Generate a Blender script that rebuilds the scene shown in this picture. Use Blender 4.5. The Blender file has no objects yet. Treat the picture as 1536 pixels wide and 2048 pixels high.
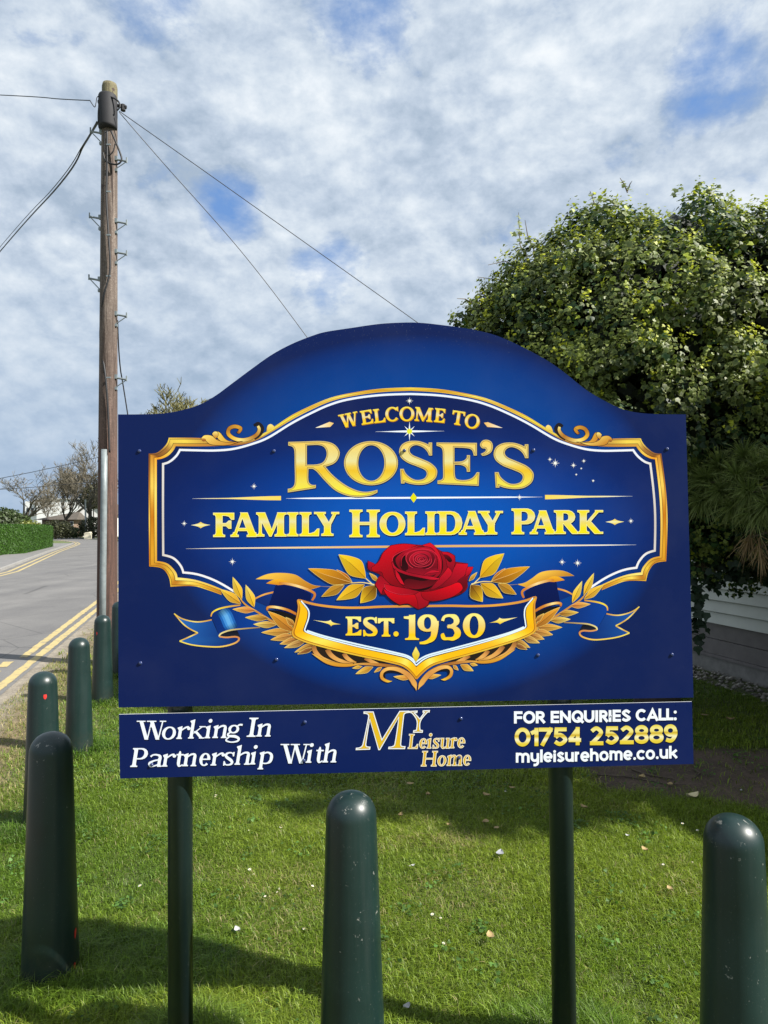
import bpy, bmesh, math, random
import numpy as np
from mathutils import Vector, Matrix
from mathutils.geometry import tessellate_polygon
scene = bpy.context.scene
COL = scene.collection
random.seed(7)
rng = np.random.default_rng(11)
R = math.radians

# ------------------------------------------------------------------ camera
F, CX, CY = 1422.0, 768.0, 1024.0          # focal length and centre, in photo pixels (1536 x 2048)
PITCH, ROLL, EYE = 0.0190, 0.0066, 1.60
fwd = Vector((0, math.cos(PITCH), math.sin(PITCH)))
right = Vector((1, 0, 0)); up = right.cross(fwd)
cr, sr = math.cos(ROLL), math.sin(ROLL)
right, up = right*cr - up*sr, up*cr + right*sr
cam = bpy.data.objects.new('camera', bpy.data.cameras.new('camera'))
COL.objects.link(cam)
m = Matrix.Identity(4)
for i in range(3):
    m[i][0], m[i][1], m[i][2] = right[i], up[i], -fwd[i]
m[2][3] = EYE
cam.matrix_world = m
cam.data.sensor_fit = 'VERTICAL'; cam.data.sensor_height = 36.0
cam.data.lens = 36.0*F/2048.0
cam.data.clip_end = 5000; cam.data.clip_start = 0.05
scene.camera = cam
EYEV = Vector((0, 0, EYE))

def ray(px, py):
    return fwd + right*((px-CX)/F) - up*((py-CY)/F)
def G(px, py, z=0.0):                       # photo pixel -> point on level z
    d = ray(px, py); t = (z-EYE)/d.z
    return EYEV + d*t
def P(px, py, depth):                       # photo pixel -> point at distance along Y
    d = ray(px, py)
    return EYEV + d*(depth/d.y)

# ------------------------------------------------------------------ light
SUN_AZ, SUN_EL = R(109), R(41)              # azimuth clockwise from +Y
sdir = Vector((math.sin(SUN_AZ)*math.cos(SUN_EL), math.cos(SUN_AZ)*math.cos(SUN_EL), math.sin(SUN_EL)))
sl = bpy.data.lights.new('sun', 'SUN'); sl.energy = 5.0; sl.angle = R(0.6); sl.color = (1.0, 0.955, 0.88)
so = bpy.data.objects.new('sun', sl); COL.objects.link(so)
so.rotation_euler = sdir.to_track_quat('Z', 'Y').to_euler(); so.location = (12, -4, 12)

scene.view_settings.view_transform = 'Standard'
scene.view_settings.look = 'None'
scene.view_settings.gamma = 1.0
scene.view_settings.exposure = 1.02
try: scene.view_settings.use_curve_mapping = False
except Exception: pass
scene.cycles.max_bounces = 6
scene.cycles.transparent_max_bounces = 4

w = bpy.data.worlds.new('World'); scene.world = w; w.use_nodes = True
nt = w.node_tree; nt.nodes.clear()
class NB:
    """tiny node builder"""
    def __init__(s, t): s.t = t
    def n(s, typ, **kw):
        x = s.t.nodes.new(typ)
        for k, v in kw.items(): setattr(x, k, v)
        return x
    def put(s, sock, v):
        if v is None: return
        if isinstance(v, bpy.types.NodeSocket): s.t.links.new(v, sock)
        else: sock.default_value = v
    def math(s, op, a, b=None, c=None, clamp=False):
        x = s.n('ShaderNodeMath', operation=op, use_clamp=clamp)
        for i, v in enumerate((a, b, c)): s.put(x.inputs[i], v)
        return x.outputs[0]
    def noise(s, vec, scale, detail=4, rough=.55, dist=0, dim='3D'):
        x = s.n('ShaderNodeTexNoise', noise_dimensions=dim)
        s.put(x.inputs['Vector'], vec)
        x.inputs['Scale'].default_value = scale; x.inputs['Detail'].default_value = detail
        x.inputs['Roughness'].default_value = rough; x.inputs['Distortion'].default_value = dist
        return x.outputs[0]
    def ramp(s, f, stops, interp='LINEAR'):
        x = s.n('ShaderNodeValToRGB'); s.put(x.inputs[0], f)
        cr_ = x.color_ramp; cr_.interpolation = interp
        while len(cr_.elements) < len(stops): cr_.elements.new(0.5)
        for e, (p, c) in zip(cr_.elements, stops):
            e.position = p; e.color = tuple(c)+(1,) if len(c) == 3 else c
        return x.outputs[0]
    def mix(s, f, a, b, mode='MIX'):
        x = s.n('ShaderNodeMix', data_type='RGBA', blend_type=mode)
        s.put(x.inputs[0], f)
        for i, v in ((6, a), (7, b)):
            if isinstance(v, tuple) and len(v) == 3: v = v+(1,)
            s.put(x.inputs[i], v)
        return x.outputs[2]
    def mapr(s, v, a, b, c=0., d=1.):
        x = s.n('ShaderNodeMapRange'); s.put(x.inputs[0], v)
        for i, q in enumerate((a, b, c, d)): x.inputs[1+i].default_value = q
        return x.outputs[0]

b = NB(nt)
tc = b.n('ShaderNodeTexCoord')
sep = b.n('ShaderNodeSeparateXYZ'); nt.links.new(tc.outputs['Generated'], sep.inputs[0])
zz = b.math('MAXIMUM', sep.outputs[2], 0.0)
sky = b.n('ShaderNodeTexSky', sky_type='NISHITA')
sky.sun_disc = False; sky.sun_elevation = SUN_EL; sky.sun_rotation = SUN_AZ
sky.air_density = 1.0; sky.dust_density = 0.6; sky.ozone_density = 2.0
def vmap(off=(0, 0, 0), sc=(1, 1, 1.5)):
    mp = b.n('ShaderNodeMapping'); mp.inputs['Location'].default_value = off; mp.inputs['Scale'].default_value = sc
    nt.links.new(tc.outputs['Generated'], mp.inputs[0]); return mp.outputs[0]
# two looks at the same cloud field, one a little towards the light: their difference shows lit tops and grey undersides
OFF = (3.1, 1.7, .4); DL = (.008, -.003, .026)
def field(off):
    v = vmap(off)
    a = b.noise(v, 4.4, 9, .58, .12); c = b.noise(v, 14.0, 7, .62, .15); e = b.noise(v, 1.7, 2, .5)
    return a, c, b.math('ADD', b.math('ADD', b.math('MULTIPLY', a, .62), b.math('MULTIPLY', c, .26)), b.math('MULTIPLY', e, .36))
n1, n2, cov = field(OFF)
_, _, cov2 = field(tuple(o+d for o, d in zip(OFF, DL)))
relief = b.math('MULTIPLY', b.math('SUBTRACT', cov, cov2), 1.05)
# the gaps of blue seen between the clouds
for px, py, wd_, amt in ((470, 425, .034, .15), (650, 560, .040, .19), (745, 45, .045, .16), (1445, 120, .042, .14), (80, 95, .034, .09), (320, 10, .030, .08), (1480, 420, .040, .12), (1180, -150, .08, .12), (300, -300, .10, .12)):
    dv = ray(px, py).normalized(); vm = b.n('ShaderNodeVectorMath', operation='DOT_PRODUCT')
    nt.links.new(tc.outputs['Generated'], vm.inputs[0]); vm.inputs[1].default_value = dv
    bump_ = b.mapr(vm.outputs['Value'], math.cos(wd_*1.9), 1.0, 0.0, amt)
    cov = b.math('SUBTRACT', cov, bump_)
dens = b.mapr(cov, .385, .53)                       # 0 = blue gap, 1 = cloud
CL = 5.2
shade = b.math('ADD', b.math('ADD', b.math('MULTIPLY', n2, .15), b.math('MULTIPLY', n1, .59)), b.math('ADD', relief, .115))
cloud = b.ramp(shade, [(.34, (.38*CL, .475*CL, .60*CL)), (.45, (.53*CL, .62*CL, .74*CL)),
                       (.53, (.66*CL, .74*CL, .83*CL)), (.62, (.80*CL, .86*CL, .92*CL)), (.76, (.96*CL, .985*CL, 1.0*CL))])
blue = b.mix(.65, sky.outputs[0], (.13*CL, .29*CL, .66*CL))
skyc = b.mix(dens, blue, cloud)
skyc = b.mix(b.mapr(zz, 0.0, .34, .78, 0.0), skyc, (.33*CL, .46*CL, .64*CL))
grd = b.mix(b.mapr(sep.outputs[2], -.06, .0), (.10*CL, .11*CL, .08*CL), skyc)
bg = b.n('ShaderNodeBackground'); nt.links.new(grd, bg.inputs[0]); bg.inputs[1].default_value = 0.10
wo = b.n('ShaderNodeOutputWorld'); nt.links.new(bg.outputs[0], wo.inputs[0])

# ------------------------------------------------------------------ helpers
def lin(c):
    return tuple(((v/255.)/12.92 if v/255. <= .04045 else ((v/255.+.055)/1.055)**2.4) for v in c[:3])
def tag(o, label=None, cat=None, group=None, kind=None):
    for k, v in (('label', label), ('category', cat), ('group', group), ('kind', kind)):
        if v: o[k] = v
    return o
def empty(name, loc, label=None, cat=None, group=None):
    o = bpy.data.objects.new(name, None); COL.objects.link(o)
    o.empty_display_size = .1; o.location = loc
    return tag(o, label, cat, group)
class MB:
    """collects world-space geometry, builds ONE mesh object"""
    def __init__(s): s.v = []; s.f = []; s.c = []; s.mi = []; s.cur = None; s.mat = 0
    def vert(s, p, c=None):
        s.v.append((p[0], p[1], p[2])); s.c.append(c or s.cur or (.5, .5, .5)); return len(s.v)-1
    def face(s, idx): s.f.append(tuple(idx)); s.mi.append(s.mat)
    def quadpts(s, pts, c=None): s.face([s.vert(p, c) for p in pts])
    def box(s, c, size, rz=0.0, top=1.0):
        cx, cy, cz = c; sx, sy, sz = (q/2 for q in size); ca, sa = math.cos(rz), math.sin(rz)
        ids = []
        for z, k in ((-sz, 1), (sz, top)):
            for x, y in ((-sx, -sy), (sx, -sy), (sx, sy), (-sx, sy)):
                x, y = x*k, y*k
                ids.append(s.vert((cx+x*ca-y*sa, cy+x*sa+y*ca, cz+z)))
        for q in ((3, 2, 1, 0), (4, 5, 6, 7), (0, 1, 5, 4), (1, 2, 6, 5), (2, 3, 7, 6), (3, 0, 4, 7)):
            s.face([ids[i] for i in q])
    def tube(s, pts, rad, n=8, cap=True):
        pts = [Vector(p) for p in pts]
        if not isinstance(rad, (list, tuple)): rad = [rad]*len(pts)
        rings = []; ref = None
        for i, p in enumerate(pts):
            t = (pts[min(i+1, len(pts)-1)]-pts[max(i-1, 0)]).normalized()
            if ref is None:
                ref = Vector((1, 0, 0)) if abs(t.x) < .9 else Vector((0, 1, 0))
            u = (ref-t*ref.dot(t)).normalized(); v_ = t.cross(u); ref = u
            rings.append([s.vert(p+(u*math.cos(a)+v_*math.sin(a))*rad[i]) for a in [2*math.pi*k/n for k in range(n)]])
        for a, c in zip(rings, rings[1:]):
            for k in range(n): s.face((a[k], a[(k+1) % n], c[(k+1) % n], c[k]))
        if cap:
            s.face(rings[0][::-1]); s.face(rings[-1])
    def lathe(s, c, prof, n=32):
        rings = []
        for r_, z in prof:
            rings.append([s.vert((c[0]+r_*math.cos(2*math.pi*k/n), c[1]+r_*math.sin(2*math.pi*k/n), c[2]+z)) for k in range(n)])
        for a, d in zip(rings, rings[1:]):
            for k in range(n): s.face((a[k], a[(k+1) % n], d[(k+1) % n], d[k]))
        s.face(rings[0][::-1]); s.face(rings[-1])
    def build(s, name, mat, parent=None, smooth=False, origin=None, bevel=0):
        me = bpy.data.meshes.new(name)
        o = bpy.data.objects.new(name, me); COL.objects.link(o)
        off = Vector(parent.location) if parent is not None else Vector(origin or (0, 0, 0))
        if parent is not None:
            pp = parent
            while pp.parent is not None: pp = pp.parent
            off = Vector(pp.location)
        me.from_pydata([(x-off.x, y-off.y, z-off.z) for x, y, z in s.v], [], s.f)
        mats = mat if isinstance(mat, (list, tuple)) else [mat]
        for q in mats: me.materials.append(q)
        if len(mats) > 1: me.polygons.foreach_set('material_index', s.mi)
        if s.cur is not None or any(c != (.5, .5, .5) for c in s.c[:50]):
            at = me.color_attributes.new('Col', 'FLOAT_COLOR', 'POINT')
            at.data.foreach_set('color', np.array([tuple(c)+(1.,) for c in s.c], dtype=np.float32).ravel())
        if smooth: me.polygons.foreach_set('use_smooth', [True]*len(me.polygons))
        me.update()
        if parent is not None: o.parent = parent
        else: o.location = off
        if bevel:
            bv = o.modifiers.new('bevel', 'BEVEL'); bv.width = bevel; bv.segments = 2; bv.limit_method = 'ANGLE'
        return o
def npmesh(name, V, faces_flat, loop_tot, mat, parent=None, col=None, origin=(0, 0, 0), smooth=False):
    """fast mesh from numpy arrays"""
    if parent is not None:
        pp = parent
        while pp.parent is not None: pp = pp.parent
        origin = pp.location
    V = np.asarray(V, dtype=np.float32)-np.array(origin, dtype=np.float32)
    me = bpy.data.meshes.new(name)
    me.vertices.add(len(V)); me.vertices.foreach_set('co', V.ravel())
    me.loops.add(len(faces_flat)); me.loops.foreach_set('vertex_index', np.asarray(faces_flat, dtype=np.int32))
    lt = np.asarray(loop_tot, dtype=np.int32)
    me.polygons.add(len(lt))
    me.polygons.foreach_set('loop_start', np.concatenate(([0], np.cumsum(lt)[:-1])).astype(np.int32))
    try: me.polygons.foreach_set('loop_total', lt)
    except Exception: pass
    me.materials.append(mat)
    if col is not None:
        at = me.color_attributes.new('Col', 'FLOAT_COLOR', 'POINT')
        c4 = np.ones((len(V), 4), dtype=np.float32); c4[:, :3] = col
        at.data.foreach_set('color', c4.ravel())
    me.update(calc_edges=True)
    if smooth: me.polygons.foreach_set('use_smooth', np.ones(len(lt), dtype=bool))
    o = bpy.data.objects.new(name, me); COL.objects.link(o)
    if parent is not None: o.parent = parent
    else: o.location = origin
    return o

# ------------------------------------------------------------------ materials
def new_mat(name):
    mt = bpy.data.materials.new(name); mt.use_nodes = True
    t = mt.node_tree; bs = t.nodes['Principled BSDF']
    return mt, NB(t), bs
def mat_simple(name, c, rough=.5, metal=0, nscale=0, namt=.25, bump=0, spec=.5, c2=None):
    mt, q, bs = new_mat(name)
    bs.inputs['Roughness'].default_value = rough; bs.inputs['Metallic'].default_value = metal
    bs.inputs['Specular IOR Level'].default_value = spec
    if nscale:
        tcn = q.n('ShaderNodeTexCoord'); nz = q.noise(tcn.outputs['Object'], nscale, 6, .6)
        c2 = c2 or tuple(v*(1-namt) for v in c)
        q.put(bs.inputs['Base Color'], q.mix(q.mapr(nz, .35, .65), c2, c))
        if bump:
            bp = q.n('ShaderNodeBump'); bp.inputs['Strength'].default_value = bump; bp.inputs['Distance'].default_value = .02
            q.put(bp.inputs['Height'], nz); q.put(bs.inputs['Normal'], bp.outputs[0])
    else: bs.inputs['Base Color'].default_value = c+(1,)
    return mt
def mat_leaf(name, rough=.45, trans=.3, spec=.4, tint=(1.15, 1.25, .6)):
    mt, q, bs = new_mat(name)
    at = q.n('ShaderNodeAttribute', attribute_name='Col')
    q.put(bs.inputs['Base Color'], at.outputs[0]); bs.inputs['Roughness'].default_value = rough
    bs.inputs['Specular IOR Level'].default_value = spec
    tr = q.n('ShaderNodeBsdfTranslucent'); q.put(tr.inputs[0], q.mix(1., at.outputs[0], tint, 'MULTIPLY'))
    mx = q.n('ShaderNodeMixShader'); mx.inputs[0].default_value = trans
    out = q.t.nodes['Material Output']
    q.t.links.new(bs.outputs[0], mx.inputs[1]); q.t.links.new(tr.outputs[0], mx.inputs[2]); q.t.links.new(mx.outputs[0], out.inputs[0])
    return mt
# ------------------------------------------------------------------ numpy noise
def vnoise(x, y, seed=0):
    xi = np.floor(x).astype(np.int64); yi = np.floor(y).astype(np.int64)
    fx = x-xi; fy = y-yi; fx = fx*fx*(3-2*fx); fy = fy*fy*(3-2*fy)
    def h(a, c):
        n = (a*374761393+c*668265263+seed*974634777) & 0x7fffffff
        n = ((n ^ (n >> 13))*1274126177) & 0x7fffffff
        return ((n ^ (n >> 16)) & 0xffff)/65535.0
    return (h(xi, yi)*(1-fx)+h(xi+1, yi)*fx)*(1-fy)+(h(xi, yi+1)*(1-fx)+h(xi+1, yi+1)*fx)*fy
def fbm(x, y, s, oct=4, seed=0):
    t = 0; a = .5; n = 0
    for k in range(oct):
        t = t+a*vnoise(x*s, y*s, seed+k); n += a; a *= .55; s *= 2.03
    return t/n
def smst(a, b_, x):
    t = np.clip((x-a)/(b_-a), 0, 1); return t*t*(3-2*t)

# ------------------------------------------------------------------ road geometry on the ground
LB0, LB1 = G(196, 1218), G(0, 1375)                # the yellow line nearest the grass
dirB = (LB0-LB1).normalized()
norB = Vector((dirB.y, -dirB.x, 0))                # to the right of travel: towards the lawn
near_edge = LB1-dirB*12
def edge_side(x, y):                               # >0 on the lawn side of the near yellow line (metres)
    return (x-LB1.x)*norB.x+(y-LB1.y)*norB.y
def lawn_mask(x, y):                               # 0 gravel edge .. 1 green lawn
    e = edge_side(x, y)+.5*(fbm(x, y, 1.3, 3, 5)-.5)
    return smst(.35, 1.15, e)
def dirt_mask(x, y):
    n = fbm(x, y, 1.7, 4, 21)-.5
    a = 1-np.sqrt(((x-2.35)/1.25)**2+((y-4.55)/.62)**2)
    b2 = .75-np.sqrt(((x-2.55)/.75)**2+((y-4.05)/.45)**2)
    return smst(-.12, .22, np.maximum(a, b2)+n*.9)

# ground: one wide sheet to the horizon plus the fine near sheet that carries soil, lawn and gravel colours
mt_far, q, bs = new_mat('far_grass')
tcn = q.n('ShaderNodeTexCoord'); nz = q.noise(tcn.outputs['Object'], .6, 6, .6); nz2 = q.noise(tcn.outputs['Object'], .05, 3)
q.put(bs.inputs['Base Color'], q.mix(q.math('ADD', q.math('MULTIPLY', nz, .6), q.math('MULTIPLY', nz2, .4)), (.045, .075, .018), (.13, .15, .05)))
bs.inputs['Roughness'].default_value = .95
M_ = MB(); M_.quadpts([(-2500, -600, -.008), (2500, -600, -.008), (2500, 3500, -.008), (-2500, 3500, -.008)])
tag(M_.build('ground', mt_far), kind='structure')

gx = np.arange(-7.0, 7.0, .05); gy = np.arange(-.5, 20, .05)
X, Y = np.meshgrid(gx, gy); nx, ny = len(gx), len(gy)
lm = lawn_mask(X, Y); dm = dirt_mask(X, Y)
f1 = fbm(X, Y, 3.0, 5, 1)[..., None]; f2 = fbm(X, Y, 18, 3, 2)[..., None]
soil = np.array([.040, .060, .014])*(1-f1)+np.array([.085, .10, .028])*f1
grav = np.array([.15, .125, .09])*(1-f1)+np.array([.28, .25, .205])*f1; grav = grav*(.6+.8*f2)
dry = np.array([.14, .105, .055])*(.6+.8*f2)
dirt = np.array([.085, .058, .040])*(.55+.9*f2)*(.7+.6*f1)
e = edge_side(X, Y)[..., None]
base = grav*(1-smst(.15, .55, e+.5*(f1-.5)))+dry*smst(.15, .55, e+.5*(f1-.5))
gc = base*(1-lm[..., None])+soil*lm[..., None]
gc = gc*(1-dm[..., None])+dirt*dm[..., None]
Zg = -.012+.012*fbm(X, Y, 5, 3, 9)+.010*fbm(X, Y, 25, 2, 10)*np.maximum(dm, 1-lm)
V = np.stack([X, Y, Zg], -1).reshape(-1, 3)
idx = (np.arange(ny-1)[:, None]*nx+np.arange(nx-1)[None]).ravel()
Fq = np.stack([idx, idx+1, idx+nx+1, idx+nx], -1)
keep = (edge_side(X, Y)[:-1, :-1].ravel() > -.05)
Fq = Fq[keep]
mt_near, q, bs = new_mat('lawn_soil')
at = q.n('ShaderNodeAttribute', attribute_name='Col'); tcn = q.n('ShaderNodeTexCoord')
nz = q.noise(tcn.outputs['Object'], 60, 5, .65)
q.put(bs.inputs['Base Color'], q.mix(1., at.outputs[0], q.ramp(nz, [(.3, (.55, .55, .55)), (.7, (1.35, 1.35, 1.35))]), 'MULTIPLY'))
bs.inputs['Roughness'].default_value = .95
bp = q.n('ShaderNodeBump'); bp.inputs['Strength'].default_value = .6; bp.inputs['Distance'].default_value = .01
q.put(bp.inputs['Height'], nz); q.put(bs.inputs['Normal'], bp.outputs[0])
tag(npmesh('lawn', V, Fq.ravel(), np.full(len(Fq), 4), mt_near, col=gc.reshape(-1, 3), smooth=True), kind='structure')

# road
mt_road, q, bs = new_mat('asphalt')
tcn = q.n('ShaderNodeTexCoord')
n_f = q.noise(tcn.outputs['Object'], 90, 4, .7); n_m = q.noise(tcn.outputs['Object'], .7, 5, .6, .6)
mpn = q.n('ShaderNodeMapping'); mpn.inputs['Rotation'].default_value = (0, 0, -.26); mpn.inputs['Scale'].default_value = (1.1, .05, 1)
q.put(mpn.inputs[0], tcn.outputs['Object']); n_s = q.noise(mpn.outputs[0], 1.2, 3, .5)
k = q.math('ADD', q.math('MULTIPLY', n_m, .5), q.math('MULTIPLY', n_s, .5))
c0 = q.ramp(k, [(.35, (.098, .095, .095)), (.52, (.130, .126, .122)), (.68, (.162, .156, .150))])
vor = q.n('ShaderNodeTexVoronoi', feature='DISTANCE_TO_EDGE'); vor.inputs['Scale'].default_value = .35
q.put(vor.inputs['Vector'], q.t.nodes.new('ShaderNodeTexCoord').outputs['Object'])
crack = q.mapr(vor.outputs[0], .0, .005, .55, 1.)
lw = q.noise(tcn.outputs['Object'], .9, 6, .7, 1.5); c0 = q.mix(q.mapr(lw, .60, .68, 0, .35), c0, (.060, .058, .060)); c0 = q.mix(1., c0, crack, 'MULTIPLY')
c1 = q.mix(1., c0, q.ramp(n_f, [(.3, (.72, .72, .72)), (.7, (1.25, 1.25, 1.25))]), 'MULTIPLY')
q.put(bs.inputs['Base Color'], c1)
bs.inputs['Roughness'].default_value = .85
bp = q.n('ShaderNodeBump'); bp.inputs['Strength'].default_value = .35; bp.inputs['Distance'].default_value = .008
q.put(bp.inputs['Height'], n_f); q.put(bs.inputs['Normal'], bp.outputs[0])
def flat(name, pts, z, mat, kind='structure', parent=None):
    M_ = MB(); pts = [Vector((p[0], p[1], z)) for p in pts]
    ids = [M_.vert(p) for p in pts]
    for t in tessellate_polygon([pts]):
        a, b_, c = t
        n = (pts[b_]-pts[a]).cross(pts[c]-pts[a]).z
        M_.face([ids[i] for i in (t if n > 0 else t[::-1])])
    return M_.build(name, mat, parent)
Rn = near_edge+norB*.12; Rm = LB1+norB*.10; Rf = LB0+norB*.10
left_px = [(0, 1144), (60, 1120), (100, 1104), (135, 1092.5), (147, 1088), (142, 1084.5), (128, 1082.5), (110, 1081)]
left_edge = [G(*p) for p in left_px]
road_R = [Rn, Rm, Rf, Vector((-10.2, 30, 0)), Vector((-16.5, 52, 0)), Vector((-24, 74, 0)), G(240, 1083.6), G(198, 1080), G(150, 1076), G(104, 1073), Vector((-120, 150, 0))]
lv = (left_edge[0]-left_edge[1]).normalized()
road_L = [left_edge[0]+Vector((.27, -1, 0)).normalized()*34]+left_edge+[left_edge[-1]+Vector((-60, 12, 0))]
tag(flat('road', road_R+road_L[::-1], .004, mt_road), kind='structure')
# pavement beyond the road with its kerb step
mt_pave = mat_simple('pavement_grey', (.17, .165, .16), .9, nscale=3, namt=.25)
mt_kerb = mat_simple('kerb_stone', (.27, .26, .24), .9, nscale=4, namt=.3)
def band(line, d0, d1):
    a, c = [], []
    for i, p in enumerate(line):
        t = (line[min(i+1, len(line)-1)]-line[max(i-1, 0)]); n = Vector((-t.y, t.x, 0)).normalized()
        a.append(p+n*d0); c.append(p+n*d1)
    return a, c
def strip_mesh(name, a, c, z, mat, thick=0):
    M_ = MB()
    ia = [M_.vert((p.x, p.y, z)) for p in a]; ic = [M_.vert((p.x, p.y, z)) for p in c]
    for i in range(len(a)-1): M_.face((ia[i], ia[i+1], ic[i+1], ic[i]))
    if thick:
        for q_, fl in ((a, 1), (c, 0)):
            il = [M_.vert((p.x, p.y, z-thick)) for p in q_]; tp = ia if fl else ic
            for i in range(len(a)-1):
                fc = (tp[i], il[i], il[i+1], tp[i+1]); M_.face(fc if fl else fc[::-1])
    return tag(M_.build(name, mat), kind='structure')
a, c = band(road_L[:6], .0, .14); strip_mesh('kerb', a, c, .10, mt_kerb, .12)
a, c = band(road_L[:6], .143, 1.9); strip_mesh('pavement', a, c, .096, mt_pave, .1)
fk = [G(230, 1082.4), G(198, 1079.4), G(150, 1075.4), G(104, 1072.6), Vector((-120, 151, 0))]
a, c = band(fk, .0, -.5); strip_mesh('kerb', a, c, .10, mt_kerb, .12)
# yellow lines
mt_yel, q, bs = new_mat('yellow_road_paint')
tcn = q.n('ShaderNodeTexCoord'); nz = q.noise(tcn.outputs['Object'], 9, 6, .75); nz2 = q.noise(tcn.outputs['Object'], 70, 3, .7)
wear = q.mapr(q.math('ADD', q.math('MULTIPLY', nz, .7), q.math('MULTIPLY', nz2, .3)), .50, .62)
q.put(bs.inputs['Base Color'], q.mix(wear, (.40, .315, .135), (.17, .155, .12))); bs.inputs['Roughness'].default_value = .8
def wobble_line(p0, p1, w_, name, seed, gaps=()):
    n = int((p1-p0).length/.12)+2; d = (p1-p0).normalized(); nn = Vector((d.y, -d.x, 0))
    a, c = [], []; r_ = random.Random(seed)
    for i in range(n):
        t = i/(n-1); p = p0.lerp(p1, t)
        a.append(p+nn*(w_/2+r_.uniform(-.008, .008))); c.append(p-nn*(w_/2+r_.uniform(-.008, .008)))
    M_ = MB()
    for i in range(n-1):
        s = (a[i]-p0).length
        if any(g0 < s < g1 for g0, g1 in gaps): continue
        M_.quadpts([(q_.x, q_.y, .008) for q_ in (c[i], a[i], a[i+1], c[i+1])][::1])
    return tag(M_.build(name, mt_yel), kind='structure')
Lfar = Vector((-10.1, 30, 0))
wobble_line(near_edge, LB1, .10, 'road_marking', 1)
wobble_line(LB1, LB0, .10, 'road_marking', 2)
wobble_line(LB0, Lfar, .10, 'road_marking', 3)
la0, la1 = G(197, 1201.5), G(46, 1316)
wobble_line(la1, la0, .10, 'road_marking', 4)
wobble_line(la0, Lfar-norB*.3, .10, 'road_marking', 5)
da = (la1-la0).normalized()
wobble_line(la1+da*.25-norB*.10, la1+da*3.5-norB*.10, .11, 'road_marking', 6, gaps=[(.35, .5), (.8, 1.0), (1.5, 1.6), (2.2, 2.5)])
wobble_line(la1+da*.45-norB*.42, la1+da*3.2-norB*.42, .10, 'road_marking', 7, gaps=[(.3, .45), (.7, .8), (1.2, 1.5)])
for off, wd in ((.22, .12), (.52, .12)):
    a, c = band(road_L[:9], -off, -off-wd)
    strip_mesh('road_marking', a, c, .008, mt_yel)

# ------------------------------------------------------------------ hedge and far things
mt_leafbox = mat_leaf('hedge_leaf', .5, .25)
def cards(n, pos, nrm, size, col, jit=.9, asp=.6):
    """n small leaf-shaped quads (diamond) at pos, roughly facing nrm"""
    d = nrm+rng.normal(0, jit, (n, 3)); d /= np.linalg.norm(d, axis=1)[:, None]+1e-9
    t = np.cross(d, rng.normal(0, 1, (n, 3))); t /= np.linalg.norm(t, axis=1)[:, None]+1e-9
    s_ = np.cross(d, t); L = size[:, None]
    v = np.stack([pos-t*L*.5, pos+s_*L*asp*.5, pos+t*L*.5, pos-s_*L*asp*.5], 1).reshape(-1, 3)
    f = np.arange(4*n); return v, f, np.full(n, 4), np.repeat(col, 4, 0)
hA, hB, hC = G(-75, 1118), G(47, 1110), G(104, 1095.5)
hh = 1.72
h0 = empty('hedge', (hB.x, hB.y, 0), 'clipped dark green box hedge at the bend across the road', 'hedge')
nB = (hC-hB).normalized(); nA = (hA-hB).normalized()
M_ = MB(); hD = hA+(hC-hB)
foot = [hA, hB, hC, hD]
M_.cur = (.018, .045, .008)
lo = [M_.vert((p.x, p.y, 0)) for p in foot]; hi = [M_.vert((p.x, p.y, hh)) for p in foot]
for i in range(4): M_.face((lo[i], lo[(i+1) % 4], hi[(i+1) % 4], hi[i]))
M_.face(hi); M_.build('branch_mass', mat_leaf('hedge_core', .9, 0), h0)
n = 52000; u = rng.random(n); vv = rng.random(n); wch = rng.random(n)
pA, pB, pC, pD = (np.array(p) for p in foot)
pos = np.where((wch < .4)[:, None], pA+(pB-pA)*u[:, None], np.where((wch < .8)[:, None], pB+(pC-pB)*u[:, None], pA+(pB-pA)*u[:, None]+(pD-pA)*vv[:, None]))
pos[:, 2] = np.where(wch < .8, vv*hh, hh)
nA_ = np.cross(pB-pA, [0, 0, 1]); nA_ /= np.linalg.norm(nA_); nB_ = np.cross(pC-pB, [0, 0, 1]); nB_ /= np.linalg.norm(nB_)
nr = np.where((wch < .4)[:, None], nA_, np.where((wch < .8)[:, None], nB_, np.array([0, 0, 1.])))
pos = pos+nr*(rng.random(n)*.12-.01)[:, None]
cc = np.array([.034, .088, .007])*(.6+.9*rng.random((n, 1)))
v, f, lt, c4 = cards(n, pos, nr, rng.uniform(.05, .11, n), cc, .38)
npmesh('foliage', v, f, lt, mt_leafbox, h0, c4)

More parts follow.
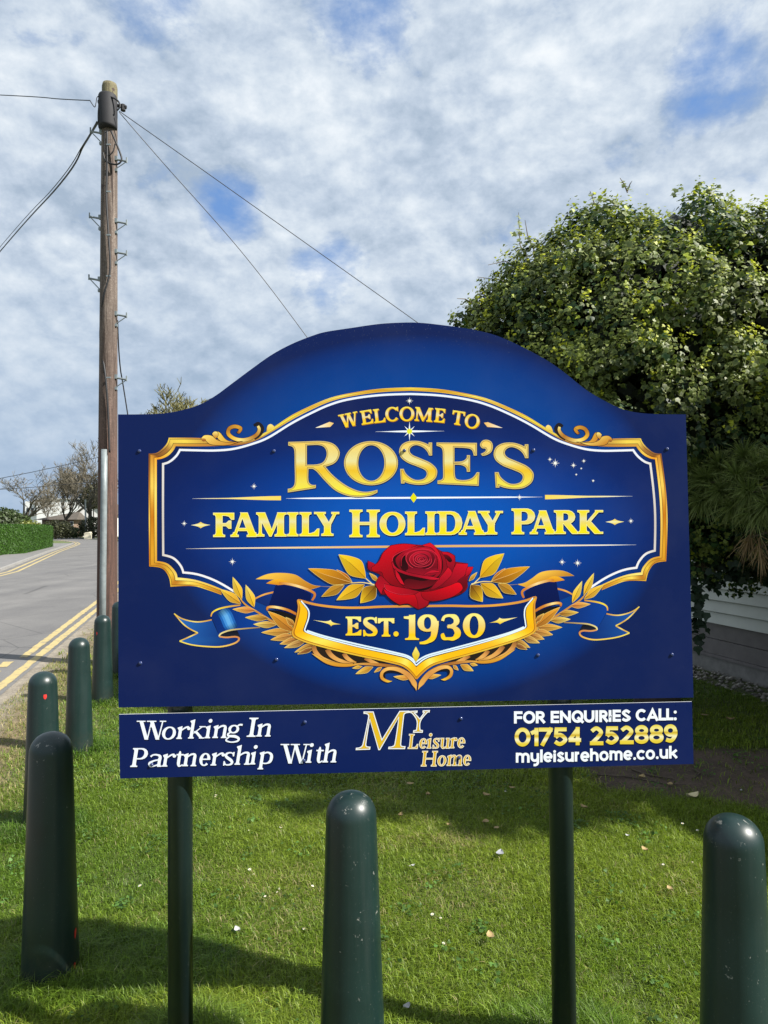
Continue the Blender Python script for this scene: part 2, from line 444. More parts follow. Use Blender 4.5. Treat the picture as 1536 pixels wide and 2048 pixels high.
mt_bark = mat_simple('bark_far', (.085, .075, .058), .9, nscale=2, namt=.4)
mt_twig = mat_simple('twig_far', (.12, .105, .075), .9)
def bare_tree(base, height, spread, seed, label, levels=5, thick=.28, lean=.0, bark=None, twig=None, nlimb=4, upw=.55, group=None, fork=.25, tmin=.026):
    r_ = random.Random(seed)
    root = empty('bare_tree', base, label, 'tree', group)
    TR, TW = MB(), MB()
    def grow(p, d, L, rad, lev):
        pts = [p]; rd = [rad]; q_ = p.copy(); dd = d.copy()
        for i in range(3):
            dd = (dd+Vector((r_.gauss(0, .16), r_.gauss(0, .16), r_.gauss(.03, .1)))).normalized()
            q_ = q_+dd*(L/3); pts.append(q_.copy()); rd.append(rad*(1-.28*(i+1)/1.6))
        (TR if lev >= levels-1 else TW).tube(pts, rd, 6 if lev >= levels-1 else (4 if lev > 1 else 3), cap=False)
        if lev <= 0: return
        for k in range(nlimb if lev >= levels-1 else r_.choice((3, 3, 4))):
            j = r_.choice((1, 2, 3, 3)) if lev < levels else r_.choice((2, 3, 3))
            nd = (dd+Vector((r_.gauss(0, 1)*spread, r_.gauss(0, 1)*spread, r_.uniform(-.15, 1)*upw))).normalized()
            grow(pts[j].copy(), nd, L*r_.uniform(.55, .78), max(rd[j]*.62, tmin), lev-1)
    grow(Vector(base), Vector((lean, 0, 1)).normalized(), height*fork, thick, levels)
    TR.build('trunk', bark or mt_bark, root); TW.build('crown', twig or mt_twig, root)
    return root
def gdepth(px, d):
    p = P(px, 1056, d); return Vector((p.x, p.y, 0))
bare_tree(gdepth(38, 88), 15.5, .85, 3, 'spreading bare tree with twisted limbs behind the clipped hedge', 5, .40, nlimb=5, upw=.25, fork=.25)
bare_tree(gdepth(120, 112), 19, .50, 8, 'tall bare tree standing in front of the brown roofed bungalow', 6, .40, nlimb=6, upw=.9, fork=.24)
bare_tree(gdepth(181, 104), 21, .60, 15, 'tallest bare tree close beside the wooden pole, before the white gable', 6, .42, nlimb=5, upw=.7, fork=.25)
bare_tree(gdepth(92, 135), 17, .6, 28, 'small pale bare tree before the white two storey house', 5, .18, nlimb=5, upw=.6)
mt_bud = mat_simple('budding_twig', (.115, .108, .040), .9)
bare_tree(gdepth(385, 100), 33, .75, 41, 'budding olive tinted tree whose top shows over the sign shoulder', 6, .36, nlimb=9, upw=.75, twig=mt_bud, fork=.235, tmin=.055)

def leafy(name, base, rx, ry, h, n, size, c, label, cat, jit=.8, z0=.0, group=None):
    root = empty(name, base, label, cat, group)
    th = rng.random(n)*2*math.pi; ph = np.arccos(rng.uniform(-.9, 1, n)); rr = (.72+.33*rng.random(n))*(.8+.4*fbm(th*2+seed_[0], ph*3, 1.3, 3, 3)); seed_[0] += 7
    nr = np.stack([np.cos(th)*np.sin(ph), np.sin(th)*np.sin(ph), np.cos(ph)], -1)
    pos = np.array(base)+np.stack([nr[:, 0]*rx*rr, nr[:, 1]*ry*rr, z0+h*.5+nr[:, 2]*h*.5*rr], -1)
    cc = np.array(c)*(.55+.9*rng.random((n, 1)))
    v, f, lt, c4 = cards(n, pos, nr, rng.uniform(.6, 1.3, n)*size, cc, jit)
    npmesh('foliage', v, f, lt, mt_leafbox, root, c4)
    M_ = MB(); M_.tube([base, Vector(base)+Vector((0, 0, z0+h*.6))], [.12, .06], 6); M_.build('trunk', mt_bark, root)
    return root
seed_ = [1]
leafy('evergreen_shrub', gdepth(12, 78), 2.6, 2.0, 3.6, 4000, .35, (.045, .07, .018), 'dark olive evergreen mass rising behind the hedge at the frame edge', 'shrub')
leafy('evergreen_shrub', gdepth(-22, 76), 3.0, 2.0, 3.9, 3500, .35, (.04, .06, .02), 'broad evergreen shrub mostly past the picture edge behind the hedge', 'shrub')
leafy('evergreen_shrub', gdepth(60, 74), 1.5, 1.2, 2.3, 1800, .25, (.14, .16, .03), 'low yellow green shrub just above the hedge top', 'shrub')
leafy('evergreen_shrub', gdepth(112, 98), 2.4, 1.6, 2.6, 2500, .3, (.06, .065, .03), 'brownish bush at the bend beyond the hedge end', 'shrub')
leafy('evergreen_shrub', gdepth(135, 106), 2.6, 1.6, 1.7, 2200, .3, (.05, .075, .025), 'low green bush under the bungalow windows', 'shrub')
leafy('evergreen_shrub', gdepth(188, 103), 2.2, 1.6, 3.2, 2500, .3, (.055, .06, .03), 'bush at the foot of the tallest bare tree', 'shrub')
leafy('ivy_clad_tree', gdepth(187, 112), 2.0, 2.0, 4.2, 2600, .35, (.06, .062, .03), 'dark ivy clad tree high beside the wooden pole', 'tree', z0=4.2)

# houses far down the road
mt_white = mat_simple('white_render', (.80, .80, .79), .8, nscale=.4, namt=.06)
mt_roof = mat_simple('brown_roof', (.085, .072, .058), .9, nscale=1.2, namt=.3)
mt_glass = mat_simple('dark_window', (.035, .04, .05), .12)
mt_brick = mat_simple('brown_brick', (.20, .14, .10), .9, nscale=5, namt=.3)
D = 150.0
p0 = gdepth(50, D); sx = D/F
hw = empty('house', (p0.x, p0.y, 0), 'white two storey flat roofed house behind the bare trees', 'house')
hgt = EYE+(1056-1003)*sx
M_ = MB(); W1 = 30*sx; W2 = 120*sx
M_.box((p0.x+W1/2, D+4, hgt/2), (W1, 8, hgt)); M_.build('wall', mt_white, hw)
M_ = MB(); M_.box((p0.x+W1+W2/2+.01, D+3.0, hgt/2+.15), (W2, 9, hgt+.3)); M_.build('wing', mt_white, hw)
M_ = MB(); M_.box((p0.x+W1+W2/2, D+3.0, hgt+.42), (W2+.5, 9.4, .22)); M_.build('roof_coping', mt_white, hw)
for px in (55.5, 65, 72.5):
    q0 = P(px, 1023, D); M_ = MB(); M_.box((q0.x, D-.02, q0.z), (4.2*sx, .08, 14*sx)); wn = M_.build('window', mt_glass, hw)
    M_ = MB(); M_.box((q0.x, D-.08, q0.z-7.6*sx), (5.2*sx, .2, .12)); M_.build('sill', mt_white, wn)
for px in (73.5,):
    q0 = P(px, 1050, D); M_ = MB(); M_.box((q0.x, D-.03, q0.z), (5*sx, .08, 11*sx)); M_.build('window', mt_glass, hw)
D = 118.0; sx = D/F
b0 = gdepth(76, D); b1_ = gdepth(150, D)
bw = empty('bungalow', (b0.x, b0.y, 0), 'low brown roofed bungalow with verandah beyond the road bend', 'bungalow')
eave = EYE+(1056-1040)*sx; ridge = EYE+(1056-1024)*sx
M_ = MB(); M_.box(((b0.x+b1_.x)/2, D+3.5, eave/2), (b1_.x-b0.x-.8, 6, eave)); M_.build('wall', mt_brick, bw)
M_ = MB(); xa, xb = b0.x-.6, b1_.x+.4
r0 = M_.vert((xa, D-.3, eave)); r1 = M_.vert((xb, D-.3, eave)); r2 = M_.vert((xb-1.2, D+3.6, ridge)); r3 = M_.vert((xa+5.2, D+3.6, ridge)); r4 = M_.vert((xb, D+7.5, eave)); r5 = M_.vert((xa, D+7.5, eave))
M_.face((r0, r1, r2, r3)); M_.face((r4, r5, r3, r2)); M_.face((r0, r3, r5)); M_.face((r1, r4, r2)); M_.face((r0, r5, r4, r1)); M_.build('roof', mt_roof, bw)
for px in (128, 141):
    q0 = P(px, 1047, D); M_ = MB(); M_.box((q0.x, D+.47, q0.z), (7*sx, .1, 9*sx)); wn = M_.build('window', mt_white, bw)
    M_ = MB(); M_.box((q0.x, D+.41, q0.z), (5.4*sx, .06, 7*sx)); M_.build('pane', mt_glass, wn)
g0 = gdepth(151, 122); g1 = gdepth(225, 122); sx = 122/F
gw = empty('house', (g0.x, g0.y, 0), 'white gabled house beside the brown roofed bungalow', 'house')
ez = EYE+(1056-1030)*sx; rz_ = EYE+(1056-1002)*sx; gm = (g0.x+g1.x)/2
M_ = MB()
fr = [M_.vert((x, 122, z)) for x, z in ((g0.x, 0), (g1.x, 0), (g1.x, ez), (gm, rz_), (g0.x, ez))]
bk = [M_.vert((x, 130, z)) for x, z in ((g0.x, 0), (g1.x, 0), (g1.x, ez), (gm, rz_), (g0.x, ez))]
M_.face(fr); M_.face(bk[::-1])
for i in (0, 1, 4): M_.face((fr[i], bk[i], bk[(i+1) % 5], fr[(i+1) % 5]))
M_.build('wall', mt_white, gw)
M_ = MB()
for xa, za, xb, zb in ((g0.x-.4, ez-.25, gm, rz_+.08), (gm, rz_+.08, g1.x+.4, ez-.25)):
    M_.quadpts([(xa, 121.6, za), (xb, 121.6, zb), (xb, 130.4, zb), (xa, 130.4, za)])
    M_.quadpts([(xa, 121.6, za+.2), (xa, 130.4, za+.2), (xb, 130.4, zb+.2), (xb, 121.6, zb+.2)])
    M_.quadpts([(xa, 121.6, za), (xa, 121.6, za+.2), (xb, 121.6, zb+.2), (xb, 121.6, zb)])
M_.build('roof', mt_roof, gw)
# small cream box on the far verge, grey street pole
mt_cream = mat_simple('cream_paint', (.72, .66, .50), .7)
q0 = gdepth(176, 97); sx = 97/F
cb = empty('utility_box', (q0.x, q0.y, 0), 'small cream box standing on the far grass verge', 'utility box')
M_ = MB(); M_.box((q0.x, q0.y, .38), (13*sx, .5, .76)); M_.build('cabinet', mt_cream, cb, bevel=.03)
M_ = MB()
ids = [M_.vert((q0.x+x*sx, q0.y+y, z)) for y in (-.28, .28) for x, z in ((-7, .762), (7, .762), (5, 1.0), (-3, .93))]
M_.face(ids[:4]); M_.face(ids[4:][::-1])
for i in range(4): M_.face((ids[i], ids[4+i], ids[4+(i+1) % 4], ids[(i+1) % 4]))
M_.build('lid', mt_cream, cb)
mt_greypole = mat_simple('grey_pole', (.32, .34, .34), .6)
q0 = gdepth(171, 102)
M_ = MB(); M_.tube([q0, q0+Vector((0, 0, 5.4))], [.16, .10], 10); M_.tube([q0+Vector((0, 0, 5.4)), q0+Vector((0, 0, 5.55)), q0+Vector((.1, 0, 5.6))], [.13, .12, .02], 10)
tag(M_.build('street_pole', mt_greypole, origin=tuple(q0)), 'slim grey pole before the white gabled house', 'pole')
# ------------------------------------------------------------------ the sign: pose fitted to its four corners
SW = 1.72
CORN = [(235, 828.5), (1371.5, 828.5), (1387, 1395), (237, 1415)]
def proj(p):
    d = p-EYEV; z = d.dot(fwd)
    return CX+F*d.dot(right)/z, CY-F*d.dot(up)/z
def sign_axes(q):
    ox, oy, oz, yaw, tilt, roll, h = q
    Rm_ = Matrix.Rotation(yaw, 3, 'Z') @ Matrix.Rotation(tilt, 3, 'X') @ Matrix.Rotation(roll, 3, 'Y')
    return Vector((ox, oy, oz)), Rm_ @ Vector((1, 0, 0)), Rm_ @ Vector((0, 0, 1)), Rm_ @ Vector((0, -1, 0)), h
def resid(q):
    O, U, V_, N_, h = sign_axes(q); r_ = []
    for (su, sv), (px, py) in zip(((-1, 1), (1, 1), (1, 0), (-1, 0)), CORN):
        x, y = proj(O+U*(su*SW/2)+V_*(sv*h)); r_ += [x-px, y-py]
    return np.array(r_)
qv = np.array([.06, 2.26, 1.02, .0, 0., 0., .9])
for it in range(60):
    r0_ = resid(qv); J = np.zeros((8, 7))
    for i in range(7):
        dq = qv.copy(); dq[i] += 1e-5; J[:, i] = (resid(dq)-r0_)/1e-5
    reg = np.diag([0, 0, 0, 0, 60., 0, 0])
    qv = qv-np.linalg.solve(J.T@J+reg+1e-6*np.eye(7), J.T@r0_+reg@qv)
SO, SU, SV, SN, SH = sign_axes(qv)
print('SIGN', [round(float(v),4) for v in qv], 'resid', np.abs(resid(qv)).max())
def S(px, py, off=0.0):                               # photo pixel -> point on the sign's face
    d = ray(px, py); t = (SO-EYEV).dot(SN)/d.dot(SN)
    return EYEV+d*t+SN*off

# ------------------------------------------------------------------ print materials (flat inks under one satin laminate)
def laminate(bs, q, rough=.24):
    bs.inputs['Roughness'].default_value = rough
    bs.inputs['Specular IOR Level'].default_value = .15
PK = .86
def L(c, k=1.0): return tuple(v*PK*k for v in lin(c))
mt_ink, q, bs = new_mat('printed_ink')
at = q.n('ShaderNodeAttribute', attribute_name='Col'); q.put(bs.inputs['Base Color'], at.outputs[0]); laminate(bs, q)
def ramp_mat(name, stops):
    mt, q, bs = new_mat(name)
    at = q.n('ShaderNodeAttribute', attribute_name='g')
    q.put(bs.inputs['Base Color'], q.ramp(at.outputs['Fac'], [(p, L(c)) for p, c in stops])); laminate(bs, q)
    return mt
mt_gold_title = ramp_mat('gold_ink_title', [(0, (238, 228, 60)), (.22, (232, 212, 80)), (.44, (230, 186, 40)), (.52, (232, 198, 80)), (.62, (228, 216, 150)), (.75, (228, 208, 130)), (1, (240, 200, 90))])
mt_gold_name = ramp_mat('gold_ink_name', [(0, (236, 220, 20)), (.25, (238, 218, 30)), (.5, (228, 208, 110)), (.62, (226, 216, 160)), (.8, (232, 214, 80)), (.93, (236, 216, 40)), (1, (240, 224, 60))])
mt_gold_est = ramp_mat('gold_ink_year', [(0, (245, 210, 50)), (.2, (246, 198, 20)), (.5, (232, 200, 110)), (.75, (240, 222, 140)), (1, (240, 232, 120))])
mt_gold_wel = ramp_mat('gold_ink_arc', [(0, (245, 205, 40)), (.3, (238, 195, 50)), (.55, (228, 212, 165)), (.8, (236, 205, 80)), (1, (240, 215, 80))])
mt_gold_tel = ramp_mat('gold_ink_number', [(0, (222, 196, 60)), (.15, (226, 200, 60)), (.36, (240, 234, 190)), (.48, (224, 200, 90)), (.55, (200, 165, 40)), (.66, (232, 216, 120)), (.8, (236, 222, 140)), (1, (222, 200, 60))])

# ------------------------------------------------------------------ 2D drawing in photo pixels
def smooth(pts, closed=False, n=8):
    """Hermite path; a point with a third value 1 is a corner"""
    pts = [tuple(p) for p in pts]; N_ = len(pts); out = []
    xy = [Vector((p[0], p[1])) for p in pts]; co = [len(p) > 2 and p[2] == 1 for p in pts]
    segs = N_ if closed else N_-1
    for i in range(segs):
        j = (i+1) % N_; a, c = xy[i], xy[j]; ch = c-a
        def tan(k):
            if co[k] or (not closed and k in (0, N_-1)): return None
            return (xy[(k+1) % N_]-xy[k-1])*.5
        m0, m1 = tan(i), tan(j)
        if m0 is None and m1 is None: out.append(a); continue
        if m0 is None: m0 = ch*1.5-m1*.5
        elif m1 is None: m1 = ch*1.5-m0*.5
        for m_ in (m0, m1):
            if m_.length > 1.6*ch.length: m_ *= 1.6*ch.length/m_.length
        for k in range(n):
            t = k/n
            out.append(a*(2*t**3-3*t*t+1)+m0*(t**3-2*t*t+t)+c*(-2*t**3+3*t*t)+m1*(t**3-t*t))
    if not closed: out.append(xy[-1])
    return out
def smooth_w(pts, closed=False, n=8):
    """path of (x, y, width): positions smoothed, widths follow"""
    xs = smooth([(p[0], p[1]) for p in pts], closed, n)
    N_ = len(pts); ws = []
    for i in range(N_ if closed else N_-1):
        for k in range(n):
            t = k/n; t = t*t*(3-2*t); ws.append(pts[i][2]*(1-t)+pts[(i+1) % N_][2]*t)
    if not closed: ws.append(pts[-1][2])
    return xs, ws
def normals(pts, closed=False):
    out = []; N_ = len(pts)
    for i in range(N_):
        a = pts[i]-pts[i-1] if (i > 0 or closed) else pts[1]-pts[0]
        c = pts[(i+1) % N_]-pts[i] if (i < N_-1 or closed) else pts[-1]-pts[-2]
        a = a.normalized() if a.length > 1e-9 else c.normalized()
        c = c.normalized() if c.length > 1e-9 else a
        na, nc = Vector((-a.y, a.x)), Vector((-c.y, c.x))
        mm = na+nc
        if mm.length < 1e-6: out.append(na); continue
        mm.normalize(); out.append(mm/max(.45, mm.dot(na)))
    return out
def offset_poly(pts, d):
    ar = sum(pts[i-1].x*pts[i].y-pts[i].x*pts[i-1].y for i in range(len(pts)))
    s = 1 if ar > 0 else -1
    return [p-n*(d*s) for p, n in zip(pts, normals(pts, True))]
class Art:
    def __init__(s, base=.0003, step=.000006):
        s.v = []; s.c = []; s.g = []; s.f = []; s.mi = []; s.z = base; s.step = step
    def _z(s): s.z += s.step; return s.z
    def _col(s, col, p): return L(col(p.x, p.y)) if callable(col) else L(col)
    def poly(s, pts, col=(255, 255, 255), mi=0, g=None):
        z = s._z(); pts = [Vector((p[0], p[1])) for p in pts]; i0 = len(s.v)
        for p in pts:
            s.v.append((p.x, p.y, z)); s.c.append(s._col(col, p)); s.g.append(g(p.x, p.y) if g else 0)
        for t in tessellate_polygon([[Vector((p.x, p.y, 0)) for p in pts]]):
            s.f.append(tuple(i0+k for k in t)); s.mi.append(mi)
    def ribbon(s, pts, ws, col=(255, 255, 255), mi=0, g=None, closed=False, ext=0, split=1, colfn=None):
        """band along pts with full widths ws; colfn(t, lateral) colours it"""
        if ext and not closed:
            pts = list(pts); a = (pts[0]-pts[1]).normalized()*ext; c = (pts[-1]-pts[-2]).normalized()*ext
            pts[0] = pts[0]+a; pts[-1] = pts[-1]+c
        z = s._z(); nn = normals(pts, closed); i0 = len(s.v); N_ = len(pts); m_ = split+1
        for i, (p, n_, w_) in enumerate(zip(pts, nn, ws)):
            for k in range(m_):
                u = k/split-.5; q_ = p+n_*(w_*u)
                s.v.append((q_.x, q_.y, z)); s.g.append(g(q_.x, q_.y) if g else 0)
                s.c.append(L(colfn(i/(N_-1), k/split)) if colfn else s._col(col, q_))
        for i in range(N_ if closed else N_-1):
            j = (i+1) % N_
            for k in range(split):
                s.f.append((i0+i*m_+k, i0+i*m_+k+1, i0+j*m_+k+1, i0+j*m_+k)); s.mi.append(mi)
    def between(s, A, B, colfn, u0=0, u1=1):
        """band between two matching curves"""
        z = s._z(); i0 = len(s.v); N_ = len(A)
        for i in range(N_):
            for u in (u0, u1):
                q_ = A[i].lerp(B[i], u); s.v.append((q_.x, q_.y, z)); s.g.append(0); s.c.append(L(colfn(i/(N_-1), u)))
        for i in range(N_-1):
            s.f.append((i0+2*i, i0+2*i+1, i0+2*i+3, i0+2*i+2)); s.mi.append(0)
    def build(s, name, parent, mats=None, label=None):
        root = parent
        while root.parent is not None: root = root.parent
        me = bpy.data.meshes.new(name); W_ = [S(x, y, z)-root.location for x, y, z in s.v]
        F_ = []
        for f in s.f:
            n_ = (W_[f[1]]-W_[f[0]]).cross(W_[f[2]]-W_[f[0]])
            F_.append(f if n_.dot(SN) > 0 else f[::-1])
        me.from_pydata([tuple(v) for v in W_], [], F_)
        for mt in (mats or [mt_ink]): me.materials.append(mt)
        me.polygons.foreach_set('material_index', s.mi)
        at = me.color_attributes.new('Col', 'FLOAT_COLOR', 'POINT'); at.data.foreach_set('color', np.array([c+(1.,) for c in s.c], dtype=np.float32).ravel())
        ga = me.attributes.new('g', 'FLOAT', 'POINT'); ga.data.foreach_set('value', np.array(s.g, dtype=np.float32))
        me.update(); o = bpy.data.objects.new(name, me); COL.objects.link(o); o.parent = parent
        if label: o['label'] = label
        return o

# ------------------------------------------------------------------ letter shapes
V2 = lambda x, y: Vector((x, y))
def ell(cx, cy, rx, ry, wt, ws_, n=28, a0=0, a1=2*math.pi, tiltw=0.0, closed=True):
    """elliptical stroke: ws_ wide at the sides, wt at top and bottom (centre-line radii)"""
    pts, ws = [], []
    for k in range(n if closed else n+1):
        a = a0+(a1-a0)*k/n; c = abs(math.cos(a+tiltw)); wv = wt+(ws_-wt)*c**1.6
        pts.append(V2(cx+rx*math.cos(a), cy-ry*math.sin(a))); ws.append(wv)
    return ('r', pts, ws, closed)
def stem(xc, yb, yt, T, s_, bl=0, br=0, tl=0, tr=0):
    """upright with bracketed slab serifs (y down)"""
    l, r_ = xc-T/2, xc+T/2; p = []
    def foot(y, d, a, c):                                     # d=-1 bottom (going up), +1 top
        left = [(l-a, y), (l-a, y+d*s_), (l-a*.28, y+d*s_*1.25), (l, y+d*s_*2.5)] if a else [(l, y)]
        rgt = [(r_+c, y), (r_+c, y+d*s_), (r_+c*.28, y+d*s_*1.25), (r_, y+d*s_*2.5)] if c else [(r_, y)]
        return left, rgt
    lb, rb = foot(yb, -1, bl, br); lt, rt = foot(yt, 1, tl, tr)
    p = lb+lt[::-1]+rt+rb[::-1]
    return ('p', [V2(*q_) for q_ in p])
def line(x0, y0, x1, y1, w0, w1=None): return ('r', [V2(x0, y0), V2(x1, y1)], [w0, w1 or w0], False)
def hcut(x0, yb, x1, yt, w_):
    """diagonal stroke cut flat at both ends, w_ = horizontal width, x = centre"""
    return ('p', [V2(x0-w_/2, yb), V2(x1-w_/2, yt), V2(x1+w_/2, yt), V2(x0+w_/2, yb)])
def curve(pts, n=8):
    xs, ws = smooth_w(pts, False, n); return ('r', xs, ws, False)
def poly(pts, closed=True, n=6): return ('p', smooth(pts, True, n))
def serif_cap(ch, x0, x1, yb, yt, T, t, s_, ov=None):
    H = yb-yt; W_ = x1-x0; ov = ov if ov is not None else .11*H; mid = (yb+yt)/2
    X = lambda u: x0+u*W_
    Yv = lambda v: yb-v*H
    o = []
    if ch in 'FEL':
        xs = x0+ov+T/2
        o.append(stem(xs, yb, yt, T, s_, ov, ov if ch == 'F' else 0, ov, ov if ch == 'L' else 0))
        if ch in 'FE':
            o.append(('p', [V2(xs, yt), V2(x1-(.03*W_ if ch == 'E' else 0), yt), V2(x1-(.03*W_ if ch == 'E' else 0), yt+.27*H), V2(x1-t*.8-.03*W_, yt+.27*H), V2(x1-t*1.7-.03*W_, yt+t*1.35), V2(x1-t*3-.03*W_, yt+t), V2(xs, yt+t)]))
            ym = yt+.49*H; xm = x0+(.80 if ch == 'E' else .86)*W_
            o.append(('p', [V2(xs, ym-t/2), V2(xm-t*2, ym-t/2), V2(xm-t*.9, ym-.16*H), V2(xm, ym-.16*H), V2(xm, ym+.16*H), V2(xm-t*.9, ym+.16*H), V2(xm-t*2, ym+t/2), V2(xs, ym+t/2)]))
        if ch in 'EL':
            o.append(('p', [V2(xs, yb), V2(x1-.02*W_, yb), V2(x1, yb-.30*H), V2(x1-t*.7, yb-.30*H), V2(x1-t*1.9, yb-t*1.5), V2(x1-t*3.4, yb-t), V2(xs, yb-t)]))
    elif ch == 'I': o.append(stem((x0+x1)/2, yb, yt, T, s_, (W_-T)/2, (W_-T)/2, (W_-T)/2, (W_-T)/2))
    elif ch == 'H':
        o.append(stem(x0+ov+T/2, yb, yt, T, s_, ov, ov, ov, ov)); o.append(stem(x1-ov-T/2, yb, yt, T, s_, ov, ov, ov, ov))
        o.append(line(x0+ov+T/2, mid, x1-ov-T/2, mid, t))
    elif ch == 'A':
        ax = X(.47)
        o.append(hcut(x0+ov+t*.6, yb-s_*.3, ax-T*.2, yt, t*1.05)); o.append(hcut(x1-ov-T*.62, yb-s_*.3, ax, yt, T*1.12))
        o.append(line(X(.27), yb-.30*H, X(.70), yb-.30*H, t))
        o.append(stem(x0+ov+t*.6, yb, yb-s_*2.6, t, s_, ov+.0*W_, ov, 0, 0)); o.append(stem(x1-ov-T*.62, yb, yb-s_*2.6, T, s_, ov, ov, 0, 0))
    elif ch == 'M':
        o.append(stem(x0+ov+t/2, yb, yt+.05*H, t, s_, ov, ov, 0, 0)); o.append(stem(x1-ov-T/2, yb, yt, T, s_, ov, ov, 0, ov))
        vx = X(.47)
        o.append(('p', [V2(x0, yt), V2(x0+ov+T*.95, yt), V2(vx+T*.25, yb-.24*H), V2(vx+t*.2, yb), V2(vx-t*.4, yb), V2(x0+ov*.9, yt+s_*2.2), V2(x0+ov*.5, yt+s_*1.2), V2(x0, yt+s_)]))
        o.append(('p', [V2(vx-t*.3, yb), V2(vx+t*.35, yb), V2(x1-ov-T*.6, yt+.2*H), V2(x1-ov, yt), V2(x1-ov-T*.95, yt)]))
    elif ch == 'Y':
        jx = X(.53)
        o.append(stem(jx, yb, yb-.45*H, T, s_, ov*1.05, ov*1.05, 0, 0))
        o.append(hcut(jx, yb-.42*H, x0+ov+T*.35, yt, T*1.1)); o.append(hcut(jx+T*.2, yb-.42*H, x1-ov-t*.3, yt, t*1.15))
        o.append(line(x0, yt+s_/2, x0+T+ov*1.9, yt+s_/2, s_)); o.append(line(x1-t-ov*1.9, yt+s_/2, x1, yt+s_/2, s_))
    elif ch in 'PRD':
        xs = x0+ov+T/2; vb = {'P': .40, 'R': .44, 'D': 0.0}[ch]; xr = x1 if ch != 'R' else X(.80)
        o.append(stem(xs, yb, yt, T, s_, ov, 0 if ch == 'D' else ov, ov, 0))
        yb2 = Yv(vb); ry = (yb2-yt)/2; cy_ = (yb2+yt)/2; rx = xr-T/2-(xs+(xr-xs)*.40); cx_ = xs+(xr-xs)*.40
        pts = [(xs, yt+t/2, t), (cx_, yt+t/2, t*1.05)]
        for k in range(1, 8):
            a = math.pi/2-math.pi*k/8; c = math.cos(a)
            pts.append((cx_+rx*c, cy_-(ry-t/2)*math.sin(a), t+(T-t)*c**1.5))
        pts += [(cx_, yb2-t/2, t*1.05), (xs, yb2-t/2, t)]
        o.append(('r', [V2(p[0], p[1]) for p in pts], [p[2] for p in pts], False))
        if ch == 'R':
            o.append(hcut(x1-ov*.5-T*.55, yb-s_*.2, X(.46), yb2-t*.4, T*1.12)); o.append(line(x1-T*1.2, yb-s_/2, x1, yb-s_/2, s_))
    elif ch == 'K':
        o.append(stem(x0+ov+T/2, yb, yt, T, s_, ov, ov, ov, ov))
        o.append(hcut(x0+ov+T, yb-.40*H, x1-ov-t*.8, yt, t*1.3)); o.append(line(x1-t-ov*2, yt+s_/2, x1, yt+s_/2, s_))
        o.append(hcut(x1-ov*.4-T*.6, yb, x0+ov+T*1.15, yb-.52*H, T*1.12)); o.append(line(x1-T*1.2, yb-s_/2, x1, yb-s_/2, s_))
    elif ch == 'O': o.append(ell((x0+x1)/2, mid, (W_-T)/2, (H-t)/2, t, T, 36))
    elif ch == 'C':
        o.append(ell((x0+x1)/2+.04*W_, mid, (W_*1.06-T)/2, (H-t)/2, t, T, 28, R(42), R(322), closed=False))
        o.append(('p', [V2(x1-.02*W_, yt), V2(x1-.02*W_, yt+.30*H), V2(x1-.10*W_, yt+.26*H), V2(x1-.22*W_, yt+t)]))
    elif ch == 'S':
        o.append(curve([(X(.90), Yv(.80), t*.9), (X(.70), Yv(.95)+t*.2, t), (X(.44), yt+t/2, t*1.05), (X(.20), Yv(.86), T*.72), (X(.16)+T*.1, Yv(.70), T*.95), (X(.38), Yv(.56), T*1.05), (X(.66), Yv(.42), T*1.05), (X(.86)-T*.1, Yv(.27), T*.95), (X(.78), Yv(.12), T*.72), (X(.54), yb-t/2, t*1.05), (X(.26), Yv(.06)-t*.2, t), (X(.08), Yv(.24), t*.9)]))
        o.append(('p', [V2(X(.82), yt), V2(X(.95), yt-.01*H), V2(X(.95), yt+.32*H), V2(X(.84), yt+.32*H), V2(X(.76), yt+.14*H)]))
        o.append(('p', [V2(X(.02), yb-.33*H), V2(X(.13), yb-.33*H), V2(X(.25), yb-.14*H), V2(X(.16), yb), V2(X(.04), yb+.01*H)]))
    elif ch == 'T':
        o.append(stem((x0+x1)/2, yb, yt, T, s_, ov, ov, 0, 0)); o.append(line(x0, yt+t/2, x1, yt+t/2, t))
        for sgn, xe in ((1, x0), (-1, x1)): o.append(('p', [V2(xe, yt), V2(xe+sgn*t*2.6, yt+t), V2(xe+sgn*t*1.4, yt+t*1.4), V2(xe+sgn*t*.8, yt+.28*H), V2(xe-sgn*.0, yt+.28*H)]))
    elif ch == 'W':
        a, c_, d, e = X(.14), X(.36), X(.60), X(.80)
        o.append(hcut(X(.32), yb, a, yt, T)); o.append(hcut(X(.345), yb, X(.50), yt+.05*H, t)); o.append(hcut(X(.70), yb, X(.50), yt, T)); o.append(hcut(X(.72), yb, X(.89), yt, t))
        for xx, hw_ in ((a, .15), (X(.50), .16), (X(.89), .11)): o.append(line(xx-hw_*W_, yt+s_/2, xx+hw_*W_, yt+s_/2, s_))
    elif ch == '1':
        xc = X(.62); o.append(stem(xc, yb, yt+.03*H, T, s_, ov*1.35, ov*1.35, 0, 0))
        o.append(('p', [V2(xc+T/2, yt), V2(xc+T/2, yt+.2*H), V2(xc-T/2, yt+.2*H), V2(x0+.02*W_, yt+.17*H), V2(x0, yt+.09*H), V2(xc-T*.3, yt+.07*H)]))
    elif ch == '0': o.append(ell((x0+x1)/2, mid, (W_-T)/2, (H-t)/2, t, T, 36))
    elif ch == '3':
        o.append(curve([(X(.06), Yv(.74), t*1.1), (X(.16), Yv(.90), t), (X(.42), yt+t/2, t), (X(.70), Yv(.88), T*.8), (X(.78), Yv(.72), T*.9), (X(.64), Yv(.58), T*.6), (X(.30), Yv(.50), t*.9)]))
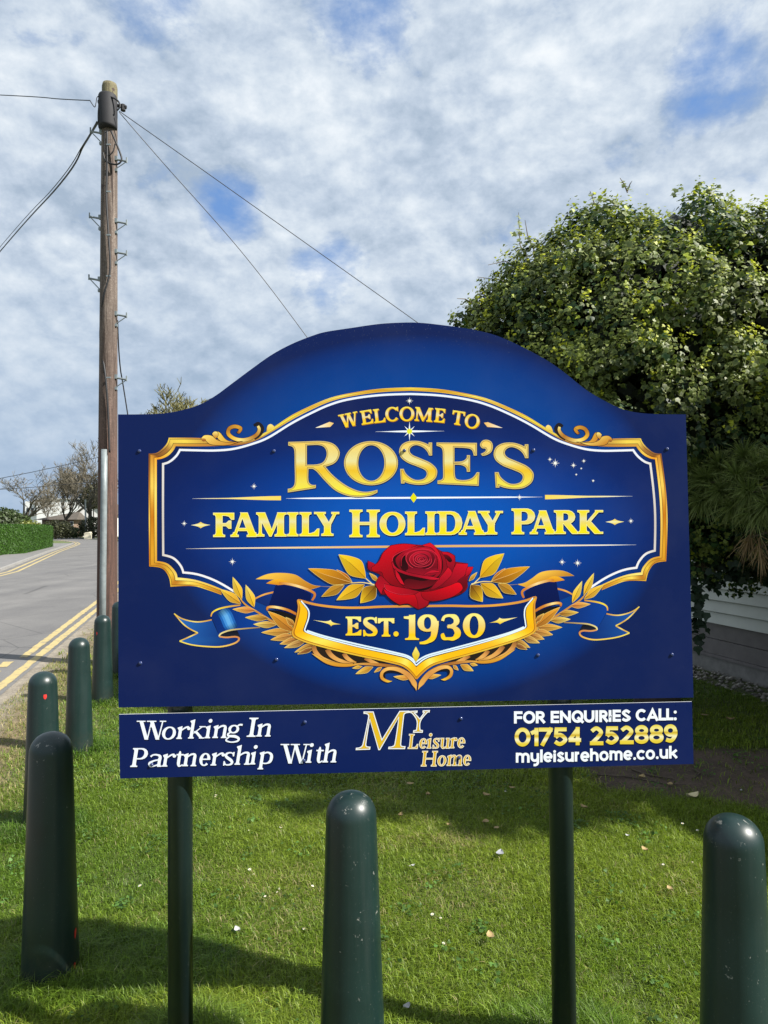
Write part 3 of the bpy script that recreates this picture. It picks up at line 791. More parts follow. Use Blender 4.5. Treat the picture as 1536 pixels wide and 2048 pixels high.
        o.append(curve([(X(.32), Yv(.53), t*1.2), (X(.62), Yv(.50), t*1.4), (X(.82), Yv(.34), T*.95), (X(.82), Yv(.20), T*.95), (X(.62), Yv(.06), T*.6), (X(.34), yb-t/2, t), (X(.10), Yv(.07), t*1.1), (X(.05), Yv(.22), t*1.2)]))
        o.append(('p', [V2(X(.0), yb-.25*H), V2(X(.12), yb-.27*H), V2(X(.24), yb-.07*H), V2(X(.02), yb-.04*H)]))
    elif ch == '9':
        o.append(ell(X(.46), Yv(.70), (W_*.92-T)/2, (.58*H-t)/2, t, T, 32))
        o.append(curve([(X(.90)-T*.10, Yv(.78), T*.75), (X(.97)-T*.5, Yv(.62), T), (X(.90)-T*.4, Yv(.42), T*1.0), (X(.70), Yv(.20), T*.85), (X(.42), Yv(.06), T*.55), (X(.10), yb-t*.3, t*.9)]))
    elif ch == '.':
        r_ = W_/2; o.append(('p', [V2((x0+x1)/2+r_*math.cos(a), yb-r_-r_*math.sin(a)) for a in [2*math.pi*k/18 for k in range(18)]]))
    return o
def serif_low(ch, x0, x1, yb, yx, T, t, s_, ov):
    """lower case; yb base line, yx top of the x-height (y down)"""
    H = yb-yx; W_ = x1-x0; X = lambda u: x0+u*W_; Yv = lambda v: yb-v*H; o = []
    flag = lambda xc, yt: ('p', [V2(xc+T/2, yt-.03*H), V2(xc+T/2, yt+.3*H), V2(xc-T/2, yt+.3*H), V2(xc-T/2-ov*1.1, yt+.16*H), V2(xc-T/2-ov*1.1, yt+.09*H)])
    if ch == 'o': o.append(ell((x0+x1)/2, (yb+yx)/2, (W_-T)/2, (H-t)/2, t, T, 28))
    elif ch in 'rnmhuikp':
        if ch == 'u':
            xs, xe = X(0)+ov+T/2, X(1)-ov-T/2
            o.append(stem(xs, yb-.2*H, yx, T, s_, 0, 0, ov, 0)); o.append(stem(xe, yb, yx, T, s_, 0, ov, ov, 0))
            o.append(curve([(xs, yb-.3*H, T), (xs+.06*W_, yb-.07*H, T*.7), (xs+.26*W_, yb-t/2, t), (xe, yb-.2*H, t)]))
            return o
        xs = X(0)+ov+T/2
        top = {'h': 1.52, 'k': 1.52}.get(ch, 1.0); bot = -.42 if ch == 'p' else 0
        o.append(stem(xs, Yv(bot), Yv(top)+.06*H, T, s_, ov, ov, 0, 0)); o.append(flag(xs, Yv(top)))
        if ch == 'i':
            r_ = T*.62; o.append(('p', [V2(xs+T*.2+r_*math.cos(a), Yv(1.38)-r_*math.sin(a)) for a in [2*math.pi*k/16 for k in range(16)]]))
        if ch == 'r':
            o.append(curve([(xs, Yv(.62), t), (X(.62), Yv(.92), t*1.2), (X(.84), Yv(.92), T*.75)])); r_ = T*.5
            o.append(('p', [V2(x1-r_*1.1+r_*1.15*math.cos(a), Yv(.83)-r_*math.sin(a)) for a in [2*math.pi*k/14 for k in range(14)]]))
        if ch in 'nh':
            xe = X(1)-ov-T/2; o.append(stem(xe, yb, Yv(.72), T, s_, ov, ov, 0, 0))
            o.append(curve([(xs, Yv(.66), t), (xs+(xe-xs)*.55, Yv(.97)+t*.4, t*1.3), (xe-T*.1, Yv(.90), T*.8), (xe, Yv(.66), T)]))
        if ch == 'm':
            xm, xe = X(.5), X(1)-ov-T/2
            for a, c in ((xs, xm), (xm, xe)):
                o.append(stem(c, yb, Yv(.72), T, s_, ov, ov, 0, 0)); o.append(curve([(a, Yv(.66), t), (a+(c-a)*.55, Yv(.97)+t*.4, t*1.3), (c-T*.1, Yv(.90), T*.8), (c, Yv(.66), T)]))
        if ch == 'k':
            o.append(hcut(xs+T*.6, Yv(.42), X(.80), Yv(1)+.02*H, t*1.3)); o.append(line(X(.60), Yv(1)+s_/2, X(1), Yv(1)+s_/2, s_))
            o.append(hcut(X(.86), yb, xs+T*1.1, Yv(.60), T*1.1)); o.append(line(X(.68), yb-s_/2, X(1), yb-s_/2, s_))
        if ch == 'p':
            o.append(curve([(xs, Yv(.80), t), (X(.55), Yv(.97)+t*.3, t*1.2), (X(.92)-T*.4, Yv(.78), T*.85), (X(1)-T*.5, Yv(.52), T), (X(.92)-T*.4, Yv(.22), T*.85), (X(.58), Yv(.02)-t*.4, t), (xs, Yv(.10), t)]))
    elif ch == 'e':
        o.append(ell(X(.5), (yb+yx)/2, (W_-T)/2, (H-t)/2, t, T, 26, R(0), R(318), closed=False)); o.append(line(X(.14), Yv(.52), X(.97), Yv(.52), t))
    elif ch == 's':
        o += [(k, a, *rest) for k, a, *rest in serif_cap('S', x0, x1, yb, yx, T*.92, t, s_)]
    elif ch == 'a':
        xe = X(.93)-T/2
        o.append(curve([(X(.14), Yv(.78), T*.6), (X(.30), Yv(.95)+t*.3, t*1.1), (X(.58), Yv(.97)+t*.4, t*1.3), (xe, Yv(.80), T*.9), (xe, Yv(.50), T)])); o.append(stem(xe, yb, Yv(.7), T, s_, 0, ov, 0, 0))
        o.append(curve([(xe, Yv(.55), t), (X(.40), Yv(.46), t*1.2), (X(.04)+T*.5, Yv(.26), T*.95), (X(.22), Yv(.05), T*.6), (X(.46), yb-t*.6, t), (xe, Yv(.2), t)]))
    elif ch == 't':
        xs = X(.42); o.append(curve([(xs, Yv(1.22), t), (xs, Yv(.9), T), (xs, Yv(.3), T), (xs+.10*W_, Yv(.07), T*.8), (X(.75), yb-t*.5, t), (X(.98), Yv(.16), t*.7)])); o.append(line(x0, Yv(1)+s_*.7, X(.95), Yv(1)+s_*.7, s_*1.3))
    elif ch == 'g':
        o.append(ell(X(.44), Yv(.66), W_*.33-T*.30, .30*H-t*.2, t, T*.85, 24)); o.append(curve([(X(.64), Yv(.88), t), (X(.80), Yv(1.0), t*1.3), (X(.98), Yv(.98), t*1.5)]))
        o.append(curve([(X(.26), Yv(.42), t), (X(.10), Yv(.26), t*1.4), (X(.20), Yv(.14), T*.7), (X(.60), Yv(.10), T*.9), (X(.92)-T*.3, Yv(-.06), T*.8), (X(.80), Yv(-.26), t*1.3), (X(.42), Yv(-.34), t), (X(.08), Yv(-.24), t*1.2), (X(.06), Yv(-.12), t), (X(.24), Yv(.08), t)]))
    return o
def arc(cx, cy, rx, ry, a0, a1, n=14): return [V2(cx+rx*math.cos(R(a0+(a1-a0)*k/n)), cy-ry*math.sin(R(a0+(a1-a0)*k/n))) for k in range(n+1)]
def sans(ch, x0, x1, yb, yt, w_):
    """monoline grotesque: centre lines inside the box inset by half the stroke"""
    h = w_/2; a, c, t, b_ = x0+h, x1-h, yt+h, yb-h; m_ = (t+b_)/2; W_ = c-a; Hh = b_-t; o = []
    def pl(*pts, ext=1): o.append(('s', [V2(*p) if isinstance(p, tuple) else p for p in pts], w_, h*ext))
    xm = (a+c)/2
    if ch == 'F': pl((a, b_), (a, t)); pl((a, t), (c, t)); pl((a, m_+.02*Hh), (c-.06*W_, m_+.02*Hh))
    elif ch == 'E': pl((a, b_), (a, t)); pl((a, t), (c, t)); pl((a, m_), (c-.06*W_, m_)); pl((a, b_), (c, b_))
    elif ch == 'L': pl((a, b_), (a, t)); pl((a, b_), (c, b_))
    elif ch == 'I' or ch == 'l': pl(((x0+x1)/2, b_), ((x0+x1)/2, t))
    elif ch in 'Oo0': o.append(('e', xm, m_, W_/2, Hh/2, w_))
    elif ch == 'Q': o.append(('e', xm, m_, W_/2, Hh/2, w_)); pl((xm+.12*W_, m_+.18*Hh), (c+.02*W_, b_+.02*Hh))
    elif ch in 'R':
        y2 = t+.54*Hh; r_ = (y2-t)/2; pl((a, b_), (a, t)); pl((a, t), *arc(c-.10*W_-r_, t+r_, r_, r_, 90, -90), (a, y2), ext=0); pl((a+.42*W_, y2), (c-.02*W_, b_))
    elif ch == 'N': pl((a, b_), (a, t)); pl((c, b_), (c, t)); pl((a, t), (c, b_), ext=.4)
    elif ch == 'U': pl((a, t), *arc(xm, b_-W_/2, W_/2, W_/2, 180, 360), (c, t))
    elif ch == 'u': pl((a, t), *arc(xm, b_-W_/2, W_/2, W_/2, 180, 360), (c, b_-W_/2), ext=1); pl((c, t), (c, b_))
    elif ch in 'Ss': pl(*smooth([(c-.02*W_, t+.16*Hh), (xm, t), (a+.06*W_, t+.22*Hh), (xm, m_), (c-.0*W_, b_-.24*Hh), (xm, b_), (a, b_-.14*Hh)]), ext=.3)
    elif ch in 'Cc': pl(*arc(xm+.04*W_, m_, W_*.54, Hh/2, 44, 316, 22), ext=.2)
    elif ch == 'A': pl((a, b_), (xm, t), (c, b_)); pl((a+.22*W_, b_-.24*Hh), (c-.22*W_, b_-.24*Hh), ext=0)
    elif ch == ':':
        for y in (t, b_): o.append(('d', xm, y, w_*.56))
    elif ch == '.': o.append(('d', xm, b_, w_*.56))
    elif ch == '1': pl((c, b_), (c, t)); pl((a, t+.2*Hh), (c, t+.06*Hh), ext=.8)
    elif ch == '7': pl((a, t), (c, t)); pl(*smooth([(c, t), (xm+.12*W_, m_), (a+.22*W_, b_)]), ext=1)
    elif ch == '5': pl((a+.12*W_, t), (c-.08*W_, t)); pl((a+.10*W_, t), (a+.04*W_, m_-.02*Hh), ext=.4); pl(*smooth([(a+.04*W_, m_+.02*Hh), (xm, m_-.12*Hh), (c, m_+.20*Hh), (xm, b_), (a, b_-.14*Hh)]), ext=.3)
    elif ch == '4': pl((c-.22*W_, b_), (c-.22*W_, t)); pl((c-.24*W_, t+.02*Hh), (a, b_-.24*Hh), ext=.2); pl((a, b_-.22*Hh), (c, b_-.22*Hh), ext=.6)
    elif ch == '2': pl(*smooth([(a+.02*W_, t+.18*Hh), (xm, t), (c-.04*W_, t+.26*Hh), (xm+.12*W_, m_+.10*Hh), (a, b_)]), ext=.2); pl((a, b_), (c, b_))
    elif ch == '8': o.append(('e', xm, t+.235*Hh, W_*.44, .235*Hh, w_)); o.append(('e', xm, b_-.265*Hh, W_*.5, .265*Hh, w_))
    elif ch == '9': o.append(('e', xm-.02*W_, t+.29*Hh, W_*.48, .29*Hh, w_)); pl(*smooth([(c, t+.30*Hh), (c-.02*W_, m_+.12*Hh), (xm+.1*W_, b_-.04*Hh), (a+.08*W_, b_-.08*Hh)]), ext=.3)
    elif ch == 'm':
        pl((a, b_), (a, t))
        for q0, q1 in ((a, xm), (xm, c)): r_ = (q1-q0)/2; pl(*arc(q0+r_, t+r_, r_, r_, 180, 0), (q1, b_))
    elif ch == 'y': pl((a, t), *arc(xm, t+.62*Hh-W_/2, W_/2, W_/2, 180, 350), ext=1); pl((c, t), *arc(xm, b_-W_/2+.02*Hh, W_/2, W_/2, 0, -100), ext=.6)
    elif ch == 'e': pl(*arc(xm, m_, W_/2, Hh/2, -4, 318, 24), ext=0); pl((a, m_+.02*Hh), (c, m_+.02*Hh), ext=.6)
    elif ch == 'i': pl((xm, b_), (xm, yb-(yb-yt)*.74+h)); o.append(('d', xm, t-.02*Hh, w_*.56))
    elif ch == 'r': pl((a, b_), (a, t)); pl(*arc(a+W_*.95, t+W_*.95, W_*.95, W_*.95, 180, 88, 8), ext=.3)
    elif ch == 'h': xh_ = b_-.68*Hh; r_ = W_/2; pl((a, b_), (a, t)); pl(*arc(xm, xh_+r_, r_, r_, 180, 0), (c, b_))
    elif ch == 'k': pl((a, b_), (a, t)); pl((a+.1*W_, b_-.28*Hh), (c-.06*W_, b_-.66*Hh), ext=.8); pl((a+.34*W_, b_-.42*Hh), (c, b_), ext=.8)
    return o
def xform(prims, fn):
    out = []
    for p in prims:
        if p[0] == 'e': out.append(('r', [fn(V2(p[1]+p[3]*math.cos(2*math.pi*k/30), p[2]+p[4]*math.sin(2*math.pi*k/30))) for k in range(30)], [p[5]]*30, True))
        elif p[0] == 'd': out.append(('p', [fn(V2(p[1]+p[3]*math.cos(2*math.pi*k/16), p[2]+p[3]*math.sin(2*math.pi*k/16))) for k in range(16)]))
        elif p[0] == 's':
            q_ = [fn(v) for v in p[1]]; out.append(('r', q_, [p[2]]*len(q_), False, p[3]))
        elif p[0] == 'p': out.append(('p', [fn(v) for v in p[1]]))
        else: out.append(('r', [fn(v) for v in p[1]], p[2], p[3]))
    return out
def shift(dx, dy): return lambda v: V2(v.x+dx, v.y+dy)
def draw(A, prims, col=(255, 255, 255), mi=0, g=None, e=0.0, d=(0, 0)):
    for p in prims:
        if p[0] == 'p':
            pts = offset_poly(p[1], e) if e else p[1]
            A.poly([(v.x+d[0], v.y+d[1]) for v in pts], col, mi, g)
        else:
            A.ribbon([v+V2(*d) for v in p[1]], [x+2*e for x in p[2]], col, mi, g, p[3], ext=(p[4] if len(p) > 4 else 0)+e)
def Zm(ox, oy, sc): return lambda *pts: [(ox+p[0]/sc, oy+p[1]/sc)+tuple(p[2:]) for p in pts]
# ------------------------------------------------------------------ sign bodies
post_mid = S(745, 1700); base_pt = Vector((SO.x, SO.y, 0))
sign = empty('park_sign', base_pt, 'large royal blue welcome board with gold lettering and red rose on two posts', 'sign')
TH = .0045
def panel_mat(name, layers):
    mt, q, bs = new_mat(name)
    at = q.n('ShaderNodeAttribute', attribute_name='pxy'); sp = q.n('ShaderNodeSeparateXYZ'); q.put(sp.inputs[0], at.outputs['Vector'])
    col = None
    for cx, cy, rx, ry, stops in layers:
        dx = q.math('DIVIDE', q.math('SUBTRACT', sp.outputs[0], cx/1000), rx/1000); dy = q.math('DIVIDE', q.math('SUBTRACT', sp.outputs[1], cy/1000), ry/1000)
        r_ = q.math('SQRT', q.math('ADD', q.math('MULTIPLY', dx, dx), q.math('MULTIPLY', dy, dy)))
        c = q.ramp(q.math('MULTIPLY', r_, .5), [(p*.5, L(k)) for p, k in stops])
        col = c if col is None else q.mix(1., col, c, 'LIGHTEN')
    # road dust: fine pale specks, thicker along the upper edge
    tcn = q.n('ShaderNodeTexCoord'); vo = q.n('ShaderNodeTexVoronoi'); vo.inputs['Scale'].default_value = 150; q.put(vo.inputs['Vector'], tcn.outputs['Object'])
    sz = q.mapr(q.noise(tcn.outputs['Object'], 14, 3, .6), .66, .80, 0, .14); sz = q.math('ADD', sz, q.math('MULTIPLY', q.mapr(sp.outputs[1], .76, .645), .12))
    dot = q.math('LESS_THAN', vo.outputs['Distance'], sz); big = q.noise(tcn.outputs['Object'], 3.2, 5, .6)
    col = q.mix(q.math('MULTIPLY', dot, .30), col, (.35, .37, .40)); col = q.mix(q.mapr(big, .45, .8, 0, .02), col, (.30, .32, .36))
    q.put(bs.inputs['Base Color'], col); laminate(bs, q, .27)
    q.put(bs.inputs['Roughness'], q.mapr(big, .3, .7, .20, .36))
    return mt
mt_panel = panel_mat('panel_print_blue', [(830, 1036, 505, 368, [(0, (0, 66, 150)), (.55, (0, 64, 146)), (.76, (0, 60, 138)), (.87, (2, 52, 126)), (.945, (5, 41, 108)), (1.0, (10, 29, 82)), (1.3, (11, 28, 80))])])
mt_inner = panel_mat('panel_print_centre', [(835, 1062, 520, 225, [(0, (0, 86, 188)), (.38, (2, 78, 172)), (.66, (2, 54, 138)), (.90, (5, 34, 100)), (1.1, (10, 28, 84)), (1.5, (11, 27, 80))])])
mt_navy = panel_mat('panel_print_navy', [(835, 1470, 600, 200, [(0, (10, 30, 86)), (1., (10, 28, 82)), (1.4, (11, 27, 80))])])
mt_alu = mat_simple('panel_edge', (.62, .64, .66), .4, .3)
def panel(name, outline, mt, label=None):
    M_ = MB(); px = []
    f = [S(x, y) for x, y in outline]; bk = [p-SN*TH for p in f]
    fi = [M_.vert(p) for p in f]; bi = [M_.vert(p) for p in bk]
    for t in tessellate_polygon([[Vector((x, -y, 0)) for x, y in outline]]):
        n_ = (f[t[1]]-f[t[0]]).cross(f[t[2]]-f[t[0]]).dot(SN)
        t = t if n_ > 0 else t[::-1]
        M_.mat = 0; M_.face([fi[i] for i in t]); M_.mat = 1; M_.face([bi[i] for i in t[::-1]])
    fe = [M_.vert(p) for p in f]
    for i in range(len(f)):
        j = (i+1) % len(f); M_.face((fe[i], fe[j], bi[j], bi[i]))
    o = M_.build(name, [mt, mt_alu], sign)
    at = o.data.attributes.new('pxy', 'FLOAT_VECTOR', 'POINT')
    pp = np.array([(x/1000, y/1000, 0) for x, y in outline]*3, dtype=np.float32); at.data.foreach_set('vector', pp.ravel())
    if label: o['label'] = label
    return o
top_c = [(236, 828.8, 1), (285, 828.5), (327.7, 826.7), (366.7, 819.7), (402, 808), (433, 790), (464, 767), (503.4, 737.7), (542.5, 710), (581.6, 688.8), (620.6, 673), (650, 664), (698.8, 656.4), (757, 648), (803, 645.2), (838, 645.4), (878, 649.4), (936.7, 657.6), (987.5, 669.3), (1034, 688.8), (1093, 720), (1132, 747.4), (1171, 778.7), (1210, 802), (1249, 819.7), (1288, 826.7), (1330, 828.5), (1371.5, 828.7, 1)]
outl = [(p.x, p.y) for p in smooth(top_c, False, 4)]+[(1387, 1395), (237, 1415)]
main_panel = panel('main_panel', outl[::-1], mt_panel)
sub_panel = panel('partner_panel', [(240, 1557), (1387.3, 1528), (1384, 1403.3), (237.8, 1429)], mt_navy, 'narrow navy strip with white and gold words')

# the mirror of the printed design, fitted to matching features left and right
pairs = [((350, 1230), (1287, 1217)), ((341, 1173.5), (1289, 1162)), ((298.4, 1133), (1325, 1123.5)), ((297.4, 907), (1319.4, 906.8)), ((337.5, 875.4), (1283, 875.4)), ((465, 1157), (1187, 1149)),
         ((617, 1138), (1064, 1133)), ((680, 1109), (1007, 1110)), ((762, 1350), (903, 1345)), ((598, 1203), (1068, 1191)), ((822, 778), (822, 778)), ((834, 1380), (834, 1380)), ((581.6, 831.4), (1063, 835)), ((512, 1156), (1144, 1152))]
Am = np.array([[1, a, b_, a*b_/1000, b_*b_/1000] for (a, b_), _ in pairs]); Bm = np.array([c for _, c in pairs])
MC = np.linalg.lstsq(Am, Bm, rcond=None)[0]
def MIR(p):
    q_ = np.array([1, p[0], p[1], p[0]*p[1]/1000, p[1]*p[1]/1000])@MC
    return (q_[0], q_[1])+tuple(p[2:])
ID = lambda p: tuple(p)
def HALF(fn, pts):                        # one half of a symmetric path; its last point lies on the axis and is shared
    q_ = [fn(p) for p in pts]
    if fn is not ID:
        n_ = len(q_); d = (pts[-1][0]-q_[-1][0], pts[-1][1]-q_[-1][1])
        for i in range(max(0, n_-4), n_):
            k = (i-(n_-5))/4; q_[i] = (q_[i][0]+d[0]*k, q_[i][1]+d[1]*k)+tuple(q_[i][2:])
    return q_

# ------------------------------------------------------------------ centre field and border
wl = [(470, 1184), (433, 1162.6), (398, 1149.5), (366.7, 1145, 1), (361, 1131), (347, 1116.5), (326.5, 1110, 1), (326, 1020), (326.2, 928, 1), (339, 923.5), (352, 912.5), (360, 899.8, 1), (395.5, 900.7), (430.6, 901), (465.8, 898), (501, 889), (536, 875.5), (581.6, 847.5), (620.6, 827), (659.7, 809.5), (698.8, 798.5), (757, 790.6), (822, 788)]
wr = HALF(MIR, wl)
field = [(p.x, p.y) for p in smooth(wl, False, 5)]+[(p.x, p.y) for p in smooth(wr, False, 5)][::-1][1:]+[(1120, 1200), (1050, 1240), (834, 1290), (620, 1250), (540, 1215)]
pol = [V2(*p) for p in field]
A = Art(.0003)
z = A._z(); A.v = [(p.x, p.y, z) for p in pol]; A.c = [(0, 0, 0)]*len(pol); A.g = [0]*len(pol)
for t in tessellate_polygon([[Vector((p.x, p.y, 0)) for p in pol]]): A.f.append(tuple(t)); A.mi.append(0)
o = A.build('centre_field', main_panel, [mt_inner])
at = o.data.attributes.new('pxy', 'FLOAT_VECTOR', 'POINT'); at.data.foreach_set('vector', np.array([(p.x/1000, p.y/1000, 0) for p in pol], dtype=np.float32).ravel())

oa = [(443, 1190), (413.6, 1179.4), (386, 1172.3), (341, 1173.5, 1), (337, 1153), (324, 1137), (298.4, 1133, 1), (297.5, 1020), (297.4, 907, 1), (312.9, 905.6), (325.2, 896.8), (334, 886.2), (337.5, 875.4, 1), (402.5, 876), (448, 880), (480, 883), (509.7, 874), (536, 861.6), (581.6, 831.4), (620.6, 812), (659.7, 796), (698.8, 786.5), (757, 777.8), (822, 774.8)]
ob = [(443, 1178), (413.6, 1166.5), (386, 1158.7), (355, 1155, 1), (351, 1143), (335.5, 1127.4), (314, 1122, 1), (313.7, 1020), (313.7, 919, 1), (325, 917), (337, 911), (346, 902), (351.5, 892.4, 1), (402.5, 892.8), (448, 891.5), (484, 889.5), (514, 880), (540, 866), (584, 839.5), (621.5, 820), (660.3, 803.2), (699, 793.4), (757, 784.8), (822, 781.6)]
def pal(stops):
    def f(t):
        for (a, ca), (c, cc) in zip(stops, stops[1:]):
            if t <= c:
                k = (t-a)/max(1e-6, c-a); k = min(1, max(0, k)); return tuple(x*(1-k)+y*k for x, y in zip(ca, cc))
        return stops[-1][1]
    return f
GOLD, DEEP, PALE, BRN, YEL = (226, 170, 50), (186, 118, 34), (242, 220, 130), (128, 78, 34), (238, 196, 60)
along = pal([(0, DEEP), (.06, GOLD), (.10, (246, 214, 90)), (.125, DEEP), (.18, (232, 190, 60)), (.24, DEEP), (.27, (222, 160, 40)), (.30, (196, 116, 20)), (.325, (246, 206, 90)), (.35, (200, 130, 40)), (.375, BRN), (.45, (160, 110, 50)), (.50, (222, 184, 80)), (.54, (240, 208, 80)), (.58, (190, 140, 60)), (.63, (178, 110, 50)), (.70, (230, 200, 90)), (.78, (240, 216, 70)), (.83, (222, 170, 60)), (.90, (244, 224, 110)), (.955, (214, 150, 30)), (1, (240, 206, 70))])
along2 = pal([(0, (230, 180, 60)), (.12, (246, 224, 120)), (.25, (214, 150, 40)), (.32, (252, 220, 110)), (.36, (236, 150, 30)), (.45, (236, 196, 80)), (.55, (200, 140, 50)), (.65, (160, 100, 40)), (.8, (230, 190, 80)), (1, (226, 170, 50))])
FR = Art(.00036)
for fn in (ID, MIR):
    PA, PB = [smooth(HALF(fn, q_), False, 7) for q_ in (oa, ob)]
    FR.between(PA, PB, lambda t, u: tuple(c*.62 for c in along(t)))
    FR.between(PA, PB, lambda t, u: along(min(1, t+.03)), .0, .16)
    FR.between(PA, PB, lambda t, u: along(t), .22, .62)
    FR.between(PA, PB, lambda t, u: along2(t), .70, 1.0)
    w_ = smooth(HALF(fn, wl), False, 6)
    FR.ribbon(w_, [4.3]*len(w_), colfn=lambda t, u: pal([(0, (238, 238, 246)), (.22, (232, 226, 226)), (.30, (200, 190, 182)), (.36, (222, 216, 212)), (.45, (232, 234, 244)), (1, (228, 234, 250))])(t))
FR.build('border', main_panel)

# scrolls on the border shoulders
Zs = Zm(290, 830, 5.689)
def blob(art, pts, fn, c1, c2, ax=(0, 1), n=6, edge=None):
    """closed smooth shape shaded between two inks along an axis"""
    pp = smooth([fn(p) for p in pts], True, n)
    pr = [p.x*ax[0]+p.y*ax[1] for p in pp]; lo_, hi_ = min(pr), max(pr)
    f = lambda x, y: tuple(a*(1-k)+c*k for k in [((x*ax[0]+y*ax[1])-lo_)/max(1e-6, hi_-lo_)] for a, c in zip(c1, c2))
    if edge: art.poly([(p.x, p.y) for p in offset_poly(pp, edge[1])], edge[0])
    art.poly([(p.x, p.y) for p in pp], f)
def rib(art, pts, fn, stops, n=8, edge=None, closed=False):
    q_ = [fn(p) for p in pts]; xs, ws = smooth_w(q_, closed, n); pf = pal(stops)
    if edge: art.ribbon(xs, [w_+2*edge[1] for w_ in ws], edge[0], closed=closed, ext=edge[1])
    art.ribbon(xs, ws, colfn=lambda t, u: pf(t), closed=closed)
INK = (24, 22, 30)
for fn in (ID, MIR):
    SC = Art(.00045)
    rib(SC, Zs((1240, 118, 5), (1290, 105, 9), (1330, 150, 9), (1310, 215, 8), (1240, 265, 8)), fn, [(0, INK), (1, (40, 32, 30))])
    rib(SC, Zs((1285, 125, 5), (1300, 170, 6), (1270, 225, 7), (1190, 270, 7), (1100, 285, 7), (1010, 265, 7), (950, 215, 7.5), (960, 155, 7), (1020, 130, 7), (1085, 150, 7), (1070, 195, 5), (1050, 190, 3)), fn, [(0, PALE), (.2, (170, 110, 40)), (.38, PALE), (.5, GOLD), (.62, (170, 110, 36)), (.78, (206, 150, 50)), (.9, DEEP), (1, (120, 74, 26))], edge=(INK, .8))
    blob(SC, Zs((800, 190, 1), (850, 200), (920, 280), (1000, 305), (1110, 300, 1), (960, 325), (870, 300), (820, 250)), fn, (240, 206, 90), (196, 130, 40), (1, .6), edge=(INK, .9))
    blob(SC, Zs((765, 215, 1), (790, 190), (825, 195), (830, 235), (800, 265)), fn, PALE, DEEP, edge=(INK, .8))
    blob(SC, Zs((640, 270, 1), (680, 232), (760, 238), (820, 285), (920, 312), (1060, 305, 1), (960, 340), (840, 345), (740, 330), (690, 290)), fn, (244, 212, 110), (190, 124, 36), (.5, 1), edge=(INK, .9))
    blob(SC, Zs((640, 270), (680, 268), (695, 290), (660, 300)), fn, (200, 130, 50), BRN)
    blob(SC, Zs((1385, 185, 1), (1395, 125), (1430, 103), (1468, 130), (1455, 155, 1)), fn, PALE, (222, 180, 70))
    SC.build('scroll', main_panel)

# ------------------------------------------------------------------ lettering
# title, traced
TT = Art(.0007)
ZA, ZB = Zm(560, 860, 5.12), Zm(790, 860, 5.12)
Rt = ZA((85, 122, 1), (270, 117, 1), (450, 115), (560, 150), (612, 235), (570, 330), (465, 375, 1), (560, 480), (700, 580), (850, 632), (998, 612, 1), (998, 640, 1), (920, 672), (800, 686), (680, 670), (560, 615), (450, 510), (380, 430), (335, 398, 1), (292, 398, 1), (292, 520), (320, 558), (368, 562, 1), (366, 595, 1), (80, 640, 1), (80, 602, 1), (130, 585), (152, 530), (150, 350), (148, 220), (130, 175), (85, 160, 1))
Rh = ZA((275, 158, 1), (400, 155), (460, 185), (478, 250), (450, 320), (390, 350), (275, 355, 1))
el_ = lambda cx, cy, rx, ry: [(cx+rx*math.cos(2*math.pi*k/20), cy+ry*math.sin(2*math.pi*k/20)) for k in range(20)]
Oo, Oh = ZA(*el_(932, 340, 276, 226)), ZA(*el_(935, 338, 134, 182))
S1 = [(342, 150, 1), (345, 128, 1), (380, 128, 1), (380, 262, 1), (348, 262, 1), (325, 215), (280, 175), (215, 155), (165, 175), (150, 215), (180, 255), (260, 290), (360, 335), (420, 390), (432, 440), (410, 500), (340, 548), (250, 562), (160, 552), (98, 532, 1), (98, 548, 1), (62, 548, 1), (52, 398, 1), (90, 398, 1), (115, 450), (180, 500), (240, 512), (300, 495), (325, 450), (305, 410), (230, 375), (130, 335), (60, 280), (42, 215), (70, 150), (140, 115), (230, 112), (300, 130)]
S2 = [(1010+(p[0]-42)*1.051, 130+(p[1]-112)*1.056)+tuple(p[2:]) for p in S1]
Et = ZB((425, 128, 1), (838, 132, 1), (838, 262, 1), (805, 262, 1), (785, 205), (730, 186), (608, 180, 1), (608, 325, 1), (690, 318), (730, 290), (735, 258, 1), (768, 258, 1), (768, 428, 1), (735, 428, 1), (725, 385), (680, 360), (610, 356, 1), (615, 470), (640, 505), (720, 512), (790, 490), (838, 432, 1), (864, 434, 1), (856, 572, 1), (435, 552, 1), (435, 518, 1), (475, 508), (492, 480), (490, 330), (488, 220), (470, 180), (425, 162, 1))
Ap = ZB((895, 265, 1), (878, 245, 1), (925, 218), (925, 192), (890, 185), (870, 150), (895, 110), (940, 100), (985, 120), (1002, 170), (985, 225), (940, 255))
gt = lambda x, y: (988-y-.0*(x-800))/(988-882)
def holed(art, loops, col, mi=0, g=None):
    z = art._z(); i0 = len(art.v); fl = []
    for lp in loops:
        for p in lp:
            art.v.append((p.x, p.y, z)); art.c.append(L(col)); art.g.append(g(p.x, p.y) if g else 0)
    for t in tessellate_polygon([[Vector((p.x, p.y, 0)) for p in lp] for lp in loops]):
        art.f.append(tuple(i0+k for k in t)); art.mi.append(mi)
for outer, hole in ((Rt, Rh), (Oo, Oh), (ZB(*S1), None), (Et, None), (Ap, None), (ZB(*S2), None)):
    po = smooth(outer, True, 6); ph = smooth(hole, True, 6) if hole else None
    lp = lambda e: [offset_poly(po, -e)]+([offset_poly(ph, e)] if ph else [])
    holed(TT, [[p+V2(1.0, 1.4) for p in q_] for q_ in lp(0)], (10, 20, 70))
    holed(TT, lp(0), (206, 184, 112)); holed(TT, lp(2.1), (132, 86, 18)); holed(TT, lp(2.9), (255, 255, 255), 1, gt)
TT.build('title_lettering', main_panel, [mt_ink, mt_gold_title])

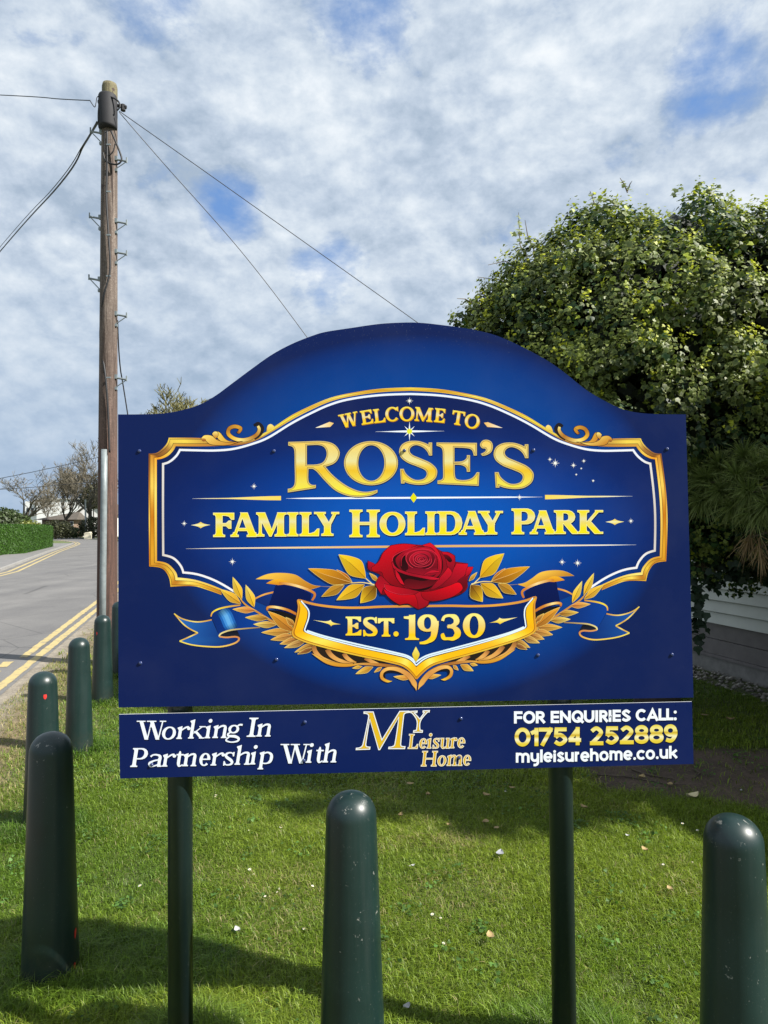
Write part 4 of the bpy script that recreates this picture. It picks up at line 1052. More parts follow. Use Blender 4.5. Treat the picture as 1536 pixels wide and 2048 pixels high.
# second line
Z1 = (410, 1000, 5.486); Z2 = (680, 1000, 5.486); Z3 = (950, 1000, 4.955)
name_boxes = [('F', Z1, 93, 318, 403, 143), ('A', Z1, 280, 595, 402, 140), ('M', Z1, 565, 892, 398, 139), ('I', Z1, 905, 1022, 395, 137), ('L', Z1, 1040, 1252, 394, 136), ('Y', Z1, 1200, 1470, 391, 134),
              ('H', Z2, 106, 433, 405, 109), ('O', Z2, 437, 714, 390, 133), ('L', Z2, 717, 929, 384, 130), ('I', Z2, 939, 1056, 381, 128), ('D', Z2, 1068, 1338, 380, 126), ('A', Z2, 1302, 1605, 379, 124), ('Y', Z3, 32, 274, 339, 111),
              ('P', Z3, 364, 592, 337, 87), ('A', Z3, 542, 812, 336, 106), ('R', Z3, 784, 1040, 334, 104), ('K', Z3, 1016, 1266, 333, 103)]
for ii, (ch, (ox, oy, sc), a, c, yb, yt) in enumerate(name_boxes):
    if ii in (0, 6, 13): NM = Art(.0007)
    x0, x1, yb, yt = ox+a/sc, ox+c/sc, oy+yb/sc, oy+yt/sc
    big = ch in 'HP' and (yb-yt) > 49
    pr = xform(serif_cap(ch, x0, x1, yb, yt, 13.2 if big else 12.4, 5.0, 3.2), lambda v: v)
    draw(NM, pr, (6, 16, 54), e=.9, d=(1.0, 1.8)); draw(NM, pr, (240, 234, 170), e=.7)
    draw(NM, pr, mi=1, g=lambda x, y: (yb-y)/(yb-yt), e=-.35)
    if ii in (5, 12, 16): NM.build('name_word', main_panel, [mt_ink, mt_gold_name])

# arched first line
WT = Art(.0007)
for ch, cx, cy, w_, h_, ang in (('W', 181, 214, 182, 128, -11.5), ('E', 351, 188, 112, 131, -9), ('L', 472, 174, 108, 130, -6.5), ('C', 593, 160, 126, 137, -3), ('O', 737, 157, 140, 137, 0), ('M', 899, 162, 168, 130, 4), ('E', 1053, 172, 100, 131, 6), ('T', 1229, 196, 118, 131, 9), ('O', 1364, 228, 140, 137, 11.5)):
    cx, cy, w_, h_ = 660+cx/4.8, 795+cy/4.8, w_/4.8, h_/4.8
    ca, sa = math.cos(R(ang)), math.sin(R(ang))
    pr = serif_cap(ch, cx-w_/2, cx+w_/2, cy+h_/2, cy-h_/2, 5.4, 2.4, 1.9)
    pr = xform(pr, lambda v: V2(cx+(v.x-cx)*ca-(v.y-cy)*sa, cy+(v.x-cx)*sa+(v.y-cy)*ca))
    if ch == 'T': WT.build('greeting_word', main_panel, [mt_ink, mt_gold_wel]); WT = Art(.0007)
    draw(WT, pr, (176, 122, 20), e=.5, d=(.9, 1.1)); draw(WT, pr, mi=1, g=lambda x, y: (cy+h_/2-y)/h_, e=.15)
WT.build('greeting_word', main_panel, [mt_ink, mt_gold_wel])
Zw = Zm(620, 780, 3.84)
WT = Art(.0007)
blob(WT, Zw((40, 291, 1), (150, 245, 1), (183, 255, 1), (155, 284, 1)), ID, (250, 244, 225), (232, 190, 110), (1, 0), 1)
WT.build('flourish', main_panel); WT = Art(.0007)
blob(WT, Zw((1335, 252, 1), (1365, 247, 1), (1480, 292, 1), (1362, 284, 1)), ID, (232, 180, 100), (245, 232, 210), (1, 0), 1)
WT.build('flourish', main_panel)

# rules, diamonds and stars
RU = Art(.0004)
def taper(pts, c1, c2, c3=None):
    xs, ws = smooth_w(pts, False, 6); pf = pal([(0, c1), (.5, c2), (1, c3 or c1)])
    RU.ribbon(xs, ws, colfn=lambda t, u: pf(t))
WH = (236, 242, 252)
taper([(385, 997.2, .3), (440, 996.9, 1.6), (562, 996.3, 8.6)], WH, (236, 220, 150), (240, 208, 90))
taper([(572, 997.0, .3), (640, 996.5, 3.2), (827, 995.6, 3.6), (1000, 994.5, 3.0), (1085, 994, .3)], WH, WH)
taper([(1090, 994.3, 8.8), (1190, 993.2, 3), (1265, 992.4, .3)], (240, 208, 90), (236, 220, 150), WH)
taper([(372, 1097.5, .3), (470, 1096.3, 2.4), (620, 1095, 3.8), (760, 1093.6, 4.4), (920, 1092, 4.6), (1060, 1091.4, 4.2), (1190, 1090.4, 2.6), (1272, 1089.6, .3)], (244, 240, 224), (214, 160, 84), WH)
taper([(751, 863.4, .3), (819, 862.8, 4.2), (888, 862.2, .3)], WH, WH)
for pts in ([(820, 995.6), (827, 985.6), (834.2, 995.4), (827.3, 1005.6)],): RU.poly(pts, (224, 216, 10))
for cx, cy, hx, hy in ((401.5, 1050.2, 19.5, 6.4), (1229.5, 1043.8, 19, 6.2)):
    RU.poly([(p.x, p.y) for p in smooth([(cx-hx, cy, 1), (cx-hx*.35, cy-hy*.42), (cx, cy-hy, 1), (cx+hx*.35, cy-hy*.42), (cx+hx, cy-.4, 1), (cx+hx*.35, cy+hy*.42), (cx, cy+hy, 1), (cx-hx*.35, cy+hy*.42)], True, 4)], lambda x, y: pal([(0, (238, 236, 200)), (.5, (232, 200, 90)), (1, (236, 226, 150))])((x-cx+hx)/(2*hx)))
def star(cx, cy, r_, k=8, col=(238, 240, 240), core=None, long=1.0):
    for i in range(k):
        a = math.pi/2+2*math.pi*i/k; rr = r_*(1 if i % 2 == 0 else .74); wv = max(.55, r_*.10)
        if i % 4 == 0: rr *= long
        RU.poly([(cx+math.cos(a)*rr, cy-math.sin(a)*rr), (cx-math.sin(a)*wv, cy-math.cos(a)*wv), (cx-math.cos(a)*.3, cy+math.sin(a)*.3), (cx+math.sin(a)*wv, cy+math.cos(a)*wv)], col)
    rc = r_*.27
    RU.poly([(cx+rc*math.cos(q_), cy+rc*math.sin(q_)) for q_ in [2*math.pi*j/12 for j in range(12)]], core or (250, 246, 236))
star(819, 862.6, 20, 8, WH, (226, 226, 60))
for s_ in ((508, 972.6, 7), (368.5, 1047, 6.5), (464.8, 1123.4, 8), (1099.7, 918.8, 5.5), (1110.4, 926.3, 9.5), (1146.8, 930.7, 6.6), (1167.4, 922, 5), (1162.3, 936.9, 2.6), (1152.4, 949.2, 2.8), (1186, 961.5, 3.8), (1039, 994.6, 7), (1261.5, 1042, 6.5), (1124, 1124, 7.5), (1155, 1126, 8.5), (819, 802, 8)): star(*s_)
RU.build('star_and_rule_print', main_panel)

# ------------------------------------------------------------------ emblem: ribbons, laurel, banner, rose
Z8, Z7, ZL = Zm(340, 1120, 4.267), Zm(500, 1180, 4.518), Zm(600, 1080, 3.2)
for fn in (ID, MIR):
    RB = Art(.0005)
    lit = fn is ID
    tail = Z8((35, 455, 1), (110, 503), (230, 528), (358, 510, 1), (420, 650, 1), (590, 668), (560, 708), (380, 742), (200, 728), (80, 693, 1), (165, 655), (238, 622, 1), (130, 560))
    blob(RB, tail, fn, (44, 112, 190) if lit else (30, 92, 170), (4, 32, 100), (1, .35) if lit else (-1, .35))
    fold = Z8((350, 482, 1), (372, 440), (470, 402), (610, 380, 1), (720, 430, 1), (800, 500), (775, 578, 1), (600, 592), (500, 603), (420, 648, 1), (385, 560))
    blob(RB, fold, fn, (8, 40, 108), (6, 62, 150), (1, 0))
    if lit:
        for k, cc in ((26, (30, 96, 176)), (17, (64, 136, 208)), (8, (96, 166, 226))):
            rib(RB, Z8((440, 425, k*.9), (480, 480, k), (505, 540, k), (535, 592, k*.9)), fn, [(0, tuple(c*.6 for c in cc)), (.3, cc), (.7, cc), (1, tuple(c*.6 for c in cc))])
    blob(RB, Z8((425, 650, 1), (465, 615), (575, 602, 1), (598, 652, 1), (520, 650)), fn, (12, 12, 24), (30, 34, 50))
    E_ = lambda st: st
    G1 = [(0, (236, 214, 90)), (.3, (210, 160, 70)), (.6, (238, 216, 120)), (1, (200, 140, 60))]
    rib(RB, Z8((350, 482, 2.4), (372, 440, 3), (450, 408, 3.4), (600, 384, 3)), fn, [(0, (220, 150, 60)), (.5, (240, 220, 60)), (1, (200, 140, 60))])
    rib(RB, Z8((420, 652, 3), (440, 625, 3), (520, 598, 3), (640, 585, 2.6), (770, 575, 2.2)), fn, [(0, (240, 226, 150)), (.4, (214, 196, 130)), (1, (150, 120, 80))])
    rib(RB, Z8((420, 652, 3), (480, 660, 3.2), (560, 655, 3.4), (590, 672, 3.4), (560, 706, 3.2), (470, 734, 3), (370, 741, 2.8), (200, 726, 2.6), (82, 692, 2.4)), fn, [(0, (214, 150, 90)), (.35, (204, 130, 70)), (.6, (232, 190, 90)), (1, (236, 214, 90))])
    rib(RB, Z8((82, 692, 2.2), (165, 656, 2.6), (238, 622, 2.6)), fn, G1); rib(RB, Z8((238, 622, 2.6), (130, 560, 2.6), (36, 457, 2)), fn, G1); rib(RB, Z8((36, 457, 2), (110, 503, 2.4), (230, 528, 2.6), (356, 510, 2.6)), fn, G1)
    # upper fold of the ribbon
    rib(RB, Z8((722, 332, 3), (800, 296, 3.4), (895, 272, 3.4)), fn, [(0, (206, 140, 60)), (.5, (232, 170, 80)), (1, (200, 130, 60))])
    blob(RB, Z8((905, 205, 1), (1060, 222), (1205, 288, 1), (1200, 345, 1), (1100, 452, 1), (1090, 480, 1), (960, 440), (838, 405, 1)), fn, (4, 22, 82), (2, 16, 70))
    blob(RB, Z8((840, 425, 1), (960, 440), (1092, 486, 1), (1060, 600, 1), (960, 540), (880, 470)), fn, (20, 16, 20), (36, 26, 22))
    rib(RB, Z8((832, 430, 3.4), (838, 404, 4.6), (900, 402, 5), (1000, 425, 5), (1092, 470, 4.4)), fn, [(0, (196, 110, 40)), (.25, (214, 140, 60)), (.55, (248, 222, 150)), (.75, (206, 130, 50)), (1, (190, 110, 40))], edge=((90, 50, 24), .4))
    blob(RB, Z8((735, 163, 1), (840, 120), (960, 112), (1070, 128), (1150, 178), (1220, 214), (1290, 224, 1), (1200, 251, 1), (1110, 232), (1010, 195), (915, 168)), fn, (242, 190, 70), (178, 110, 30), (.4, 1), edge=((206, 176, 96), .5))
    blob(RB, Z8((820, 200, 1), (880, 170), (950, 165), (1020, 198), (925, 214, 1)), fn, (240, 176, 40), (206, 130, 30))
    rib(RB, Z8((930, 196, 4), (1020, 206, 5), (1120, 232, 5), (1205, 266, 5), (1236, 296, 4.6), (1212, 345, 4)), fn, [(0, (200, 120, 40)), (.35, (246, 214, 150)), (.6, (206, 130, 50)), (1, (190, 112, 48))])
    RB.build('ribbon', main_panel)

def leaf(art, b0, t0, wd, c1, c2, vein=(150, 100, 20), fn=ID, bend=.0, edge=(236, 210, 120)):
    b0, t0 = V2(*b0), V2(*t0); d = t0-b0; n_ = V2(-d.y, d.x).normalized(); h_ = wd/2
    mid = lambda u, k: tuple(b0+d*u+n_*(h_*k+bend*math.sin(math.pi*u)*h_))
    up_ = [tuple(b0)+(1,), mid(.18, .55), mid(.42, 1), mid(.72, .62), tuple(t0)+(1,)]
    dn = [tuple(b0)+(1,), mid(.18, -.55), mid(.42, -1), mid(.72, -.62), tuple(t0)+(1,)]
    ctr = [mid(.5, 0), mid(.25, 0)]
    whole = smooth([fn(p) for p in up_+dn[::-1][1:-1]], True, 5)
    if edge: art.poly([(p.x, p.y) for p in offset_poly(whole, .55)], edge)
    cb = fn(tuple(b0)); ct = fn(tuple(t0))
    ax = (ct[0]-cb[0], ct[1]-cb[1]); L2 = ax[0]**2+ax[1]**2
    for side, ca, cc in ((up_, c1, c2), (dn, tuple(x*.9 for x in c1), tuple(x*.86 for x in c2))):
        pp = smooth([fn(p) for p in side+ctr], True, 5)
        f = lambda x, y: tuple(a_*(1-k)+c_*k for k in [min(1, max(0, ((x-cb[0])*ax[0]+(y-cb[1])*ax[1])/L2))] for a_, c_ in zip(ca, cc))
        art.poly([(p.x, p.y) for p in pp], f)
    if vein: rib(art, [tuple(b0)+(.9,), mid(.5, 0)+(.8,), mid(.8, 0)+(.3,)], fn, [(0, vein), (1, vein)], 4)
for fn in (ID, MIR):
    LW = Art(.0009)
    z8 = lambda x, y: Z8((x, y))[0]; z7 = lambda x, y: Z7((x, y))[0]
    blob(LW, Z7((500, 460, 1), (600, 500), (900, 580), (1200, 645), (1480, 800, 1), (1370, 720), (1200, 696), (980, 670), (760, 650), (640, 600), (560, 560)), fn, (44, 32, 24), (28, 24, 30))
    rib(LW, Z8((600, 330, 2), (650, 385, 3.2), (740, 440, 3.6), (850, 510, 4.4), (940, 560, 5), (1045, 625, 5.5)), fn, [(0, (214, 150, 50)), (.5, (190, 130, 60)), (1, (206, 150, 70))])
    OR, YL, BR2 = (206, 128, 40), (244, 202, 60), (150, 96, 44)
    for b0, t0, wd, ca, cc in (((612, 335), (537, 148), 70, (232, 170, 30), (240, 210, 90)), ((604, 372), (430, 250), 74, (214, 150, 40), (246, 206, 70)), ((718, 400), (648, 215), 72, (238, 176, 20), (236, 216, 120)), ((730, 430), (538, 420), 52, (206, 110, 60), (238, 190, 90)),
                               ((842, 497), (645, 490), 52, (150, 90, 34), (240, 200, 90)), ((905, 553), (715, 548), 54, (176, 116, 44), (246, 222, 120)), ((1035, 612), (783, 618), 62, (176, 110, 50), (236, 186, 80)), ((1060, 642), (862, 680), 58, (170, 110, 60), (232, 176, 80)),
                               ((1100, 672), (940, 716), 54, (150, 90, 50), (236, 184, 90)), ((1160, 690), (978, 748), 52, (140, 90, 50), (236, 196, 110)), ((1240, 712), (1066, 786), 48, BR2, (232, 186, 90)), ((1230, 750), (1090, 802), 36, (120, 72, 44), (176, 116, 60)),
                               ((1062, 615), (838, 438), 92, (170, 104, 40), (238, 166, 50)), ((1062, 565), (990, 490), 46, (160, 96, 40), (222, 170, 80))):
        leaf(LW, z8(*b0), z8(*t0), wd/4.267, ca, cc, (110, 70, 26), fn)
    for pts in (((575, 505, 9), (600, 570, 9), (670, 625, 7), (800, 660, 2)), ((700, 535, 10), (735, 590, 9), (810, 635, 7), (930, 662, 2)), ((850, 572, 9), (885, 620, 8), (960, 655, 3)), ((1040, 612, 8), (1110, 650, 7), (1200, 680, 3))):
        rib(LW, Z7(*pts), fn, [(0, (150, 96, 50)), (.35, (214, 150, 80)), (.7, (226, 170, 90)), (1, (190, 130, 60))], edge=((50, 34, 24), .5))
    blob(LW, Z7((556, 572, 1), (620, 598), (710, 640), (830, 662), (1010, 668, 1), (900, 690), (790, 690), (700, 668), (630, 628)), fn, (232, 180, 80), (206, 140, 40), edge=((70, 46, 26), .4))
    rib(LW, Z7((940, 668, 2), (1060, 668, 5), (1180, 676, 6), (1300, 690, 5), (1400, 720, 3)), fn, [(0, (222, 166, 80)), (.5, (176, 112, 50)), (1, (110, 70, 40))])
    leaf(LW, z7(1110, 695), z7(958, 756), 12, (190, 124, 40), (240, 200, 90), None, fn); leaf(LW, z7(1190, 698), z7(1124, 742), 6, (190, 124, 50), (226, 170, 80), None, fn); leaf(LW, z7(1010, 690), z7(928, 706), 6, (200, 140, 50), (236, 190, 80), None, fn)
    rib(LW, Z7((1225, 800, 2), (1212, 760, 5), (1250, 735, 5), (1330, 740, 4), (1400, 770, 2)), fn, [(0, INK), (1, INK)])
    leaf(LW, z7(1445, 800), z7(1300, 782), 9, (206, 124, 50), (240, 196, 90), None, fn)
    rib(LW, Z7((1503, 905, 1), (1482, 840, 10), (1430, 768, 10), (1340, 718, 8), (1250, 710, 6.5), (1196, 742, 6), (1192, 792, 6), (1238, 822, 5), (1282, 822, .8)), fn, [(0, (236, 180, 90)), (.25, (206, 140, 70)), (.5, (238, 184, 100)), (.75, (206, 140, 50)), (1, (246, 206, 60))], edge=((90, 56, 30), .5))
    LW.build('laurel_branch', main_panel)

BN = Art(.0017)
body = [(p.x, p.y) for p in smooth(Z7((452, 92, 1), (600, 132), (800, 156), (1000, 159), (1200, 150), (1500, 146, 1)), False, 5)]
half_out = Z7((452, 92, 1), (432, 96), (440, 150), (430, 220), (405, 320), (386, 385), (412, 428), (560, 485), (900, 572), (1250, 648), (1400, 695), (1503, 802, 1))
half_in = Z7((452, 92, 1), (462, 108), (518, 180), (520, 250), (492, 335), (486, 366), (520, 388), (700, 445), (1000, 522), (1300, 588), (1430, 625), (1502, 690, 1))
for fn in (ID, MIR):
    A_ = smooth(HALF(fn, half_out), False, 6); B_ = smooth(HALF(fn, half_in), False, 6)
    tp = smooth(HALF(fn, Z7((452, 92, 1), (600, 132), (800, 156), (1000, 159), (1200, 150), (1500, 146, 1))), False, 6)
    ctr = [B_[-1]]
    BN.poly([(p.x, p.y) for p in tp[::-1]+B_[:-1]+ctr], lambda x, y: tuple(a*(1-k)+c*k for k in [min(1, abs(x-834)/150)] for a, c in zip((2, 50, 122), (3, 30, 92))))
    BN.between(A_, B_, lambda t, u: (170, 104, 24))
    gb = pal([(0, (236, 178, 40)), (.3, (246, 186, 14)), (.45, (238, 172, 20)), (.55, (246, 190, 30)), (.64, (250, 224, 90)), (.70, (240, 180, 30)), (.82, (246, 188, 20)), (.90, (248, 226, 100)), (.95, (246, 190, 20)), (1, (240, 176, 30))])
    BN.between(A_, B_, lambda t, u: gb(t), .18, .94)
    BN.ribbon(A_, [3.0]*len(A_), colfn=lambda t, u: pal([(0, (206, 140, 60)), (.4, (214, 150, 50)), (.7, (230, 190, 60)), (1, (206, 140, 30))])(t))
    BN.ribbon(tp, [4.6]*len(tp), colfn=lambda t, u: pal([(0, (200, 134, 60)), (.4, (226, 160, 60)), (1, (206, 140, 60))])(t))
    BN.ribbon(B_[1:], [1.3]*len(B_[1:]), (20, 26, 50))
    b2 = [p+(V2(832, 1240)-p).normalized()*2.2 for p in B_[2:]]
    BN.ribbon(b2, [2.6]*len(b2), (226, 240, 252))
    if fn is ID or True:
        w3 = smooth(HALF(fn, Z7((515, 366), (700, 424), (1000, 496), (1300, 562), (1430, 598), (1498, 652))), False, 6)
        BN.ribbon(w3, [3.2]*len(w3), (222, 240, 252))
blob(BN, [(831.6, 1293, 1), (837, 1303), (839, 1309), (836, 1317), (831.8, 1323.5, 1), (827.5, 1317), (824.6, 1309), (826.5, 1303)], ID, (240, 226, 130), (214, 176, 20), edge=((40, 40, 60), .5))
Ze = Zm(620, 1180, 3.2)
for pts in (Ze((18, 191, 1), (100, 200), (132, 191, 1), (150, 208), (199, 219, 1), (150, 222), (135, 233, 1), (115, 216)), Ze((1147, 210, 1), (1190, 196), (1213, 177, 1), (1240, 184), (1326, 174, 1), (1250, 200), (1215, 218, 1), (1195, 208))):
    blob(BN, pts, ID, (244, 236, 180), (236, 196, 40), (0, 1))
for ch, x0, x1, yb, yt, T, t in (('E', 58, 220, 311, 118, 9, 4.4), ('S', 233, 386, 318, 124, 10, 4.4), ('T', 387, 556, 322, 134, 9, 5), ('.', 547, 600, 322, 270, 9, 4), ('1', 652, 790, 356, 93, 12.6, 5), ('9', 793, 1016, 396, 93, 13, 5), ('3', 1038, 1236, 358, 93, 13, 5.6), ('0', 1257, 1486, 336, 84, 13.4, 5.2)):
    x0, x1, yb, yt = 680+x0/5.12, 680+x1/5.12, 1210+yb/5.12, 1210+yt/5.12
    pr = xform(serif_cap(ch, x0, x1, yb, yt, T, t, 3.0), lambda v: v)
    draw(BN, pr, (4, 14, 56), e=.6, d=(.8, 1.2)); draw(BN, pr, mi=1, g=lambda x, y: (yb-y)/(yb-yt) if ch != '.' else .1)
BN.build('banner', main_panel, [mt_ink, mt_gold_est])

YG = (232, 190, 30); OG = (206, 134, 30)
for fn in (ID, MIR):
    RO = Art(.0022)
    zl = lambda x, y: ZL((x, y))[0]
    rib(RO, ZL((482, 287, 2.4), (400, 272, 2), (300, 271, 1.8), (180, 226, .8)), fn, [(0, (236, 216, 150)), (1, (214, 170, 80))]); rib(RO, ZL((460, 280, 2), (410, 235, 1.8), (350, 180, .8)), fn, [(0, (240, 222, 160)), (1, (222, 180, 70))]); rib(RO, ZL((300, 272, 1.4), (230, 296, 1.2), (130, 296, 1)), fn, [(0, (214, 176, 110)), (1, (130, 110, 110))])
    leaf(RO, zl(330, 263), zl(236, 190), 9, (150, 80, 30), (226, 130, 40), None, fn); leaf(RO, zl(500, 265), zl(446, 212), 8, (180, 120, 30), (220, 180, 80), None, fn)
    leaf(RO, zl(420, 244), zl(249, 94), 36, (216, 158, 20), (240, 204, 40), (130, 90, 10), fn, .12); leaf(RO, zl(335, 272), zl(56, 183), 28, (150, 90, 20), (238, 166, 30), (226, 180, 110), fn, -.1)
    leaf(RO, zl(282, 290), zl(140, 361), 18, (176, 126, 50), (196, 140, 30), (120, 80, 20), fn); leaf(RO, zl(412, 286), zl(236, 383), 26, (206, 150, 30), (240, 196, 40), (110, 74, 10), fn); leaf(RO, zl(486, 292), zl(387, 402), 30, (110, 64, 20), (244, 200, 30), (100, 60, 10), fn)
    RO.build('leaf_spray', main_panel)
RS = Art(.0026); ZR = Zm(690, 1060, 5.12)
D1, D2, RD, RB_, MR = (26, 2, 8), (58, 4, 14), (176, 10, 32), (222, 10, 36), (134, 8, 28)
blob(RS, ZR((470, 157, 1), (600, 140), (735, 152), (790, 155, 1), (870, 130, 1), (930, 180), (990, 220), (1060, 228), (1125, 265, 1), (1127, 326, 1), (1256, 344, 1), (1245, 378, 1), (1310, 377, 1), (1285, 440), (1252, 510), (1250, 590), (1190, 650), (1020, 705), (870, 732), (845, 775), (750, 811, 1), (690, 780), (640, 757), (560, 768, 1), (480, 722), (430, 668), (372, 660, 1), (305, 560, 1), (360, 500), (355, 455), (300, 430), (235, 400), (234, 314, 1), (305, 350), (350, 310), (390, 230)), ID, (150, 8, 30), (104, 6, 22), edge=((40, 2, 10), .7))
blob(RS, ZR((470, 160, 1), (600, 143), (735, 155, 1), (640, 195), (520, 240), (482, 320), (515, 480), (610, 590, 1), (480, 560), (400, 490), (375, 430), (300, 425), (240, 396), (236, 318, 1), (305, 352), (352, 312), (392, 232)), ID, (206, 6, 28), (120, 4, 20), (.3, 1), edge=((40, 2, 10), .7))
blob(RS, ZR((236, 318, 1), (305, 352), (270, 385), (280, 425), (240, 396)), ID, (190, 10, 40), (120, 6, 30), edge=((40, 2, 10), .7))
blob(RS, ZR((310, 560, 1), (360, 470), (420, 520), (470, 580), (400, 590), (372, 656, 1)), ID, (150, 8, 30), (190, 10, 36), (0, 1), edge=((40, 2, 10), .7))
blob(RS, ZR((1140, 342, 1), (1256, 346, 1), (1235, 440), (1170, 520), (1060, 570), (930, 596, 1), (1060, 470)), ID, (206, 10, 38), (110, 6, 24), (-.4, 1), edge=((40, 2, 10), .7))
blob(RS, ZR((1256, 380, 1), (1310, 378, 1), (1282, 440), (1230, 480, 1), (1240, 420)), ID, (214, 12, 38), (150, 8, 30), edge=((40, 2, 10), .7))
blob(RS, ZR((1150, 520, 1), (1230, 470), (1250, 560), (1190, 650, 1), (1150, 600)), ID, (120, 6, 26), (80, 4, 18))
blob(RS, ZR((500, 340, 1), (500, 262), (620, 205), (760, 170), (900, 175), (985, 265), (1000, 400), (930, 520), (860, 600), (740, 622), (620, 570), (530, 460)), ID, D2, D1)
blob(RS, ZR((985, 225, 1), (1060, 232), (1120, 265, 1), (1122, 350), (1085, 455, 1), (1050, 380), (1030, 290)), ID, (196, 10, 36), (110, 6, 26), edge=((40, 2, 10), .7))
blob(RS, ZR((1010, 250), (1060, 262), (1096, 310), (1070, 330), (1030, 290)), ID, (110, 6, 26), D1)
blob(RS, ZR((1055, 382, 1), (1092, 450), (1010, 540), (940, 590), (868, 612, 1), (960, 500), (1010, 440)), ID, (206, 12, 38), (130, 8, 28), edge=((40, 2, 10), .7))
blob(RS, ZR((790, 157, 1), (870, 132, 1), (930, 182), (985, 290), (985, 420), (940, 480), (900, 470), (950, 330), (900, 220)), ID, (214, 12, 38), (140, 8, 30), edge=((40, 2, 10), .7))
blob(RS, ZR((520, 290), (620, 210), (740, 178), (880, 185), (940, 290), (940, 420), (880, 480), (760, 470), (620, 440), (545, 380)), ID, (176, 10, 36), (80, 5, 20), (0, 1), edge=(D1, 1.0))
blob(RS, ZR((560, 330), (600, 250), (640, 330), (640, 430), (580, 400)), ID, D1, D2)
for cx, cy, rx, ry, ca, cc in ((775, 300, 148, 108, (150, 8, 32), (60, 4, 16)), (778, 298, 112, 84, (190, 12, 40), (96, 6, 24)), (780, 297, 84, 60, (130, 8, 30), (70, 4, 18)), (781, 297, 62, 44, (176, 10, 40), (100, 6, 24)), (782, 298, 40, 28, (110, 6, 26), (66, 4, 18)), (784, 300, 24, 16, (160, 10, 36), (96, 6, 24))):
    pts = [(cx+rx*math.cos(a)*(1+.05*math.sin(3*a+rx)), cy+ry*math.sin(a)*(1+.06*math.sin(2*a+ry))) for a in [2*math.pi*k/18 for k in range(18)]]
    blob(RS, ZR(*pts), ID, ca, cc, (.2, 1))
    rib(RS, [p+(1.1,) for p in ZR(*pts)], ID, [(0, (200, 44, 66)), (.5, (216, 50, 70)), (1, (150, 20, 44))], 4, closed=True)
blob(RS, ZR((620, 420, 1), (700, 385), (850, 400), (940, 390), (930, 450), (820, 470), (700, 455)), ID, (120, 8, 30), (150, 10, 34))
blob(RS, ZR((600, 560, 1), (640, 500), (800, 520), (930, 480, 1), (900, 560), (780, 600), (680, 600)), ID, (70, 4, 16), (120, 10, 26))
rib(RS, ZR((485, 330, 2), (520, 395, 5), (620, 440, 5), (760, 472, 5), (880, 492, 6), (965, 500, 2)), ID, [(0, (190, 12, 40)), (.5, (150, 10, 34)), (1, (206, 20, 48))], edge=(D1, .7))
rib(RS, ZR((965, 425, 2), (890, 425, 5), (830, 445, 3), (800, 465, 1)), ID, [(0, (200, 20, 46)), (1, (150, 10, 34))], edge=(D1, .5))
rib(RS, ZR((515, 400, 1), (540, 470, 7), (575, 530, 6), (606, 560, 1)), ID, [(0, (190, 10, 36)), (1, (206, 14, 40))], edge=(D1, .8))
rib(RS, ZR((484, 320, 1.2), (505, 262, 1.6), (610, 208, 1.6), (740, 170, 1.2)), ID, [(0, (216, 40, 62)), (1, (190, 20, 44))])
rib(RS, ZR((575, 370, 1.2), (585, 280, 2), (660, 225, 2), (790, 195, 2), (900, 220, 2), (965, 300, 2), (975, 400, 1.4)), ID, [(0, (160, 12, 36)), (.5, (210, 34, 58)), (1, (190, 20, 44))])
blob(RS, ZR((408, 552, 1), (500, 575), (640, 602), (775, 632, 1), (700, 660), (570, 655), (440, 622)), ID, (196, 10, 34), (140, 8, 28), (1, .3), edge=((40, 2, 10), .7))
blob(RS, ZR((392, 595, 1), (440, 628), (560, 664), (690, 662), (752, 650, 1), (800, 690), (840, 735), (830, 775), (750, 810, 1), (690, 778), (640, 752), (560, 764, 1), (480, 716), (420, 655)), ID, (222, 4, 26), (140, 4, 22), edge=((40, 2, 10), .7))
blob(RS, ZR((715, 660, 1), (775, 630), (840, 640), (860, 700), (840, 770), (750, 810, 1), (740, 720)), ID, (176, 10, 32), (140, 8, 28), edge=((40, 2, 10), .7))
blob(RS, ZR((778, 632, 1), (900, 622), (1060, 572), (1150, 538), (1190, 560), (1196, 612), (1100, 680), (960, 720), (860, 724), (795, 690)), ID, (226, 4, 28), (140, 4, 22), (-.2, 1), edge=((40, 2, 10), .7))
rib(RS, ZR((405, 555, .7), (430, 615, 1), (560, 658, 1), (690, 655, .8)), ID, [(0, (236, 60, 80)), (1, (190, 30, 50))])
RS.build('rose_print', main_panel, label='deep red rose bloom')

# ------------------------------------------------------------------ strip lettering
DK = (3, 10, 44)
def italic(line_, T=6.2, t=2.6, s_=2.2, ov=2.6, sh=.16):
    PT = Art(.0003)
    for ch, x0, x1, yb, yx in line_:
        fn = lambda v: V2(v.x+sh*(yb-v.y), v.y); H = yb-yx
        if ch == 'W': pr = xform(serif_cap('W', x0, x1, yb, yx, 7.4, 2.6, 2.2), lambda v: v)
        elif ch in 'PI': pr = xform(serif_cap(ch, x0, x1-sh*H, yb, yx, 7.2, 2.6, 2.4, 3.4), fn)
        else: pr = xform(serif_low(ch, x0, x1-sh*H*(.62 if ch in 'oesgt' else .34), yb, yx, T, t, s_, ov), fn)
        draw(PT, pr, DK, e=.7, d=(.7, 1.0)); draw(PT, pr, (236, 242, 252))
    PT.build('partner_lettering', sub_panel)
z3 = lambda x: 250+x/6.4
z4 = lambda x: 470+x/6.4
y6 = lambda y: 1400+y/6.4
